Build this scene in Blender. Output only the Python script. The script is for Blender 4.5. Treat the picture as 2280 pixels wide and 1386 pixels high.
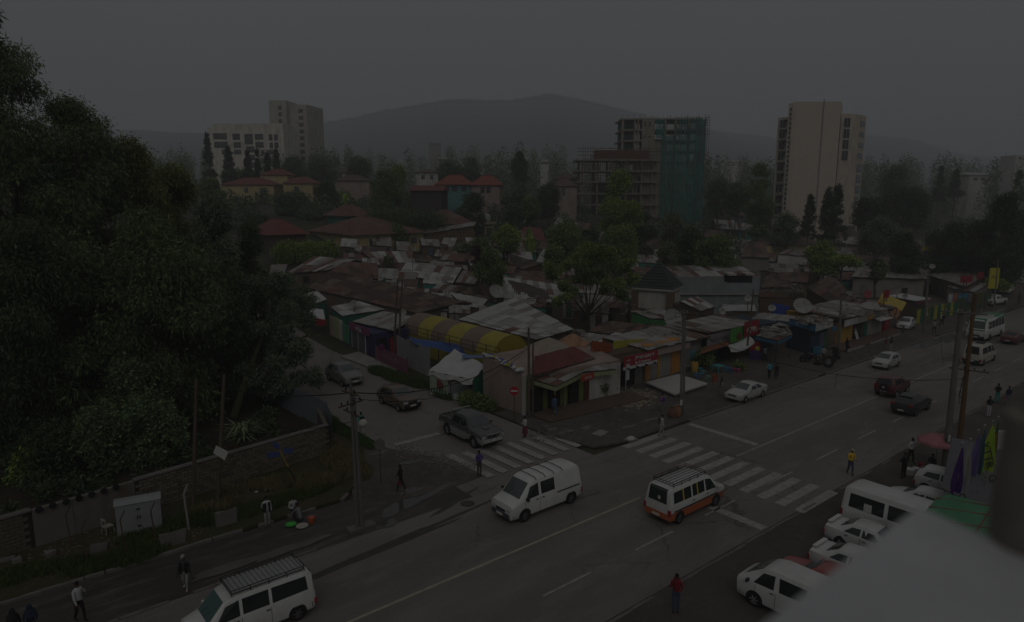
import bpy, math, random
import numpy as np
from mathutils import Vector, Matrix
R = math.radians
scene = bpy.context.scene
col = scene.collection
for _o in list(bpy.data.objects):
 bpy.data.objects.remove(_o)
random.seed(7)
# ------------------------------------------------------------------ camera
CAM_H, AZ, PITCH, FPX = 18.0, R(39.6), R(9.7), 1520.0
cd = bpy.data.cameras.new('camera')
cam = bpy.data.objects.new('camera', cd)
col.objects.link(cam)
cam.location = (0, 0, CAM_H)
cam.rotation_euler = (R(90) - PITCH, 0, -AZ)
cd.sensor_width = 36.0
cd.lens = 24.0
cd.clip_start = 0.05
cd.clip_end = 12000
cd.dof.use_dof = True
cd.dof.focus_distance = 45.0
cd.dof.aperture_fstop = 1.7
scene.camera = cam
# ------------------------------------------------------------------ sky, sun, exposure
wd = bpy.data.worlds.new('World')
scene.world = wd
wd.use_nodes = True
nt = wd.node_tree
nt.nodes.clear()
SUN_EL, SUN_ROT = R(43), R(218)
n_out = nt.nodes.new('ShaderNodeOutputWorld')
n_bg = nt.nodes.new('ShaderNodeBackground')
n_bg.inputs['Strength'].default_value = 0.1
n_sky = nt.nodes.new('ShaderNodeTexSky')
n_sky.sky_type = 'NISHITA'
n_sky.sun_disc = False
n_sky.sun_elevation = SUN_EL
n_sky.sun_rotation = SUN_ROT
n_tc = nt.nodes.new('ShaderNodeTexCoord')
n_sep = nt.nodes.new('ShaderNodeSeparateXYZ')
nt.links.new(n_tc.outputs['Generated'], n_sep.inputs[0])
n_max = nt.nodes.new('ShaderNodeMath'); n_max.operation = 'MAXIMUM'; n_max.inputs[1].default_value = 0.0
nt.links.new(n_sep.outputs['Z'], n_max.inputs[0])
n_grad = nt.nodes.new('ShaderNodeMath'); n_grad.operation = 'MULTIPLY_ADD'     # overcast: brighter towards the zenith
n_grad.inputs[1].default_value = 1.0; n_grad.inputs[2].default_value = 1.0
nt.links.new(n_max.outputs[0], n_grad.inputs[0])
n_noise = nt.nodes.new('ShaderNodeTexNoise')                                    # soft cloud texture
n_noise.inputs['Scale'].default_value = 2.2; n_noise.inputs['Detail'].default_value = 4
n_map = nt.nodes.new('ShaderNodeMapping'); n_map.inputs['Scale'].default_value = (1, 1, 3.5)
nt.links.new(n_tc.outputs['Generated'], n_map.inputs[0]); nt.links.new(n_map.outputs[0], n_noise.inputs['Vector'])
n_mr = nt.nodes.new('ShaderNodeMapRange')
n_mr.inputs[1].default_value = 0.3; n_mr.inputs[2].default_value = 0.7
n_mr.inputs[3].default_value = 3.6; n_mr.inputs[4].default_value = 3.95
nt.links.new(n_noise.outputs[0], n_mr.inputs[0])
n_mul = nt.nodes.new('ShaderNodeMath'); n_mul.operation = 'MULTIPLY'
nt.links.new(n_grad.outputs[0], n_mul.inputs[0]); nt.links.new(n_mr.outputs[0], n_mul.inputs[1])
n_col = nt.nodes.new('ShaderNodeMixRGB'); n_col.blend_type = 'MULTIPLY'; n_col.inputs[0].default_value = 1
n_col.inputs[1].default_value = (1.0, 0.995, 0.985, 1)
nt.links.new(n_mul.outputs[0], n_col.inputs[2])
n_mix = nt.nodes.new('ShaderNodeMixRGB'); n_mix.inputs[0].default_value = 0.10
nt.links.new(n_col.outputs[0], n_mix.inputs[1]); nt.links.new(n_sky.outputs[0], n_mix.inputs[2])
nt.links.new(n_mix.outputs[0], n_bg.inputs['Color'])
nt.links.new(n_bg.outputs[0], n_out.inputs['Surface'])
sd = bpy.data.lights.new('sun', 'SUN')
sd.energy = 1.5
sd.angle = R(35)
sd.color = (1.0, 0.975, 0.94)
sun = bpy.data.objects.new('sun', sd)
col.objects.link(sun)
sun.rotation_euler = (R(90) - SUN_EL, 0, R(180) - SUN_ROT)
vs = scene.view_settings
scene.display_settings.display_device = 'sRGB'
vs.view_transform = 'Standard'
vs.look = 'None'
vs.gamma = 1.0
vs.use_curve_mapping = False
vs.exposure = -2.68
scene.render.engine = 'CYCLES'
cy = scene.cycles
cy.max_bounces = 5; cy.diffuse_bounces = 3; cy.glossy_bounces = 2; cy.transmission_bounces = 3
cy.transparent_max_bounces = 8; cy.volume_bounces = 1
cy.use_denoising = True
cy.caustics_reflective = False; cy.caustics_refractive = False
# ------------------------------------------------------------------ terrain and survey helpers
SA, CA = math.sin(AZ), math.cos(AZ)
def sstep(a, b, x):
 t = min(1.0, max(0.0, (x - a) / (b - a)))
 return t * t * (3 - 2 * t)
def ter(x, y):                       # the town climbs away from the road
 if y < 72: return 0.0
 h = 0.155 * (min(y, 155) - 72)
 if y > 155: h += 0.045 * (min(y, 520) - 155)
 if y > 520: h += 0.015 * (y - 520)
 return h * sstep(72, 90, y)
def ray(px, py):
 u = (px - 1140) / FPX; v = (693 - py) / FPX
 fw = math.cos(PITCH) + v * math.sin(PITCH); up = -math.sin(PITCH) + v * math.cos(PITCH)
 return Vector((fw * SA + u * CA, fw * CA - u * SA, up))
def at(px, py, h=0.0):               # survey: the point at height h over the ground seen at this place in the photograph
 d = ray(px, py)
 f = lambda t: CAM_H + d.z * t - h - ter(d.x * t, d.y * t)
 if d.y * ((h - CAM_H) / d.z if d.z < 0 else 1e9) < 72 and d.z < 0:
  t = (h - CAM_H) / d.z
  return Vector((d.x * t, d.y * t, h))
 lo = 20.0; hi = lo
 while hi < 3000 and f(hi) > 0:
  lo = hi; hi *= 1.02
 for _ in range(40):
  m = (lo + hi) / 2
  if f(m) > 0: lo = m
  else: hi = m
 return Vector((d.x * lo, d.y * lo, CAM_H + d.z * lo))
def atd(px, py, dist):               # the point at this distance ahead of the balcony
 d = ray(px, py)
 t = dist / (d.x * SA + d.y * CA)
 return Vector((d.x * t, d.y * t, CAM_H + d.z * t))
def gnd(x, y): return Vector((x, y, ter(x, y)))
# ------------------------------------------------------------------ materials
MATS = {}
def mat(name, c, rough=0.8, var=0.18, scale=1.5, metal=0.0, spec=0.3, dirt=0.0, dirtc=(0.10, 0.075, 0.055), island=0.0,
  bump=0.0, bscale=20.0, trans=0.0, streak=1.0, coat=0.0):
 if name in MATS: return MATS[name]
 m = bpy.data.materials.new(name); m.use_nodes = True
 t = m.node_tree; L = t.links; N = t.nodes
 b = N['Principled BSDF']
 b.inputs['Roughness'].default_value = rough; b.inputs['Metallic'].default_value = metal
 b.inputs['Specular IOR Level'].default_value = spec
 b.inputs['Coat Weight'].default_value = coat
 geo = N.new('ShaderNodeNewGeometry')
 mp = N.new('ShaderNodeMapping'); mp.inputs['Scale'].default_value = (1, 1, streak)
 L.new(geo.outputs['Position'], mp.inputs[0])
 nz = N.new('ShaderNodeTexNoise'); nz.inputs['Scale'].default_value = scale; nz.inputs['Detail'].default_value = 5
 nz.inputs['Roughness'].default_value = 0.6
 L.new(mp.outputs[0], nz.inputs['Vector'])
 mr = N.new('ShaderNodeMapRange'); mr.inputs[1].default_value = 0.25; mr.inputs[2].default_value = 0.75
 mr.inputs[3].default_value = 1 - var; mr.inputs[4].default_value = 1 + var
 L.new(nz.outputs[0], mr.inputs[0])
 val = mr.outputs[0]
 if island > 0:
  ri = N.new('ShaderNodeMapRange'); ri.inputs[3].default_value = 1 - island; ri.inputs[4].default_value = 1 + island
  L.new(geo.outputs['Random Per Island'], ri.inputs[0])
  mm = N.new('ShaderNodeMath'); mm.operation = 'MULTIPLY'
  L.new(val, mm.inputs[0]); L.new(ri.outputs[0], mm.inputs[1]); val = mm.outputs[0]
 mx = N.new('ShaderNodeMixRGB'); mx.blend_type = 'MULTIPLY'; mx.inputs[0].default_value = 1
 mx.inputs[1].default_value = (*c, 1); L.new(val, mx.inputs[2])
 out = mx.outputs[0]
 if dirt > 0:
  nd = N.new('ShaderNodeTexNoise'); nd.inputs['Scale'].default_value = scale * 0.6; nd.inputs['Detail'].default_value = 8
  nd.inputs['Roughness'].default_value = 0.68
  L.new(mp.outputs[0], nd.inputs['Vector'])
  rr = N.new('ShaderNodeMapRange'); rr.inputs[1].default_value = 0.46; rr.inputs[2].default_value = 0.68
  rr.inputs[4].default_value = dirt
  L.new(nd.outputs[0], rr.inputs[0])
  m2 = N.new('ShaderNodeMixRGB'); L.new(rr.outputs[0], m2.inputs[0]); L.new(out, m2.inputs[1])
  m2.inputs[2].default_value = (*dirtc, 1); out = m2.outputs[0]
 L.new(out, b.inputs['Base Color'])
 if bump > 0:
  nb = N.new('ShaderNodeTexNoise'); nb.inputs['Scale'].default_value = bscale; nb.inputs['Detail'].default_value = 4
  L.new(geo.outputs['Position'], nb.inputs['Vector'])
  bp = N.new('ShaderNodeBump'); bp.inputs['Strength'].default_value = bump; bp.inputs['Distance'].default_value = 0.05
  L.new(nb.outputs[0], bp.inputs['Height']); L.new(bp.outputs[0], b.inputs['Normal'])
 if trans > 0:
  tl = N.new('ShaderNodeBsdfTranslucent'); L.new(out, tl.inputs['Color'])
  ms = N.new('ShaderNodeMixShader'); ms.inputs[0].default_value = trans
  o = N['Material Output']
  L.new(b.outputs[0], ms.inputs[1]); L.new(tl.outputs[0], ms.inputs[2]); L.new(ms.outputs[0], o.inputs['Surface'])
 MATS[name] = m
 return m
def paint(name, c, rough=0.35): return mat(name, c, rough, 0.05, 0.8, 0, 0.5, 0.25, (0.13, 0.10, 0.08), coat=0.3)
def wallm(name, c): return mat(name, c, 0.9, 0.14, 0.9, 0, 0.15, 0.4, (0.09, 0.07, 0.055), streak=0.35)
# ------------------------------------------------------------------ mesh building
class MB:
 def __init__(s): s.v = []; s.f = []; s.m = []
 def add(s, vs, fs, m=0):
  k = len(s.v); s.v.extend([tuple(p) for p in vs]); s.f.extend([tuple(i + k for i in f) for f in fs]); s.m.extend([m] * len(fs)); return s
 def box(s, c, d, rz=0.0, m=0):
  x, y, z = d[0] / 2, d[1] / 2, d[2] / 2; cs, sn = math.cos(rz), math.sin(rz)
  vs = [(c[0] + a * x * cs - b * y * sn, c[1] + a * x * sn + b * y * cs, c[2] + e * z) for e in (-1, 1) for a, b in ((-1, -1), (1, -1), (1, 1), (-1, 1))]
  return s.add(vs, [(3, 2, 1, 0), (4, 5, 6, 7), (0, 1, 5, 4), (1, 2, 6, 5), (2, 3, 7, 6), (3, 0, 4, 7)], m)
 def poly(s, pts, m=0): return s.add(pts, [tuple(range(len(pts)))], m)
 def slab(s, pts, d, m=0):        # polygon thickened by the vector d
  n = len(pts); d = Vector(d); a = [Vector(p) for p in pts]; b = [p + d for p in a]
  return s.add(a + b, [tuple(range(n)), tuple(range(2 * n - 1, n - 1, -1))] + [(i, i + n, (i + 1) % n + n, (i + 1) % n) for i in range(n)], m)
 def tube(s, p0, p1, r0, r1=None, n=8, m=0, cap=True):
  p0, p1 = Vector(p0), Vector(p1); r1 = r0 if r1 is None else r1
  ax = (p1 - p0); q = ax.to_track_quat('Z', 'Y') if ax.length > 1e-6 else None
  if q is None: return s
  vs = [p + q @ Vector((r * math.cos(2 * math.pi * i / n), r * math.sin(2 * math.pi * i / n), 0)) for p, r in ((p0, r0), (p1, r1)) for i in range(n)]
  fs = [(i, (i + 1) % n, (i + 1) % n + n, i + n) for i in range(n)]
  if cap: fs += [tuple(range(n - 1, -1, -1)), tuple(range(n, 2 * n))]
  return s.add(vs, fs, m)
 def path(s, pts, r, n=5, m=0):
  for a, b in zip(pts, pts[1:]): s.tube(a, b, r, r, n, m, False)
  return s
 def lathe(s, prof, n=16, o=(0, 0, 0), axis=(0, 0, 1), m=0, ang=0.0):
  q = Vector(axis).to_track_quat('Z', 'Y'); o = Vector(o); vs = []; fs = []
  for r, z in prof:
   for i in range(n):
    a = 2 * math.pi * i / n + ang
    vs.append(o + q @ Vector((r * math.cos(a), r * math.sin(a), z)))
  for j in range(len(prof) - 1):
   for i in range(n):
    fs.append((j * n + i, j * n + (i + 1) % n, (j + 1) * n + (i + 1) % n, (j + 1) * n + i))
  return s.add(vs, fs, m)
 def ball(s, c, r, n=8, k=5, m=0):
  if not hasattr(r, '__len__'): r = (r, r, r)
  prof = [(math.sin(math.pi * j / k), -math.cos(math.pi * j / k)) for j in range(k + 1)]
  vs = [(c[0] + r[0] * a * math.cos(2 * math.pi * i / n), c[1] + r[1] * a * math.sin(2 * math.pi * i / n), c[2] + r[2] * b) for a, b in prof for i in range(n)]
  return s.add(vs, [(j * n + i, j * n + (i + 1) % n, (j + 1) * n + (i + 1) % n, (j + 1) * n + i) for j in range(k) for i in range(n)], m)
 def mesh(s, name, mats, smooth=None):
  me = bpy.data.meshes.new(name); me.from_pydata(s.v, [], s.f)
  for x in (mats if isinstance(mats, (list, tuple)) else [mats]): me.materials.append(x)
  if any(s.m): me.polygons.foreach_set('material_index', s.m)
  if smooth is not None:
   me.polygons.foreach_set('use_smooth', [True] * len(me.polygons)); me.set_sharp_from_angle(angle=R(smooth))
  me.update()
  return me
 def build(s, name, mats, parent=None, smooth=None):
  return link(name, s.mesh(name, mats, smooth), parent)
def link(name, me, parent=None):
 o = bpy.data.objects.new(name, me); col.objects.link(o)
 if parent is not None: o.parent = parent
 return o
def tag(o, label=None, cat=None, group=None, kind=None):
 if label: o['label'] = label
 if cat: o['category'] = cat
 if group: o['group'] = group
 if kind: o['kind'] = kind
 return o
def thing(name, label, cat, loc=(0, 0, 0), rz=0.0, group=None):
 o = bpy.data.objects.new(name, None); col.objects.link(o); o.empty_display_size = 0.3
 o.location = loc; o.rotation_euler = (0, 0, rz)
 return tag(o, label, cat, group)
def copy_tree(o, parent=None):
 c = o.copy(); col.objects.link(c); c.parent = parent
 for ch in list(o.children): copy_tree(ch, c)
 return c
def text(body, size, m, parent, M4, name='lettering', depth=0.004, font_scale=(1, 1), bold=0.0):
 cu = bpy.data.curves.new('lettering', 'FONT'); cu.body = body; cu.size = size; cu.align_x = 'CENTER'; cu.align_y = 'CENTER'
 cu.extrude = depth; cu.offset = bold; cu.resolution_u = 2
 t = bpy.data.objects.new('tmp', cu); col.objects.link(t)
 me = bpy.data.meshes.new_from_object(t.evaluated_get(bpy.context.evaluated_depsgraph_get()))
 bpy.data.objects.remove(t)
 me.materials.clear(); me.materials.append(m)
 me.transform(M4 @ Matrix.Diagonal((font_scale[0], font_scale[1], 1, 1)))
 return link(name, me, parent)
def face_frame(p0, p1, z, out=0.02, u=0.5):
 """matrix with x from p0 to p1, y up, z outward (to the right of p0->p1), origin at fraction u and height z"""
 p0, p1 = Vector(p0), Vector(p1); d = (p1 - p0); d.z = 0; L = d.length; d = d / L
 nrm = Vector((d.y, -d.x, 0)); o = p0 + (p1 - p0) * u + nrm * out; o.z = z
 return Matrix(((d.x, 0, nrm.x, o.x), (d.y, 0, nrm.y, o.y), (0, 1, 0, o.z), (0, 0, 0, 1)))
# ------------------------------------------------------------------ ground, hills, haze
def ground_mat(name, c1, c2, c3, sc=0.25, rough=0.9, along=(1, 1, 1), wet=0.0, cracks=False):
 m = bpy.data.materials.new(name); m.use_nodes = True
 t = m.node_tree; N = t.nodes; L = t.links; b = N['Principled BSDF']
 geo = N.new('ShaderNodeNewGeometry'); mp = N.new('ShaderNodeMapping'); mp.inputs['Scale'].default_value = along
 L.new(geo.outputs['Position'], mp.inputs[0])
 def noise(s, d=6, r=0.6):
  n = N.new('ShaderNodeTexNoise'); n.inputs['Scale'].default_value = s; n.inputs['Detail'].default_value = d
  n.inputs['Roughness'].default_value = r; L.new(mp.outputs[0], n.inputs['Vector']); return n
 a = noise(sc); bb = noise(sc * 4.3, 8, 0.7); g = noise(28, 2)
 def ramp(n, lo, hi):
  r = N.new('ShaderNodeMapRange'); r.inputs[1].default_value = lo; r.inputs[2].default_value = hi; L.new(n.outputs[0], r.inputs[0]); return r.outputs[0]
 m1 = N.new('ShaderNodeMixRGB'); m1.inputs[1].default_value = (*c1, 1); m1.inputs[2].default_value = (*c2, 1); L.new(ramp(a, .38, .62), m1.inputs[0])
 m2 = N.new('ShaderNodeMixRGB'); L.new(m1.outputs[0], m2.inputs[1]); m2.inputs[2].default_value = (*c3, 1); L.new(ramp(bb, .50, .72), m2.inputs[0])
 m3 = N.new('ShaderNodeMixRGB'); m3.blend_type = 'MULTIPLY'; m3.inputs[0].default_value = 1; L.new(m2.outputs[0], m3.inputs[1])
 gr = N.new('ShaderNodeMapRange'); gr.inputs[3].default_value = 0.78; gr.inputs[4].default_value = 1.22; gr.inputs[1].default_value = .25; gr.inputs[2].default_value = .75
 L.new(g.outputs[0], gr.inputs[0]); L.new(gr.outputs[0], m3.inputs[2])
 res = m3.outputs[0]
 if cracks:
  vo = N.new('ShaderNodeTexVoronoi'); vo.feature = 'DISTANCE_TO_EDGE'; vo.inputs['Scale'].default_value = .22
  wn = N.new('ShaderNodeMixRGB'); wn.blend_type = 'ADD'; wn.inputs[0].default_value = .8; L.new(geo.outputs['Position'], wn.inputs[1]); L.new(noise(1.2, 5, .7).outputs['Color'], wn.inputs[2]); L.new(wn.outputs[0], vo.inputs['Vector'])
  cr = N.new('ShaderNodeMapRange'); cr.inputs[1].default_value = .004; cr.inputs[2].default_value = .014; cr.inputs[3].default_value = .55; cr.inputs[4].default_value = 1; L.new(vo.outputs['Distance'], cr.inputs[0])
  mk = N.new('ShaderNodeMixRGB'); mk.inputs[1].default_value = (1, 1, 1, 1); L.new(ramp(noise(.12, 3), .48, .6), mk.inputs[0]); L.new(cr.outputs[0], mk.inputs[2])
  sp = ramp(noise(.9, 3, .5), .66, .76); st = N.new('ShaderNodeMixRGB'); st.inputs[1].default_value = (1, 1, 1, 1); st.inputs[2].default_value = (.72, .71, .70, 1); L.new(sp, st.inputs[0])
  for q in (mk, st):
   mm = N.new('ShaderNodeMixRGB'); mm.blend_type = 'MULTIPLY'; mm.inputs[0].default_value = 1; L.new(res, mm.inputs[1]); L.new(q.outputs[0], mm.inputs[2]); res = mm.outputs[0]
 L.new(res, b.inputs['Base Color'])
 b.inputs['Specular IOR Level'].default_value = 0.25
 if wet > 0:
  wr = N.new('ShaderNodeMapRange'); wr.inputs[3].default_value = rough; wr.inputs[4].default_value = rough - wet; wr.inputs[1].default_value = .45; wr.inputs[2].default_value = .62
  L.new(a.outputs[0], wr.inputs[0]); L.new(wr.outputs[0], b.inputs['Roughness'])
 else: b.inputs['Roughness'].default_value = rough
 bp = N.new('ShaderNodeBump'); bp.inputs['Strength'].default_value = 0.35; bp.inputs['Distance'].default_value = 0.03
 L.new(g.outputs[0], bp.inputs['Height']); L.new(bp.outputs[0], b.inputs['Normal'])
 return m
M_road = ground_mat('asphalt_worn', (.188, .173, .155), (.142, .131, .118), (.215, .198, .176), 0.16, 0.82, (0.35, 1.3, 1), cracks=True)
M_road2 = ground_mat('asphalt_side', (.20, .185, .167), (.172, .160, .144), (.215, .20, .18), 0.2, 0.85, (1.2, 0.35, 1), cracks=True)
M_wet = ground_mat('asphalt_wet', (.075, .068, .061), (.045, .042, .038), (.13, .12, .106), 0.30, 0.75, (0.3, 1.5, 1), 0.3)
M_dirt = ground_mat('packed_dirt', (.105, .092, .078), (.072, .064, .054), (.14, .124, .104), 0.35, 0.95)
M_park = ground_mat('parking_tarmac', (.085, .076, .067), (.066, .059, .051), (.11, .098, .085), 0.22, 0.85)
M_soil = ground_mat('verge_soil', (.060, .050, .026), (.040, .046, .016), (.080, .058, .034), 0.5, 0.95)
M_town = ground_mat('town_ground', (.055, .052, .034), (.032, .040, .018), (.075, .062, .046), 0.05, 0.95)
M_line = mat('road_paint_white', (.34, .325, .30), .8, .16, 4, dirt=.8, dirtc=(.18, .166, .149))
M_liney = mat('road_paint_cream', (.34, .32, .235), .8, .14, 3, dirt=.45, dirtc=(.17, .158, .142))
M_conc = mat('concrete', (.27, .26, .245), .9, .16, 1.2, dirt=.35)
M_concd = mat('concrete_dark', (.15, .143, .13), .92, .2, 1.5, dirt=.5)
M_white = mat('white_plaster', (.40, .385, .35), .9, .1, .8, dirt=.3, streak=.4)
M_black = mat('black_rubber', (.018, .018, .018), .85, .2, 4)
M_dark = mat('shade_black', (.018, .016, .015), .95, .3, 2)  # near-black colour puts the shade of interiors into doorway and opening panels
M_steel = mat('galvanised_steel', (.30, .30, .30), .5, .15, 3, .6)
M_iron = mat('rusty_iron', (.09, .055, .035), .85, .3, 6)
M_wire = mat('cable_black', (.012, .012, .012), .7, .1, 4)
def grid_sheet(name, xs, ys, zf, m, kind='structure', parent=None):
 nx, ny = len(xs), len(ys)
 vs = [(x, y, zf(x, y)) for y in ys for x in xs]
 fs = [(j * nx + i, j * nx + i + 1, (j + 1) * nx + i + 1, (j + 1) * nx + i) for j in range(ny - 1) for i in range(nx - 1)]
 b = MB().add(vs, fs)
 o = b.build(name, m, parent)
 if kind: o['kind'] = kind
 return o
xs = [-900, -600, -400, -300, -220, -160] + list(range(-120, 261, 10)) + [290, 330, 400, 500, 650, 850, 1100, 1500, 2000]
ys = [-700, -400, -200, -100, -50, -20] + list(range(0, 72, 8)) + list(range(72, 221, 6)) + [240, 270, 310, 360, 420, 500, 620, 800, 1100, 1500, 2000]
grid_sheet('ground', xs, ys, lambda x, y: ter(x, y) - 0.14, M_town)
def strip(name, pts, z, m, parent=None, kind='structure', thick=0.12):
 o = MB().slab([(x, y, z) for x, y in pts], (0, 0, -thick), ).build(name, m, parent)
 if kind: o['kind'] = kind
 return o
strip('main_road', [(-90, 17.9), (480, 17.9), (480, 31.35), (-90, 31.35)], 0.0, M_road)
road = bpy.data.objects['main_road']
side = grid_sheet('side_road', [22.9, 25.5, 28, 30.5, 33.4], [31.36, 34, 38, 44, 50, 56, 62, 68, 74, 80, 90, 100, 115, 130], lambda x, y: ter(x + (-1.5 if x < 25 else 0), y) - .002 + .05 * math.sin((x - 22.9) / 10.5 * 3.14) * (1 if y > 36 else 0.0), M_road2)
strip('shoulder', [(-90, 31.36), (22.88, 31.36), (22.88, 35.7), (-90, 35.7)], 0.004, M_wet)
strip('corner_dirt', [(16.5, 34.2), (22.6, 33.2), (25.2, 33.4), (24.4, 38.2), (22.8, 42), (22.3, 49), (21.2, 49), (20, 43), (17.5, 36.5)], 0.02, M_dirt)
strip('sidewalk', [(34.4, 32.3), (37, 31.6), (400, 31.6), (400, 46), (60, 46), (45, 43), (33.6, 43), (33.5, 36)], 0.09, M_dirt, thick=0.15)
strip('side_verge', [(33.45, 43.02), (38, 43.02), (38.5, 72), (33.45, 72)], 0.05, M_soil, thick=.15)
strip('parking_ground', [(-90, -60), (480, -60), (480, 17.88), (-90, 17.88)], -0.02, M_park)
strip('verge', [(-90, 35.95), (16.6, 35.95), (19.5, 38.5), (21.4, 42.5), (21.6, 52), (-90, 60)], 0.12, M_soil, thick=.2)
def kerb(name, pts, w, h, z, L=1.0, m=M_concd, jit=0.02):
 k = None; holder = bpy.data.objects.new(name, None); col.objects.link(holder); holder['kind'] = 'structure'
 holder.location = (pts[0][0], pts[0][1], 0)
 mesh = None
 for (x0, y0), (x1, y1) in zip(pts, pts[1:]):
  d = math.hypot(x1 - x0, y1 - y0); n = max(1, int(d / L)); a = math.atan2(y1 - y0, x1 - x0)
  if mesh is None: mesh = MB().box((0, 0, h / 2), (L * .975, w, h)).mesh('kerb_stone', m)
  for i in range(n):
   if random.random() < (.2 if name == 'kerb' else .1): continue
   t = (i + .5) / n
   o = link('kerb_stone', mesh, holder)
   o.location = (x0 + (x1 - x0) * t - pts[0][0] + random.uniform(-jit, jit), y0 + (y1 - y0) * t - pts[0][1] + random.uniform(-jit, jit), z - random.uniform(0, .03))
   o.rotation_euler = (0, 0, a + random.uniform(-.02, .02)); o.scale.x = d / n / L
 return holder
strip('garden', [(-90, 60.1), (-90, 29), (-9.5, 39.4), (19, 43.65), (20.2, 45.5), (20.6, 52), (20, 70), (-90, 75)], .16, ground_mat('leaf_litter', (.040, .032, .020), (.028, .026, .014), (.062, .040, .026), .8, .95), thick=.1)
kerb('kerb', [(-4, 35.82), (16.5, 35.82), (19.4, 38.3)], .2, .17, -.02, .8, M_concd, .05)
kerb('road_edge_kerb', [(-1, 31.22), (13, 31.5)], .2, .06, 0.0)
kerb('sidewalk_kerb', [(44.5, 31.5), (125, 31.5)], .2, .14, 0.0, 1.5)
kerb('parking_kerb', [(20, 17.75), (110, 17.75)], .16, .05, -.03, 1.5)
strip('platform', [(35.4, 38.0), (46.5, 37.2), (46.7, 39.6), (35.4, 40.9)], 0.24, mat('red_earth_screed', (.105, .072, .058), .92, .25, 1.1, dirt=.4), thick=.2)
strip('terrace', [(78.5, 34.6), (99, 34.9), (99, 37.5), (78.5, 37.2)], 0.24, mat('pink_screed', (.13, .085, .07), .92, .2, 1.2, dirt=.4), thick=.2)
kerb('terrace_kerb', [(78.5, 34.5), (99, 34.8)], .15, .26, 0.02, 1.5, M_conc)
def mark(name, x0, x1, y0, y1, m, parent, z=0.004, skew=0):
 o = MB().slab([(x0 + skew, y0, z), (x1 + skew, y0, z), (x1, y1, z), (x0, y1, z)], (0, 0, -.002)).build(name, m, parent)
 return o
for i in range(12):
 y = 31.28 - 1.195 * i
 mark('zebra_stripe', 36.2 + random.uniform(-.06, .06), 40.4 + random.uniform(-.06, .06), y - .62, y, M_line, road)
for i in range(8):
 x = 25.2 + 1.17 * i
 MB().slab([(x, 32.9 + .03 * i, .056), (x + .6, 32.9 + .03 * i, .056), (x + .6, 37.75 - .2 * i, .056), (x, 37.75 - .2 * i, .056)], (0, 0, -.01)).build('zebra_stripe', M_line, side)
MB().slab([(23.6, 41.6, .056), (27.4, 41.6, .056), (27.4, 42.1, .056), (23.6, 42.1, .056)], (0, 0, -.01)).build('stop_line', M_line, side)
mark('stop_line', 43.75, 44.3, 25.15, 31.1, M_line, road)
mark('stop_line', 32.5, 33.1, 18.0, 21.5, M_line, road)
mark('centre_line', -80, 30.6, 24.78, 24.93, M_liney, road)
mark('centre_line', 40.9, 300, 24.78, 24.92, M_line, road)
for x in [12.9, 19.2, 25.6, 31.6, 38.2, 44.5, 50.8] + [57 + 6.25 * i for i in range(12)]:
 mark('lane_dash', x, x + 3.1, 20.93, 21.05, M_line, road)
M_water = mat('puddle_water', (.07, .068, .065), .06, .1, 2, spec=.5)
def blob(name, cx, cy, rx, ry, z, m, rot=0, n=28, seed=1, kind='structure'):
 rr = random.Random(seed); ph = [rr.uniform(0, 6.28) for _ in range(5)]
 pts = []
 for i in range(n):
  a = 2 * math.pi * i / n
  k = 1 + .22 * math.sin(2 * a + ph[0]) + .16 * math.sin(3 * a + ph[1]) + .1 * math.sin(5 * a + ph[2]) + .06 * math.sin(9 * a + ph[3])
  x, y = rx * k * math.cos(a), ry * k * math.sin(a)
  pts.append((cx + x * math.cos(rot) - y * math.sin(rot), cy + x * math.sin(rot) + y * math.cos(rot), z))
 o = MB().slab(pts, (0, 0, -.003)).build(name, m)
 if kind: o['kind'] = kind
 return o
for i, (px, py, rx, ry, r) in enumerate([(893, 1128, 1.3, .7, .2), (960, 1100, 1.5, .32, .25), (915, 1094, .8, .3, .2), (862, 1168, .8, .3, .1), (918, 1030, .9, .3, -.2), (845, 1010, .6, .25, 0), (640, 1225, 2.0, .35, 0.05), (520, 1262, 2.2, .35, 0.05)]):
 p = at(px, py); blob('puddle', p.x, p.y, rx, ry, .030 + .003 * i if i in (4, 5) else .024 + .003 * i, M_water if i < 6 else mat('damp_patch', (.115, .108, .098), .5, .2, 1), r, seed=i + 3)
for i, (px, py, rx, ry) in enumerate([(2075, 762, 7, .9), (2150, 742, 9, 0.7), (2240, 690, 7, .8), (2180, 705, 6, .5)]):
 p = at(px, py); blob('puddle', p.x, p.y, rx, ry, .014 + .004 * i if p.y < 31.3 else .1 + .004 * i, mat('wet_street', (.085, .08, .075), .22, .2, 1), 0.02, seed=i + 30)
for i, (px, py, rx, ry, r) in enumerate([(900, 1200, 6, .22, .12), (760, 1262, 6, .2, .06), (1010, 1120, 2.2, .16, .3), (820, 1230, 5, .12, .1)]):
 p = at(px, py); blob('damp_trail', p.x, p.y, rx, ry, .009 + .004 * i, mat('damp_asphalt', (.062, .058, .053), .6, .25, 1.2), r, seed=i + 50)
M_hill = ground_mat('hillside', (.045, .048, .045), (.060, .060, .056), (.095, .088, .085), 0.012, 0.95)
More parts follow.
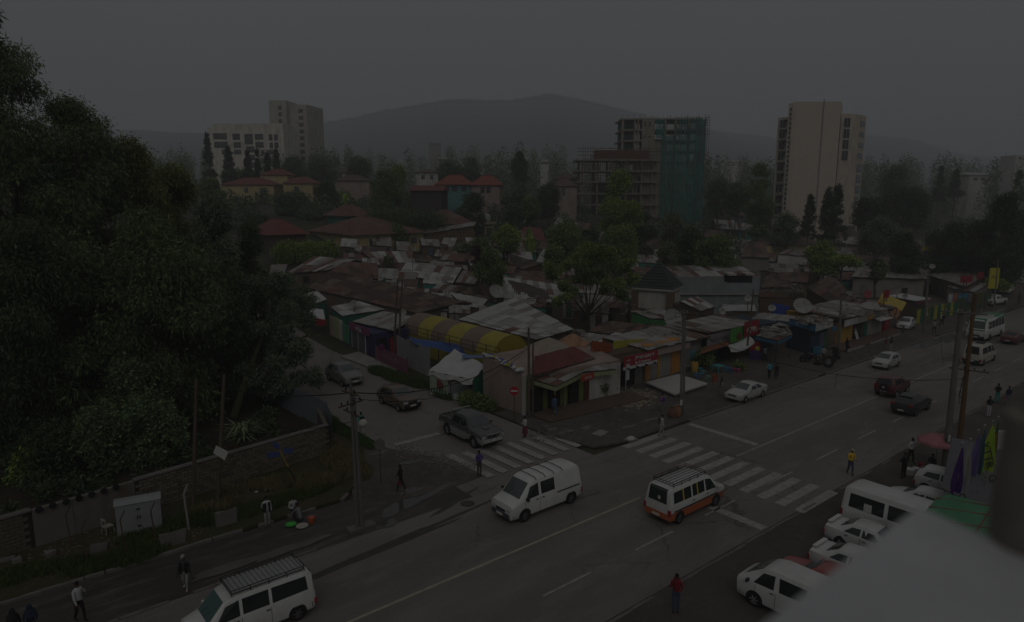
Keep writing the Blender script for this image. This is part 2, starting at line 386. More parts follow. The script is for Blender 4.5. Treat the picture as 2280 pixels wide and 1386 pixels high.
def hill(name, prof, d0, d1, seed, base):
 rr = random.Random(seed); vs = []; rows = 9
 xs_ = np.linspace(prof[0][0], prof[-1][0], 90)
 px_, py_ = zip(*prof)
 for x in xs_:
  y = np.interp(x, px_, py_) + rr.uniform(-1.2, 1.2)
  for j in range(rows + 1):
   t = min(1.0, j / (rows - 1)); dist = d0 + (d1 - d0) * t if j < rows else d1 * 1.25
   top = atd(x, y, d1).z
   z = base + (top - base) * (t ** 1.25) if j < rows else base
   z += rr.uniform(-1, 1) * (2.5 if 0 < j < rows - 1 else 0)
   p = atd(x, 433, dist); vs.append((p.x, p.y, z))
 n = rows + 1
 fs = [(i * n + j, (i + 1) * n + j, (i + 1) * n + j + 1, i * n + j + 1) for i in range(len(xs_) - 1) for j in range(rows)]
 o = MB().add(vs, fs).build(name, M_hill, None, 60); o['kind'] = 'structure'
 return o
hill('far_hill', [(-400, 330), (-100, 310), (280, 288), (420, 296), (560, 300), (690, 292), (760, 271), (870, 248), (950, 235), (1000, 226), (1040, 222), (1085, 227), (1130, 228), (1180, 221), (1225, 217), (1265, 219), (1300, 228), (1350, 239), (1400, 252), (1480, 272), (1560, 288), (1660, 318), (1800, 350)], 800, 1900, 3, 30)
hill('low_hill', [(1380, 345), (1480, 300), (1560, 286), (1600, 292), (1640, 297), (1730, 309), (1830, 300), (1920, 301), (1990, 306), (2030, 312), (2070, 326), (2110, 338), (2160, 346), (2240, 354), (2280, 358), (2500, 372), (2800, 380)], 900, 2400, 5, 30)
hz = MB().box((600, 900, 154), (4600, 5200, 311)).build('haze', [])
hm = bpy.data.materials.new('haze_air'); hm.use_nodes = True
hn = hm.node_tree; hn.nodes.remove(hn.nodes['Principled BSDF'])
pv = hn.nodes.new('ShaderNodeVolumePrincipled'); pv.inputs['Color'].default_value = (.93, .96, 1.0, 1)
pv.inputs['Density'].default_value = 0.00085; pv.inputs['Anisotropy'].default_value = 0.2
hn.links.new(pv.outputs[0], hn.nodes['Material Output'].inputs['Volume'])
hz.data.materials.append(hm); hz['kind'] = 'stuff'; hz['label'] = 'thin grey haze over the town'
# ------------------------------------------------------------------ buildings
def put(t, mb, name, mats, parent=None, smooth=None):
 me = mb.mesh(name, mats, smooth); me.transform(Matrix.Translation(-t.location))
 return link(name, me, parent or t)
Z1 = mat('zinc_sheet_bright', (.42, .42, .41), .55, .12, 1.0, .25, .4, .25, (.17, .12, .09)); Z2 = mat('zinc_sheet_dull', (.31, .305, .295), .6, .16, 1.0, .2, .4, .4, (.13, .09, .065))
Z3 = mat('zinc_sheet_stained', (.24, .225, .205), .7, .2, 1.2, .1, .3, .6, (.115, .068, .045)); RU1 = mat('rust_sheet_red', (.135, .070, .054), .85, .25, 1.3, 0, .2, .6, (.20, .16, .13), streak=.6)
RU2 = mat('rust_sheet_brown', (.105, .073, .058), .85, .25, 1.3, 0, .2, .75, (.20, .17, .14), streak=.6); RU3 = mat('rust_sheet_dark', (.070, .053, .046), .88, .25, 1.1, 0, .2, .4, (.10, .075, .06), streak=.6)
TARP = mat('translucent_sheet', (.34, .345, .325), .5, .08, .8, 0, .4, .2, (.17, .165, .15)); RED_R = mat('red_painted_roof', (.145, .046, .040), .75, .2, 1.0, 0, .25, .3, (.085, .045, .036))
PAL = {'zinc': [(Z1, 4), (Z2, 4), (Z3, 2), (RU1, .35)], 'mix': [(Z1, 2), (Z2, 3), (Z3, 3), (RU1, 2), (RU2, 1)], 'rust': [(RU1, 5), (RU2, 4), (RU3, 1), (Z3, .6)], 'brown': [(RU2, 5), (RU3, 4), (RU1, 1)],
 'old': [(Z3, 4), (RU2, 2), (Z2, 2), (RU1, 1)], 'red': [(RED_R, 6), (RU1, 1)], 'tarp': [(TARP, 1)], 'white': [(Z1, 1)], 'dull': [(Z2, 3), (Z3, 2)]}
def pick_mat(p, rr):
 tot = sum(w for _, w in PAL[p]); x = rr.random() * tot
 for m, w in PAL[p]:
  x -= w
  if x <= 0: return m
 return PAL[p][0][0]
WALL = {'mud': wallm('mud_wall', (0.137, 0.107, 0.081)), 'cream': wallm('cream_wall', (0.305, 0.267, 0.163)), 'yellow': wallm('yellow_wall', (0.45, 0.37, 0.19)), 'grey': wallm('grey_cement_wall', (0.215, 0.205, 0.189)), 'bluegrey': wallm('blue_grey_wall', (0.240, 0.260, 0.267)),
  'pink': wallm('pale_pink_wall', (0.312, 0.240, 0.215)), 'green': wallm('leaf_green_wall', (0.150, 0.176, 0.046)), 'teal': wallm('teal_wall', (0.046, 0.215, 0.176)), 'white': wallm('white_wash_wall', (0.442, 0.429, 0.390)), 'brown': wallm('brown_wall', (0.111, 0.078, 0.055)),
  'wood': mat('plank_wall', (0.176, 0.111, 0.062), .9, .3, 2, streak=.2), 'blue': wallm('sky_blue_wall', (0.072, 0.182, 0.260)), 'dgreen': wallm('dark_green_wall', (0.026, 0.130, 0.085)), 'orange': wallm('orange_wall', (0.429, 0.202, 0.046)), 'yelloworange': wallm('mustard_wall', (0.416, 0.247, 0.046)),
  'dark': M_dark, 'limegreen': wallm('pale_green_wall', (0.273, 0.305, 0.169)), 'pgreen': wallm('grass_green_panel', (0.058, 0.208, 0.065)), 'red': wallm('red_wall', (0.247, 0.039, 0.039)), 'block': wallm('cement_block_wall', (0.260, 0.240, 0.208))}
def lerpv(a, b, t): return a + (b - a) * t
def bil(A, B, C, D, u, v): return lerpv(lerpv(A, B, u), lerpv(D, C, u), v)
def sheets(t, roof, Q, pal, nu, nv, seed, k=6, amp=.025, lift=.05):
 rr = random.Random(seed); A, B, C, D = Q
 for j in range(nv):
  for i in range(nu):
   m = pick_mat(pal, rr); ov = .03
   u0, u1 = i / nu, (i + 1) / nu + ov / nu; v0, v1 = j / nv - (ov if j else .0), (j + 1) / nv
   up = lift + rr.uniform(0, .05) + (.02 if j else 0); tl = rr.uniform(-.03, .03); ju = rr.uniform(-.02, .02) / max(1, nu) * 2
   jv = rr.uniform(-.05, .03) / nv
   b = MB()
   lo = [bil(A, B, C, D, u0 + (u1 - u0) * q / k + ju, v0 + jv) + Vector((0, 0, up + (amp if q % 2 else -amp))) for q in range(k + 1)]
   hi = [bil(A, B, C, D, u0 + (u1 - u0) * q / k + ju, v1) + Vector((0, 0, up + tl + (amp if q % 2 else -amp))) for q in range(k + 1)]
   n = k + 1
   b.add(lo + hi, [(q, q + 1, n + q + 1, n + q) for q in range(k)])
   put(t, b, 'roof_sheet', m, roof)
def orient(Q):
 A, B, C, D = Q
 n = (B - A).cross(D - A)
 return Q if n.z > 0 else [B, A, D, C]
def roofpart(t, Q, pal, nu, nv, seed=1, thick=.07, detail=True, k=6):
 Q = orient([Vector(q) for q in Q])
 r = put(t, MB().slab(Q, (0, 0, -thick)), 'roof', RU3 if detail else pick_mat(pal, random.Random(seed)))
 if detail: sheets(t, r, Q, pal, nu, nv, seed, k)
 return r
def opening(t, p0, p1, u, w, z0, z1, m, name='door', frame=M_conc, off=.03, fr=True):
 p0, p1 = Vector(p0), Vector(p1); d = (p1 - p0); d.z = 0; L = d.length; d /= L; n = Vector((d.y, -d.x, 0))
 c = lerpv(p0, p1, u); a, b_ = c - d * w / 2, c + d * w / 2
 def q(p, z, o): return Vector((p.x + n.x * o, p.y + n.y * o, z))
 o = put(t, MB().slab([q(a, z0, off), q(b_, z0, off), q(b_, z1, off), q(a, z1, off)], n * .03), name, m)
 if fr:
  f = MB(); e = .06
  for (x0, y0, x1, y1) in ((a - d * e, z0, a, z1), (b_, z0, b_ + d * e, z1)):
   f.slab([q(x0, y0, off), q(x1, y0, off), q(x1, y1, off), q(x0, y1, off)], n * .06)
  f.slab([q(a - d * e, z1, off), q(b_ + d * e, z1, off), q(b_ + d * e, z1 + e, off), q(a - d * e, z1 + e, off)], n * .06)
  put(t, f, 'frame', frame, o)
 return o
def wallbox(t, foot, z0, tops, m, name='wall'):
 n = len(foot); tops = tops if hasattr(tops, '__len__') else [tops] * n
 vs = [Vector((p[0], p[1], z0)) for p in foot] + [Vector((p[0], p[1], tops[i])) for i, p in enumerate(foot)]
 fs = [(i, (i + 1) % n, (i + 1) % n + n, i + n) for i in range(n)] + [tuple(range(n, 2 * n))]
 return put(t, MB().add(vs, fs), name, m)
def ccw(pts):
 a = sum(pts[i][0] * pts[(i + 1) % len(pts)][1] - pts[(i + 1) % len(pts)][0] * pts[i][1] for i in range(len(pts)))
 return pts if a > 0 else pts[::-1]
DOORM = [mat('door_blue', (.05, .10, .16), .7), mat('door_green', (.04, .12, .08), .7), mat('door_brown', (.09, .055, .035), .8), mat('door_grey', (.19, .19, .185), .7)]
M_win = mat('window_dark_glass', (.035, .038, .042), .15, .2, 2, spec=.5)
def shack(label, px, pal='mix', nu=6, nv=2, wall='mud', seed=1, back=0.0, name='shack', cat='shack', group='tin-roofed shacks of the settlement', openings=True, wm=None, inset=.05, detail=True):
 """px: four corners of the near roof slope, eave left, eave right, ridge right, ridge left, each (px, py, height over ground)"""
 Q = [at(*p) for p in px]; A, B, C, D = Q
 bot = min(ter(p.x, p.y) for p in Q) - .4
 cen = (A + B + C + D) / 4
 t = thing(name, label, cat, (cen.x, cen.y, ter(cen.x, cen.y)), 0, group)
 roofpart(t, Q, pal, nu, nv, seed, detail=detail)
 F, E = C, D
 if back > 0:
  nrm = ((C + D) / 2 - (A + B) / 2); nrm.z = 0
  dz = -(((C + D) / 2).z - ((A + B) / 2).z) * back
  E, F = D + nrm * back + Vector((0, 0, dz)), C + nrm * back + Vector((0, 0, dz))
  roofpart(t, [F, E, D, C], pal, max(2, nu // 2), max(1, nv), seed + 50, detail=detail)
 poly = [(A, -.14), (B, -.14), (F, -.14), (E, -.14)]
 c2 = (A + B + E + F) / 4
 foot = [lerpv(p, c2, inset) for p, _ in poly]
 order = ccw([(p.x, p.y, p.z) for p in foot])
 wallbox(t, order, bot, [p[2] - .16 for p in order], WALL[wall])
 if back > 0:                                  # gable triangles
  for (lo, hi, mid) in ((A, E, D), (B, F, C)):
   a, b_, m_ = lerpv(lo, c2, inset), lerpv(hi, c2, inset), lerpv(mid, c2, inset)
   put(t, MB().add([a - Vector((0, 0, .17)), b_ - Vector((0, 0, .17)), m_ - Vector((0, 0, .1))], [(0, 1, 2)]), 'gable', WALL[wm or wall])
 if openings:
  rr = random.Random(seed * 7 + 1); n = len(order)
  for i in range(n):
   p, q = Vector(order[i]), Vector(order[(i + 1) % n]); d = q - p; d.z = 0
   nn = Vector((d.y, -d.x, 0)); view = Vector((-(p.x + q.x) / 2, -(p.y + q.y) / 2, 0))
   if nn.dot(view) <= 0 or d.length < 2.2: continue
   gz = (ter(p.x, p.y) + ter(q.x, q.y)) / 2; hgt = min(p.z, q.z) - .16 - gz
   if hgt < 1.7: continue
   nd = max(1, int(d.length / 4))
   for j in range(nd):
    u = (j + rr.uniform(.35, .65)) / nd
    if rr.random() < .5: opening(t, p, q, u, .85, gz + .05, gz + min(1.95, hgt - .12), rr.choice(DOORM), 'door', WALL['wood'])
    else: opening(t, p, q, u, .8, gz + .8, gz + min(1.7, hgt - .15), M_win, 'window', rr.choice(DOORM))
 return t
# ------- the settlement, front to back
SH = [
 ('long brown rusty hipped roof behind the phone shop, patched with bare spots', [(684, 642, 2.5), (926, 698, 2.5), (1030, 674, 3.2), (733, 605, 4.1)], 'brown', 12, 3, 'mud', .5),
 ('rust red roof behind the long brown one, left of the tall grass clump', [(736, 604, 2.4), (842, 622, 2.4), (840, 587, 3.4), (764, 585, 3.4)], 'rust', 6, 2, 'mud', .8),
 ('low patchwork roof of bent grey and rusty sheets beyond the round hedge', [(636, 610, 2.3), (728, 603, 2.5), (790, 580, 3.2), (700, 572, 3.2)], 'mix', 8, 2, 'mud', .6),
 ('small shack with a flat pale roof at the edge of the dark trees', [(600, 610, 2.4), (632, 612, 2.4), (640, 590, 2.9), (604, 592, 2.9)], 'dull', 4, 2, 'blue', 0),
 ('little zinc lean-to with a green band under the big brown roof', [(682, 684, 2.3), (728, 668, 2.4), (706, 649, 2.9), (663, 660, 2.8)], 'zinc', 4, 2, 'dgreen', 0),
 ('zinc roof carrying an old dish and tyres, beside the green door panels', [(762, 705, 2.5), (858, 690, 2.6), (800, 672, 3.1), (736, 685, 2.8)], 'zinc', 6, 2, 'dgreen', 0),
 ('pale zinc roof with turned-up corner in front of the rust and white shed', [(885, 612, 2.5), (1008, 632, 2.5), (1028, 598, 3.3), (905, 586, 3.3)], 'zinc', 9, 2, 'mud', .7),
 ('grey and rust roof in the middle of the settlement, dark gap under its eave', [(1014, 630, 2.5), (1056, 634, 2.5), (1072, 606, 3.2), (1030, 604, 3.2)], 'mix', 4, 2, 'brown', .8),
 ('wide pale roof field reaching under the feathery street tree', [(1112, 664, 2.6), (1258, 677, 2.6), (1238, 634, 3.5), (1120, 618, 3.5)], 'zinc', 9, 3, 'mud', .6),
 ('rust brown roof slope left of the biggest dish of the settlement', [(1060, 650, 2.5), (1108, 666, 2.5), (1122, 624, 3.4), (1072, 622, 3.4)], 'rust', 5, 2, 'mud', 0),
 ('white triangle roof with a kink next to the dark ridge end', [(1034, 682, 2.5), (1070, 688, 2.5), (1086, 668, 3.0), (1000, 652, 3.0)], 'white', 5, 2, 'mud', 0),
 ('big flat roof of bright zinc and milky plastic sheets behind the striped tunnel', [(1020, 712, 2.6), (1192, 757, 2.6), (1276, 735, 3.0), (1146, 664, 3.6)], 'zinc', 10, 4, 'mud', 0),
 ('roof patched half rust half white behind the dark leafy shrub', [(978, 580, 2.4), (1054, 586, 2.4), (1072, 554, 3.4), (1006, 552, 3.4)], 'rust', 6, 2, 'brown', .7),
 ('pale and rusty roof below the yellow house, crowded with antennas', [(838, 587, 2.4), (926, 590, 2.4), (918, 560, 3.4), (806, 562, 3.4)], 'mix', 7, 2, 'mud', .7),
 ('bright white roof between the trees left of the feathery tree', [(1193, 584, 2.5), (1240, 590, 2.5), (1262, 558, 3.5), (1210, 556, 3.5)], 'white', 6, 2, 'brown', .6),
 ('small brown gabled house with plank walls below the white roof', [(1130, 585, 2.4), (1164, 601, 2.4), (1206, 588, 2.6), (1134, 566, 3.6)], 'brown', 5, 2, 'wood', 0),
 ('rust roof with a pale verge seen between the two leafy trees', [(1124, 622, 2.3), (1232, 634, 2.3), (1206, 606, 3.2), (1150, 604, 3.2)], 'rust', 6, 2, 'mud', .5),
 ('red painted roof beside the round topped bush and a flat lying dish', [(1156, 532, 2.6), (1214, 538, 2.6), (1204, 508, 4.0), (1166, 506, 4.0)], 'red', 5, 2, 'mud', .8),
 ('low zinc roofs piled in front of the orange bar, left part', [(1290, 760, 2.5), (1346, 770, 2.5), (1372, 750, 3.0), (1296, 742, 3.0)], 'dull', 5, 2, 'mud', 0),
 ('bluish zinc roof sloping above the red flame banner', [(1322, 764, 2.7), (1372, 772, 2.7), (1412, 752, 3.1), (1370, 742, 3.1)], 'white', 4, 2, 'mud', 0),
 ('brown rusty roofs behind the thatched bar sign', [(1310, 740, 2.6), (1450, 752, 2.6), (1466, 728, 3.2), (1350, 716, 3.3)], 'brown', 8, 2, 'brown', .5),
 ('zinc and rust tilted roof in front of the blue-grey hall', [(1560, 694, 2.8), (1592, 684, 2.9), (1554, 661, 4.0), (1516, 672, 3.9)], 'mix', 5, 2, 'brown', .6),
 ('low white awning roof along the foot of the blue-grey hall', [(1602, 694, 2.4), (1684, 694, 2.4), (1680, 680, 2.8), (1610, 680, 2.8)], 'white', 6, 1, 'mud', 0),
 ('grey roof with a green gable patch behind the big leaning dish', [(1450, 710, 2.8), (1512, 712, 2.8), (1500, 692, 3.4), (1404, 694, 3.3)], 'old', 5, 2, 'pgreen', 0),
 ('long pale roof under the slanted wooden pole, right of the fruit stall', [(1660, 722, 2.6), (1752, 728, 2.7), (1790, 708, 3.2), (1690, 698, 3.3)], 'dull', 7, 2, 'mud', .3),
 ('grey littered roof over the fruit stall', [(1560, 734, 2.6), (1650, 738, 2.6), (1668, 716, 3.0), (1580, 708, 3.1)], 'old', 6, 2, 'mud', 0),
 ('dark brown hipped roof right of the blue-grey hall', [(1682, 640, 2.6), (1772, 640, 2.6), (1738, 610, 4.2), (1714, 610, 4.2)], 'brown', 7, 2, 'mud', .6),
 ('brown gabled roof with a tall blank wall in front of the block walls', [(1795, 640, 3.6), (1874, 692, 3.0), (1896, 668, 3.8), (1846, 616, 5.2)], 'brown', 7, 2, 'brown', .5),
 ('brown weathered hip roof over the grey house with tall windows', [(1650, 572, 5.0), (1714, 575, 5.0), (1700, 540, 7.0), (1662, 538, 7.0)], 'brown', 6, 2, 'grey', .8),
 ('brown roof with yellow gable above the two-storey shacks', [(1692, 546, 3.6), (1806, 548, 3.6), (1800, 528, 5.0), (1712, 528, 5.0)], 'brown', 7, 2, 'yellow', .6),
 ('zinc and rust patched roof in front of the two-storey shacks', [(1730, 566, 4.0), (1806, 572, 4.0), (1808, 556, 4.6), (1756, 556, 4.6)], 'mix', 6, 1, 'white', 0),
 ('red roof with teal wall half hidden by a grey-green tree', [(1415, 562, 2.5), (1500, 560, 2.5), (1502, 530, 4.2), (1446, 536, 4.2)], 'rust', 6, 2, 'teal', .6),
 ('broad brown roof far back among the trees on the right', [(1838, 528, 3.0), (1912, 530, 3.0), (1900, 502, 5.0), (1852, 504, 5.0)], 'brown', 6, 2, 'mud', .6),
 ('sagging grey roofs before the far brown roof', [(1850, 540, 2.6), (1990, 556, 2.6), (1982, 540, 3.2), (1880, 526, 3.2)], 'old', 8, 1, 'mud', .4),
 ('bent white sheets on a low roof right of the far brown roof', [(1912, 530, 2.6), (1966, 538, 2.6), (1968, 522, 3.2), (1926, 516, 3.2)], 'zinc', 5, 1, 'mud', .4),
 ('rusty low roof up the slope behind the cement block row', [(1926, 590, 3.0), (1996, 596, 3.0), (1980, 574, 4.0), (1944, 570, 4.0)], 'rust', 5, 2, 'brown', .5),
 ('grey roof with junk on top, left of the cement block row', [(1826, 600, 3.2), (1902, 604, 3.2), (1904, 588, 3.6), (1836, 586, 3.6)], 'old', 6, 1, 'white', .3),
 ('zinc roof over the cement block row', [(1895, 618, 3.4), (2062, 622, 3.4), (2066, 602, 3.9), (1912, 598, 3.9)], 'dull', 11, 1, 'block', .3),
 ('jumble of pale sheets right of the small dish pole', [(2064, 612, 3.2), (2150, 640, 3.2), (2186, 620, 3.6), (2084, 588, 4.0)], 'old', 8, 2, 'mud', .4),
 ('low sheet roof behind the washing line', [(2108, 640, 2.6), (2168, 652, 2.6), (2196, 636, 3.0), (2130, 624, 3.0)], 'old', 5, 1, 'block', .3),
 ('brown wall house with a long low roof behind the biggest right-hand dish', [(1688, 676, 2.6), (1788, 680, 2.6), (1790, 655, 4.2), (1690, 652, 4.2)], 'brown', 7, 1, 'brown', .4),
 ('long roof strip behind the orange striped awning', [(1880, 686, 2.8), (1990, 690, 2.8), (1982, 672, 3.2), (1888, 668, 3.2)], 'old', 7, 1, 'mud', .4),
 ('shop roof strip cluttered with junk above the blue shops', [(1790, 716, 2.9), (1868, 716, 2.9), (1880, 698, 3.2), (1806, 696, 3.2)], 'old', 6, 1, 'mud', .4),
 ('rust and grey roof beyond the pale kinked sheets by the two poles', [(960, 645, 2.4), (1010, 655, 2.4), (1034, 640, 2.9), (975, 632, 2.9)], 'old', 4, 1, 'mud', .4),
 ('old roof in the gap left of the pagoda roof', [(1296, 680, 2.6), (1396, 690, 2.6), (1398, 664, 3.4), (1300, 656, 3.4)], 'old', 6, 2, 'mud', .4),
 ('white shed roof under the red roof with teal wall', [(1385, 600, 2.4), (1425, 604, 2.4), (1420, 585, 3.0), (1380, 582, 3.0)], 'dull', 4, 1, 'mud', .4),
]
for i, (lb, px, pal, nu, nv, wl, bk) in enumerate(SH):
 shack(lb, px, pal, nu, nv, wl, i + 3, bk)
FILL = [(1075, 585), (1110, 600), (1260, 604), (1290, 622), (1350, 640), (1230, 610), (1560, 570), (1600, 590), (1640, 560), (1590, 520), (1620, 500), (1660, 505), (1500, 540), (1320, 560), (1270, 540), (1120, 540), (1060, 560), (900, 548), (960, 540), (1740, 500), (1790, 520), (1570, 450), (1600, 462), (1640, 470),
  (2060, 545), (2040, 570), (2100, 560), (1480, 560), (1540, 600), (1250, 500), (1300, 505), (1350, 520), (1880, 560), (1950, 560), (1020, 600), (1180, 640), (940, 575), (1420, 520)]
NAMES = ['half hidden behind leaves', 'between two bushes', 'below the tall trees', 'at the foot of the slope', 'with only its ridge showing', 'beside a thin mast', 'near a small dish', 'over a low mud wall', 'tucked against its neighbour']
WHERE = lambda x, y: ('left of the feathery tree' if x < 1240 else 'behind the feathery tree' if x < 1450 else 'behind the blue-grey hall' if x < 1700 else 'on the right-hand slope')
rr0 = random.Random(11); CEN = [(sum(p[0] for p in q[1]) / 4, sum(p[1] for p in q[1]) / 4) for q in SH]
for _ in range(3000):
 if len(FILL) > 112: break
 x, y = rr0.uniform(620, 2090), rr0.uniform(535, 690)
 if x < 1460 and y > 690 - max(0, (900 - x) * .2) or (x > 1460 and y > 640 - (x - 1460) * .05) or x < 720 and y > 600: continue
 if 1190 < x < 1440 and y > 560 and y < 640: continue
 if x > 770 and all(abs(x - a) > 34 or abs(y - b) > 15 for a, b in FILL + CEN): FILL.append((x, y))
FG = 'small tin roofs showing between the trees'
for i, (x, y) in enumerate(FILL):
 w = rr0.uniform(38, 72) * (1 if y > 555 else .7); h = rr0.uniform(13, 20); sk = rr0.uniform(-8, 8); pal = rr0.choice(['rust', 'mix', 'old', 'dull', 'brown', 'zinc', 'brown', 'old', 'rust'])
 shack('%s %s roof %s %s%s' % (('small', 'narrow', 'squat', 'lopsided', 'sagging')[i % 5], {'rust': 'rusty red', 'mix': 'patched', 'old': 'stained grey', 'dull': 'pale grey', 'brown': 'dark brown', 'zinc': 'bright'}[pal], NAMES[i % 9], WHERE(x, y), '' if i < 40 else ', further down' if y > 600 else ', further up'),
  [(x - w / 2, y + h / 2, 2.2), (x + w / 2, y + h / 2 + 3, 2.2), (x + w / 2 + sk, y - h / 2 + 2, 2.95), (x - w / 2 + sk, y - h / 2, 2.95)], pal, 5, 2, rr0.choice(['mud', 'brown', 'grey', 'teal', 'white']), 100 + i, .6, group=FG)
# ------- houses and blocks set by distance
def block(name, label, cat, px0, px1, py, dist, depth, wall, roof=None, rh=2.0, rot=0.0, hip=.35, over=.6, wins=(), wm=M_win, group=None, base=None, parapet=0.0, chimney=False, rpal=None, frame=M_white, fit=True):
 c = atd((px0 + px1) / 2, py, dist); half = (px1 - px0) / 2 / FPX * dist / (math.cos(PITCH))
 fw = Vector((SA, CA, 0)); rt = Vector((CA, -SA, 0))
 cs, sn = math.cos(rot), math.sin(rot)
 ax = rt * cs + fw * sn; ay = -rt * sn + fw * cs
 zt = c.z; zb = (min(ter(c.x, c.y), zt - 2.5) if base is None else base) - .8
 t = thing(name, label, cat, (c.x, c.y, ter(c.x, c.y)), 0, group)
 o = Vector((c.x, c.y, 0))
 f = lambda u, v, z: o + ax * (u * half) + ay * (v * depth) + Vector((0, 0, z))
 foot = [f(-1, 0, 0), f(1, 0, 0), f(1, 1, 0), f(-1, 1, 0)]
 wallbox(t, [(p.x, p.y) for p in foot], zb, zt, wall)
 if parapet:
  b = MB()
  for p, q in zip(foot, foot[1:] + foot[:1]):
   p = Vector((p.x, p.y, zt)); q = Vector((q.x, q.y, zt)); d = (q - p).normalized(); n = Vector((d.y, -d.x, 0))
   b.slab([p + n * .05, q + n * .05, q - n * .3, p - n * .3], (0, 0, parapet))
  put(t, b, 'parapet', wall)
 if roof is not None:
  e = over; hx = half + e
  F = lambda u, v, z: o + ax * u + ay * v + Vector((0, 0, z))
  z0 = zt - .1; q = [F(-hx, -e, z0), F(hx, -e, z0), F(hx, depth + e, z0), F(-hx, depth + e, z0)]
  rx = hx * (1 - hip * 2) if hip < .5 else .02
  r0, r1 = F(-rx, depth / 2, z0 + rh), F(rx, depth / 2, z0 + rh)
  b = MB().add(q + [r0, r1], [(0, 1, 5, 4), (1, 2, 5), (2, 3, 4, 5), (3, 0, 4), (3, 2, 1, 0)])
  r = put(t, b, 'roof', roof)
  put(t, MB().tube(r0, r1, .12, n=6), 'ridge_cap', roof, r)
  if chimney:
   p = F(half * .35, depth * .4, z0 + rh * .5); put(t, MB().box((p.x, p.y, p.z + .5), (.7, .7, 1.8)), 'chimney', WALL['red'], r)
 for (u, zz, w, h) in wins:
  p0, p1 = f(-1, 0, 0), f(1, 0, 0)
  wv = opening(t, p0, p1, (u + 1) / 2, w, zt - zz - h, zt - zz, wm, 'window', frame)
  n = Vector(((p1 - p0).y, -(p1 - p0).x, 0)).normalized(); d = (p1 - p0).normalized(); cc = lerpv(p0, p1, (u + 1) / 2) + n * .075
  mb = MB()
  for k in range(1, max(2, int(w / .8))):
   x = -w / 2 + w * k / max(2, int(w / .8)); mb.box((cc.x + d.x * x, cc.y + d.y * x, zt - zz - h / 2), (.06, .06, h))
  if h > 1.2: mb.slab([cc + d * (-w / 2) + Vector((0, 0, zt - zz - h * .4)), cc + d * (w / 2) + Vector((0, 0, zt - zz - h * .4)), cc + d * (w / 2) + Vector((0, 0, zt - zz - h * .4 + .06)), cc + d * (-w / 2) + Vector((0, 0, zt - zz - h * .4 + .06))], n * .03)
  put(t, mb, 'mullion', frame, wv)
 return t
FARR = mat('far_red_roof', (.15, .05, .043), .8, .15, .6); FARB = mat('far_brown_roof', (.10, .065, .055), .85, .2, .8, dirt=.4, dirtc=(.16, .12, .10)); YEL = WALL['yellow']; CRE = WALL['cream']
def corner_house(name, label, pl, pc, pr, hgt, wall, roof, rh, over=.7, wl=(), wr=(), cat='house', ang=38):
 """rectangular house seen on its corner: base pixels of left end, near corner and right end of the walls at the ground"""
 A, B, Cc = at(*pl), at(*pc), at(*pr)
 fw_, rt_ = Vector((SA, CA, 0)), Vector((CA, -SA, 0)); c_, s_ = math.cos(R(ang)), math.sin(R(ang)); v = rt_ * c_ + fw_ * s_; u = fw_ * c_ - rt_ * s_
 def pxx(P): return 1140 + FPX * (P.x * CA - P.y * SA) / ((P.x * SA + P.y * CA) * math.cos(PITCH) - (P.z - CAM_H) * math.sin(PITCH))
 def fit(d, target, sg):
  lo, hi = .5, 60.0
  for _ in range(40):
   k_ = (lo + hi) / 2
   if (pxx(B + d * k_) - target) * sg < 0: lo = k_
   else: hi = k_
  return d * lo
 u, v = fit(u, pl[0], -1), fit(v, pr[0], 1)
 base = ter(B.x, B.y); zt = base + hgt
 t = thing(name, label, cat, (B.x, B.y, base))
 c = [B, B + v, B + v + u, B + u]
 order = ccw([(p.x, p.y) for p in c]); wallbox(t, order, base - .8, zt, wall)
 un, vn = u.normalized(), v.normalized(); o = over; cen = B + (u + v) / 2
 e = [B - un * o - vn * o, B + v - un * o + vn * o, B + v + u + un * o + vn * o, B + u + un * o - vn * o]
 e = [Vector((p.x, p.y, zt - .08)) for p in e]
 lu, lv = u.length, v.length
 long_, short = (un, lu) if lu > lv else (vn, lv), min(lu, lv)
 ax, L = long_; half = max(.1, (L - short) / 2)
 r0 = Vector((cen.x, cen.y, zt + rh)) - ax * half; r1 = Vector((cen.x, cen.y, zt + rh)) + ax * half
 if lu > lv: fs = [(0, 3, 5, 4), (1, 0, 4), (2, 1, 4, 5), (3, 2, 5)]
 else: fs = [(0, 3, 4), (1, 0, 4, 5), (2, 1, 5), (3, 2, 5, 4)]
 r = put(t, MB().add(e + [r0, r1], fs + [(0, 1, 2, 3)]), 'roof', roof)
 put(t, MB().tube(r0, r1, .13, n=6), 'ridge_cap', roof, r)
 for (p, q, ws) in ((B + u, B, wl), (B, B + v, wr)):
  for (k, zz, w, h) in ws:
   d = q - p; n = Vector((d.y, -d.x, 0))
   if n.dot(-p) < 0: p_, q_ = q, p; k = 1 - k
   else: p_, q_ = p, q
   wv = opening(t, p_, q_, k, w, zt - zz - h, zt - zz, M_win, 'window', M_white)
   d = (q_ - p_).normalized(); nn = Vector((d.y, -d.x, 0)); cc = lerpv(p_, q_, k) + nn * .08
   put(t, MB().box((cc.x, cc.y, zt - zz - h / 2), (.07, .07, h)).box((cc.x + d.x * w / 4, cc.y + d.y * w / 4, zt - zz - h / 2), (.04, .04, h)).box((cc.x - d.x * w / 4, cc.y - d.y * w / 4, zt - zz - h / 2), (.04, .04, h)), 'mullion', M_white, wv)
 return t
RUSTW = mat('weathered_red_roof', (.125, .066, .055), .85, .22, .7, 0, .2, .6, (.17, .125, .105), streak=.5)
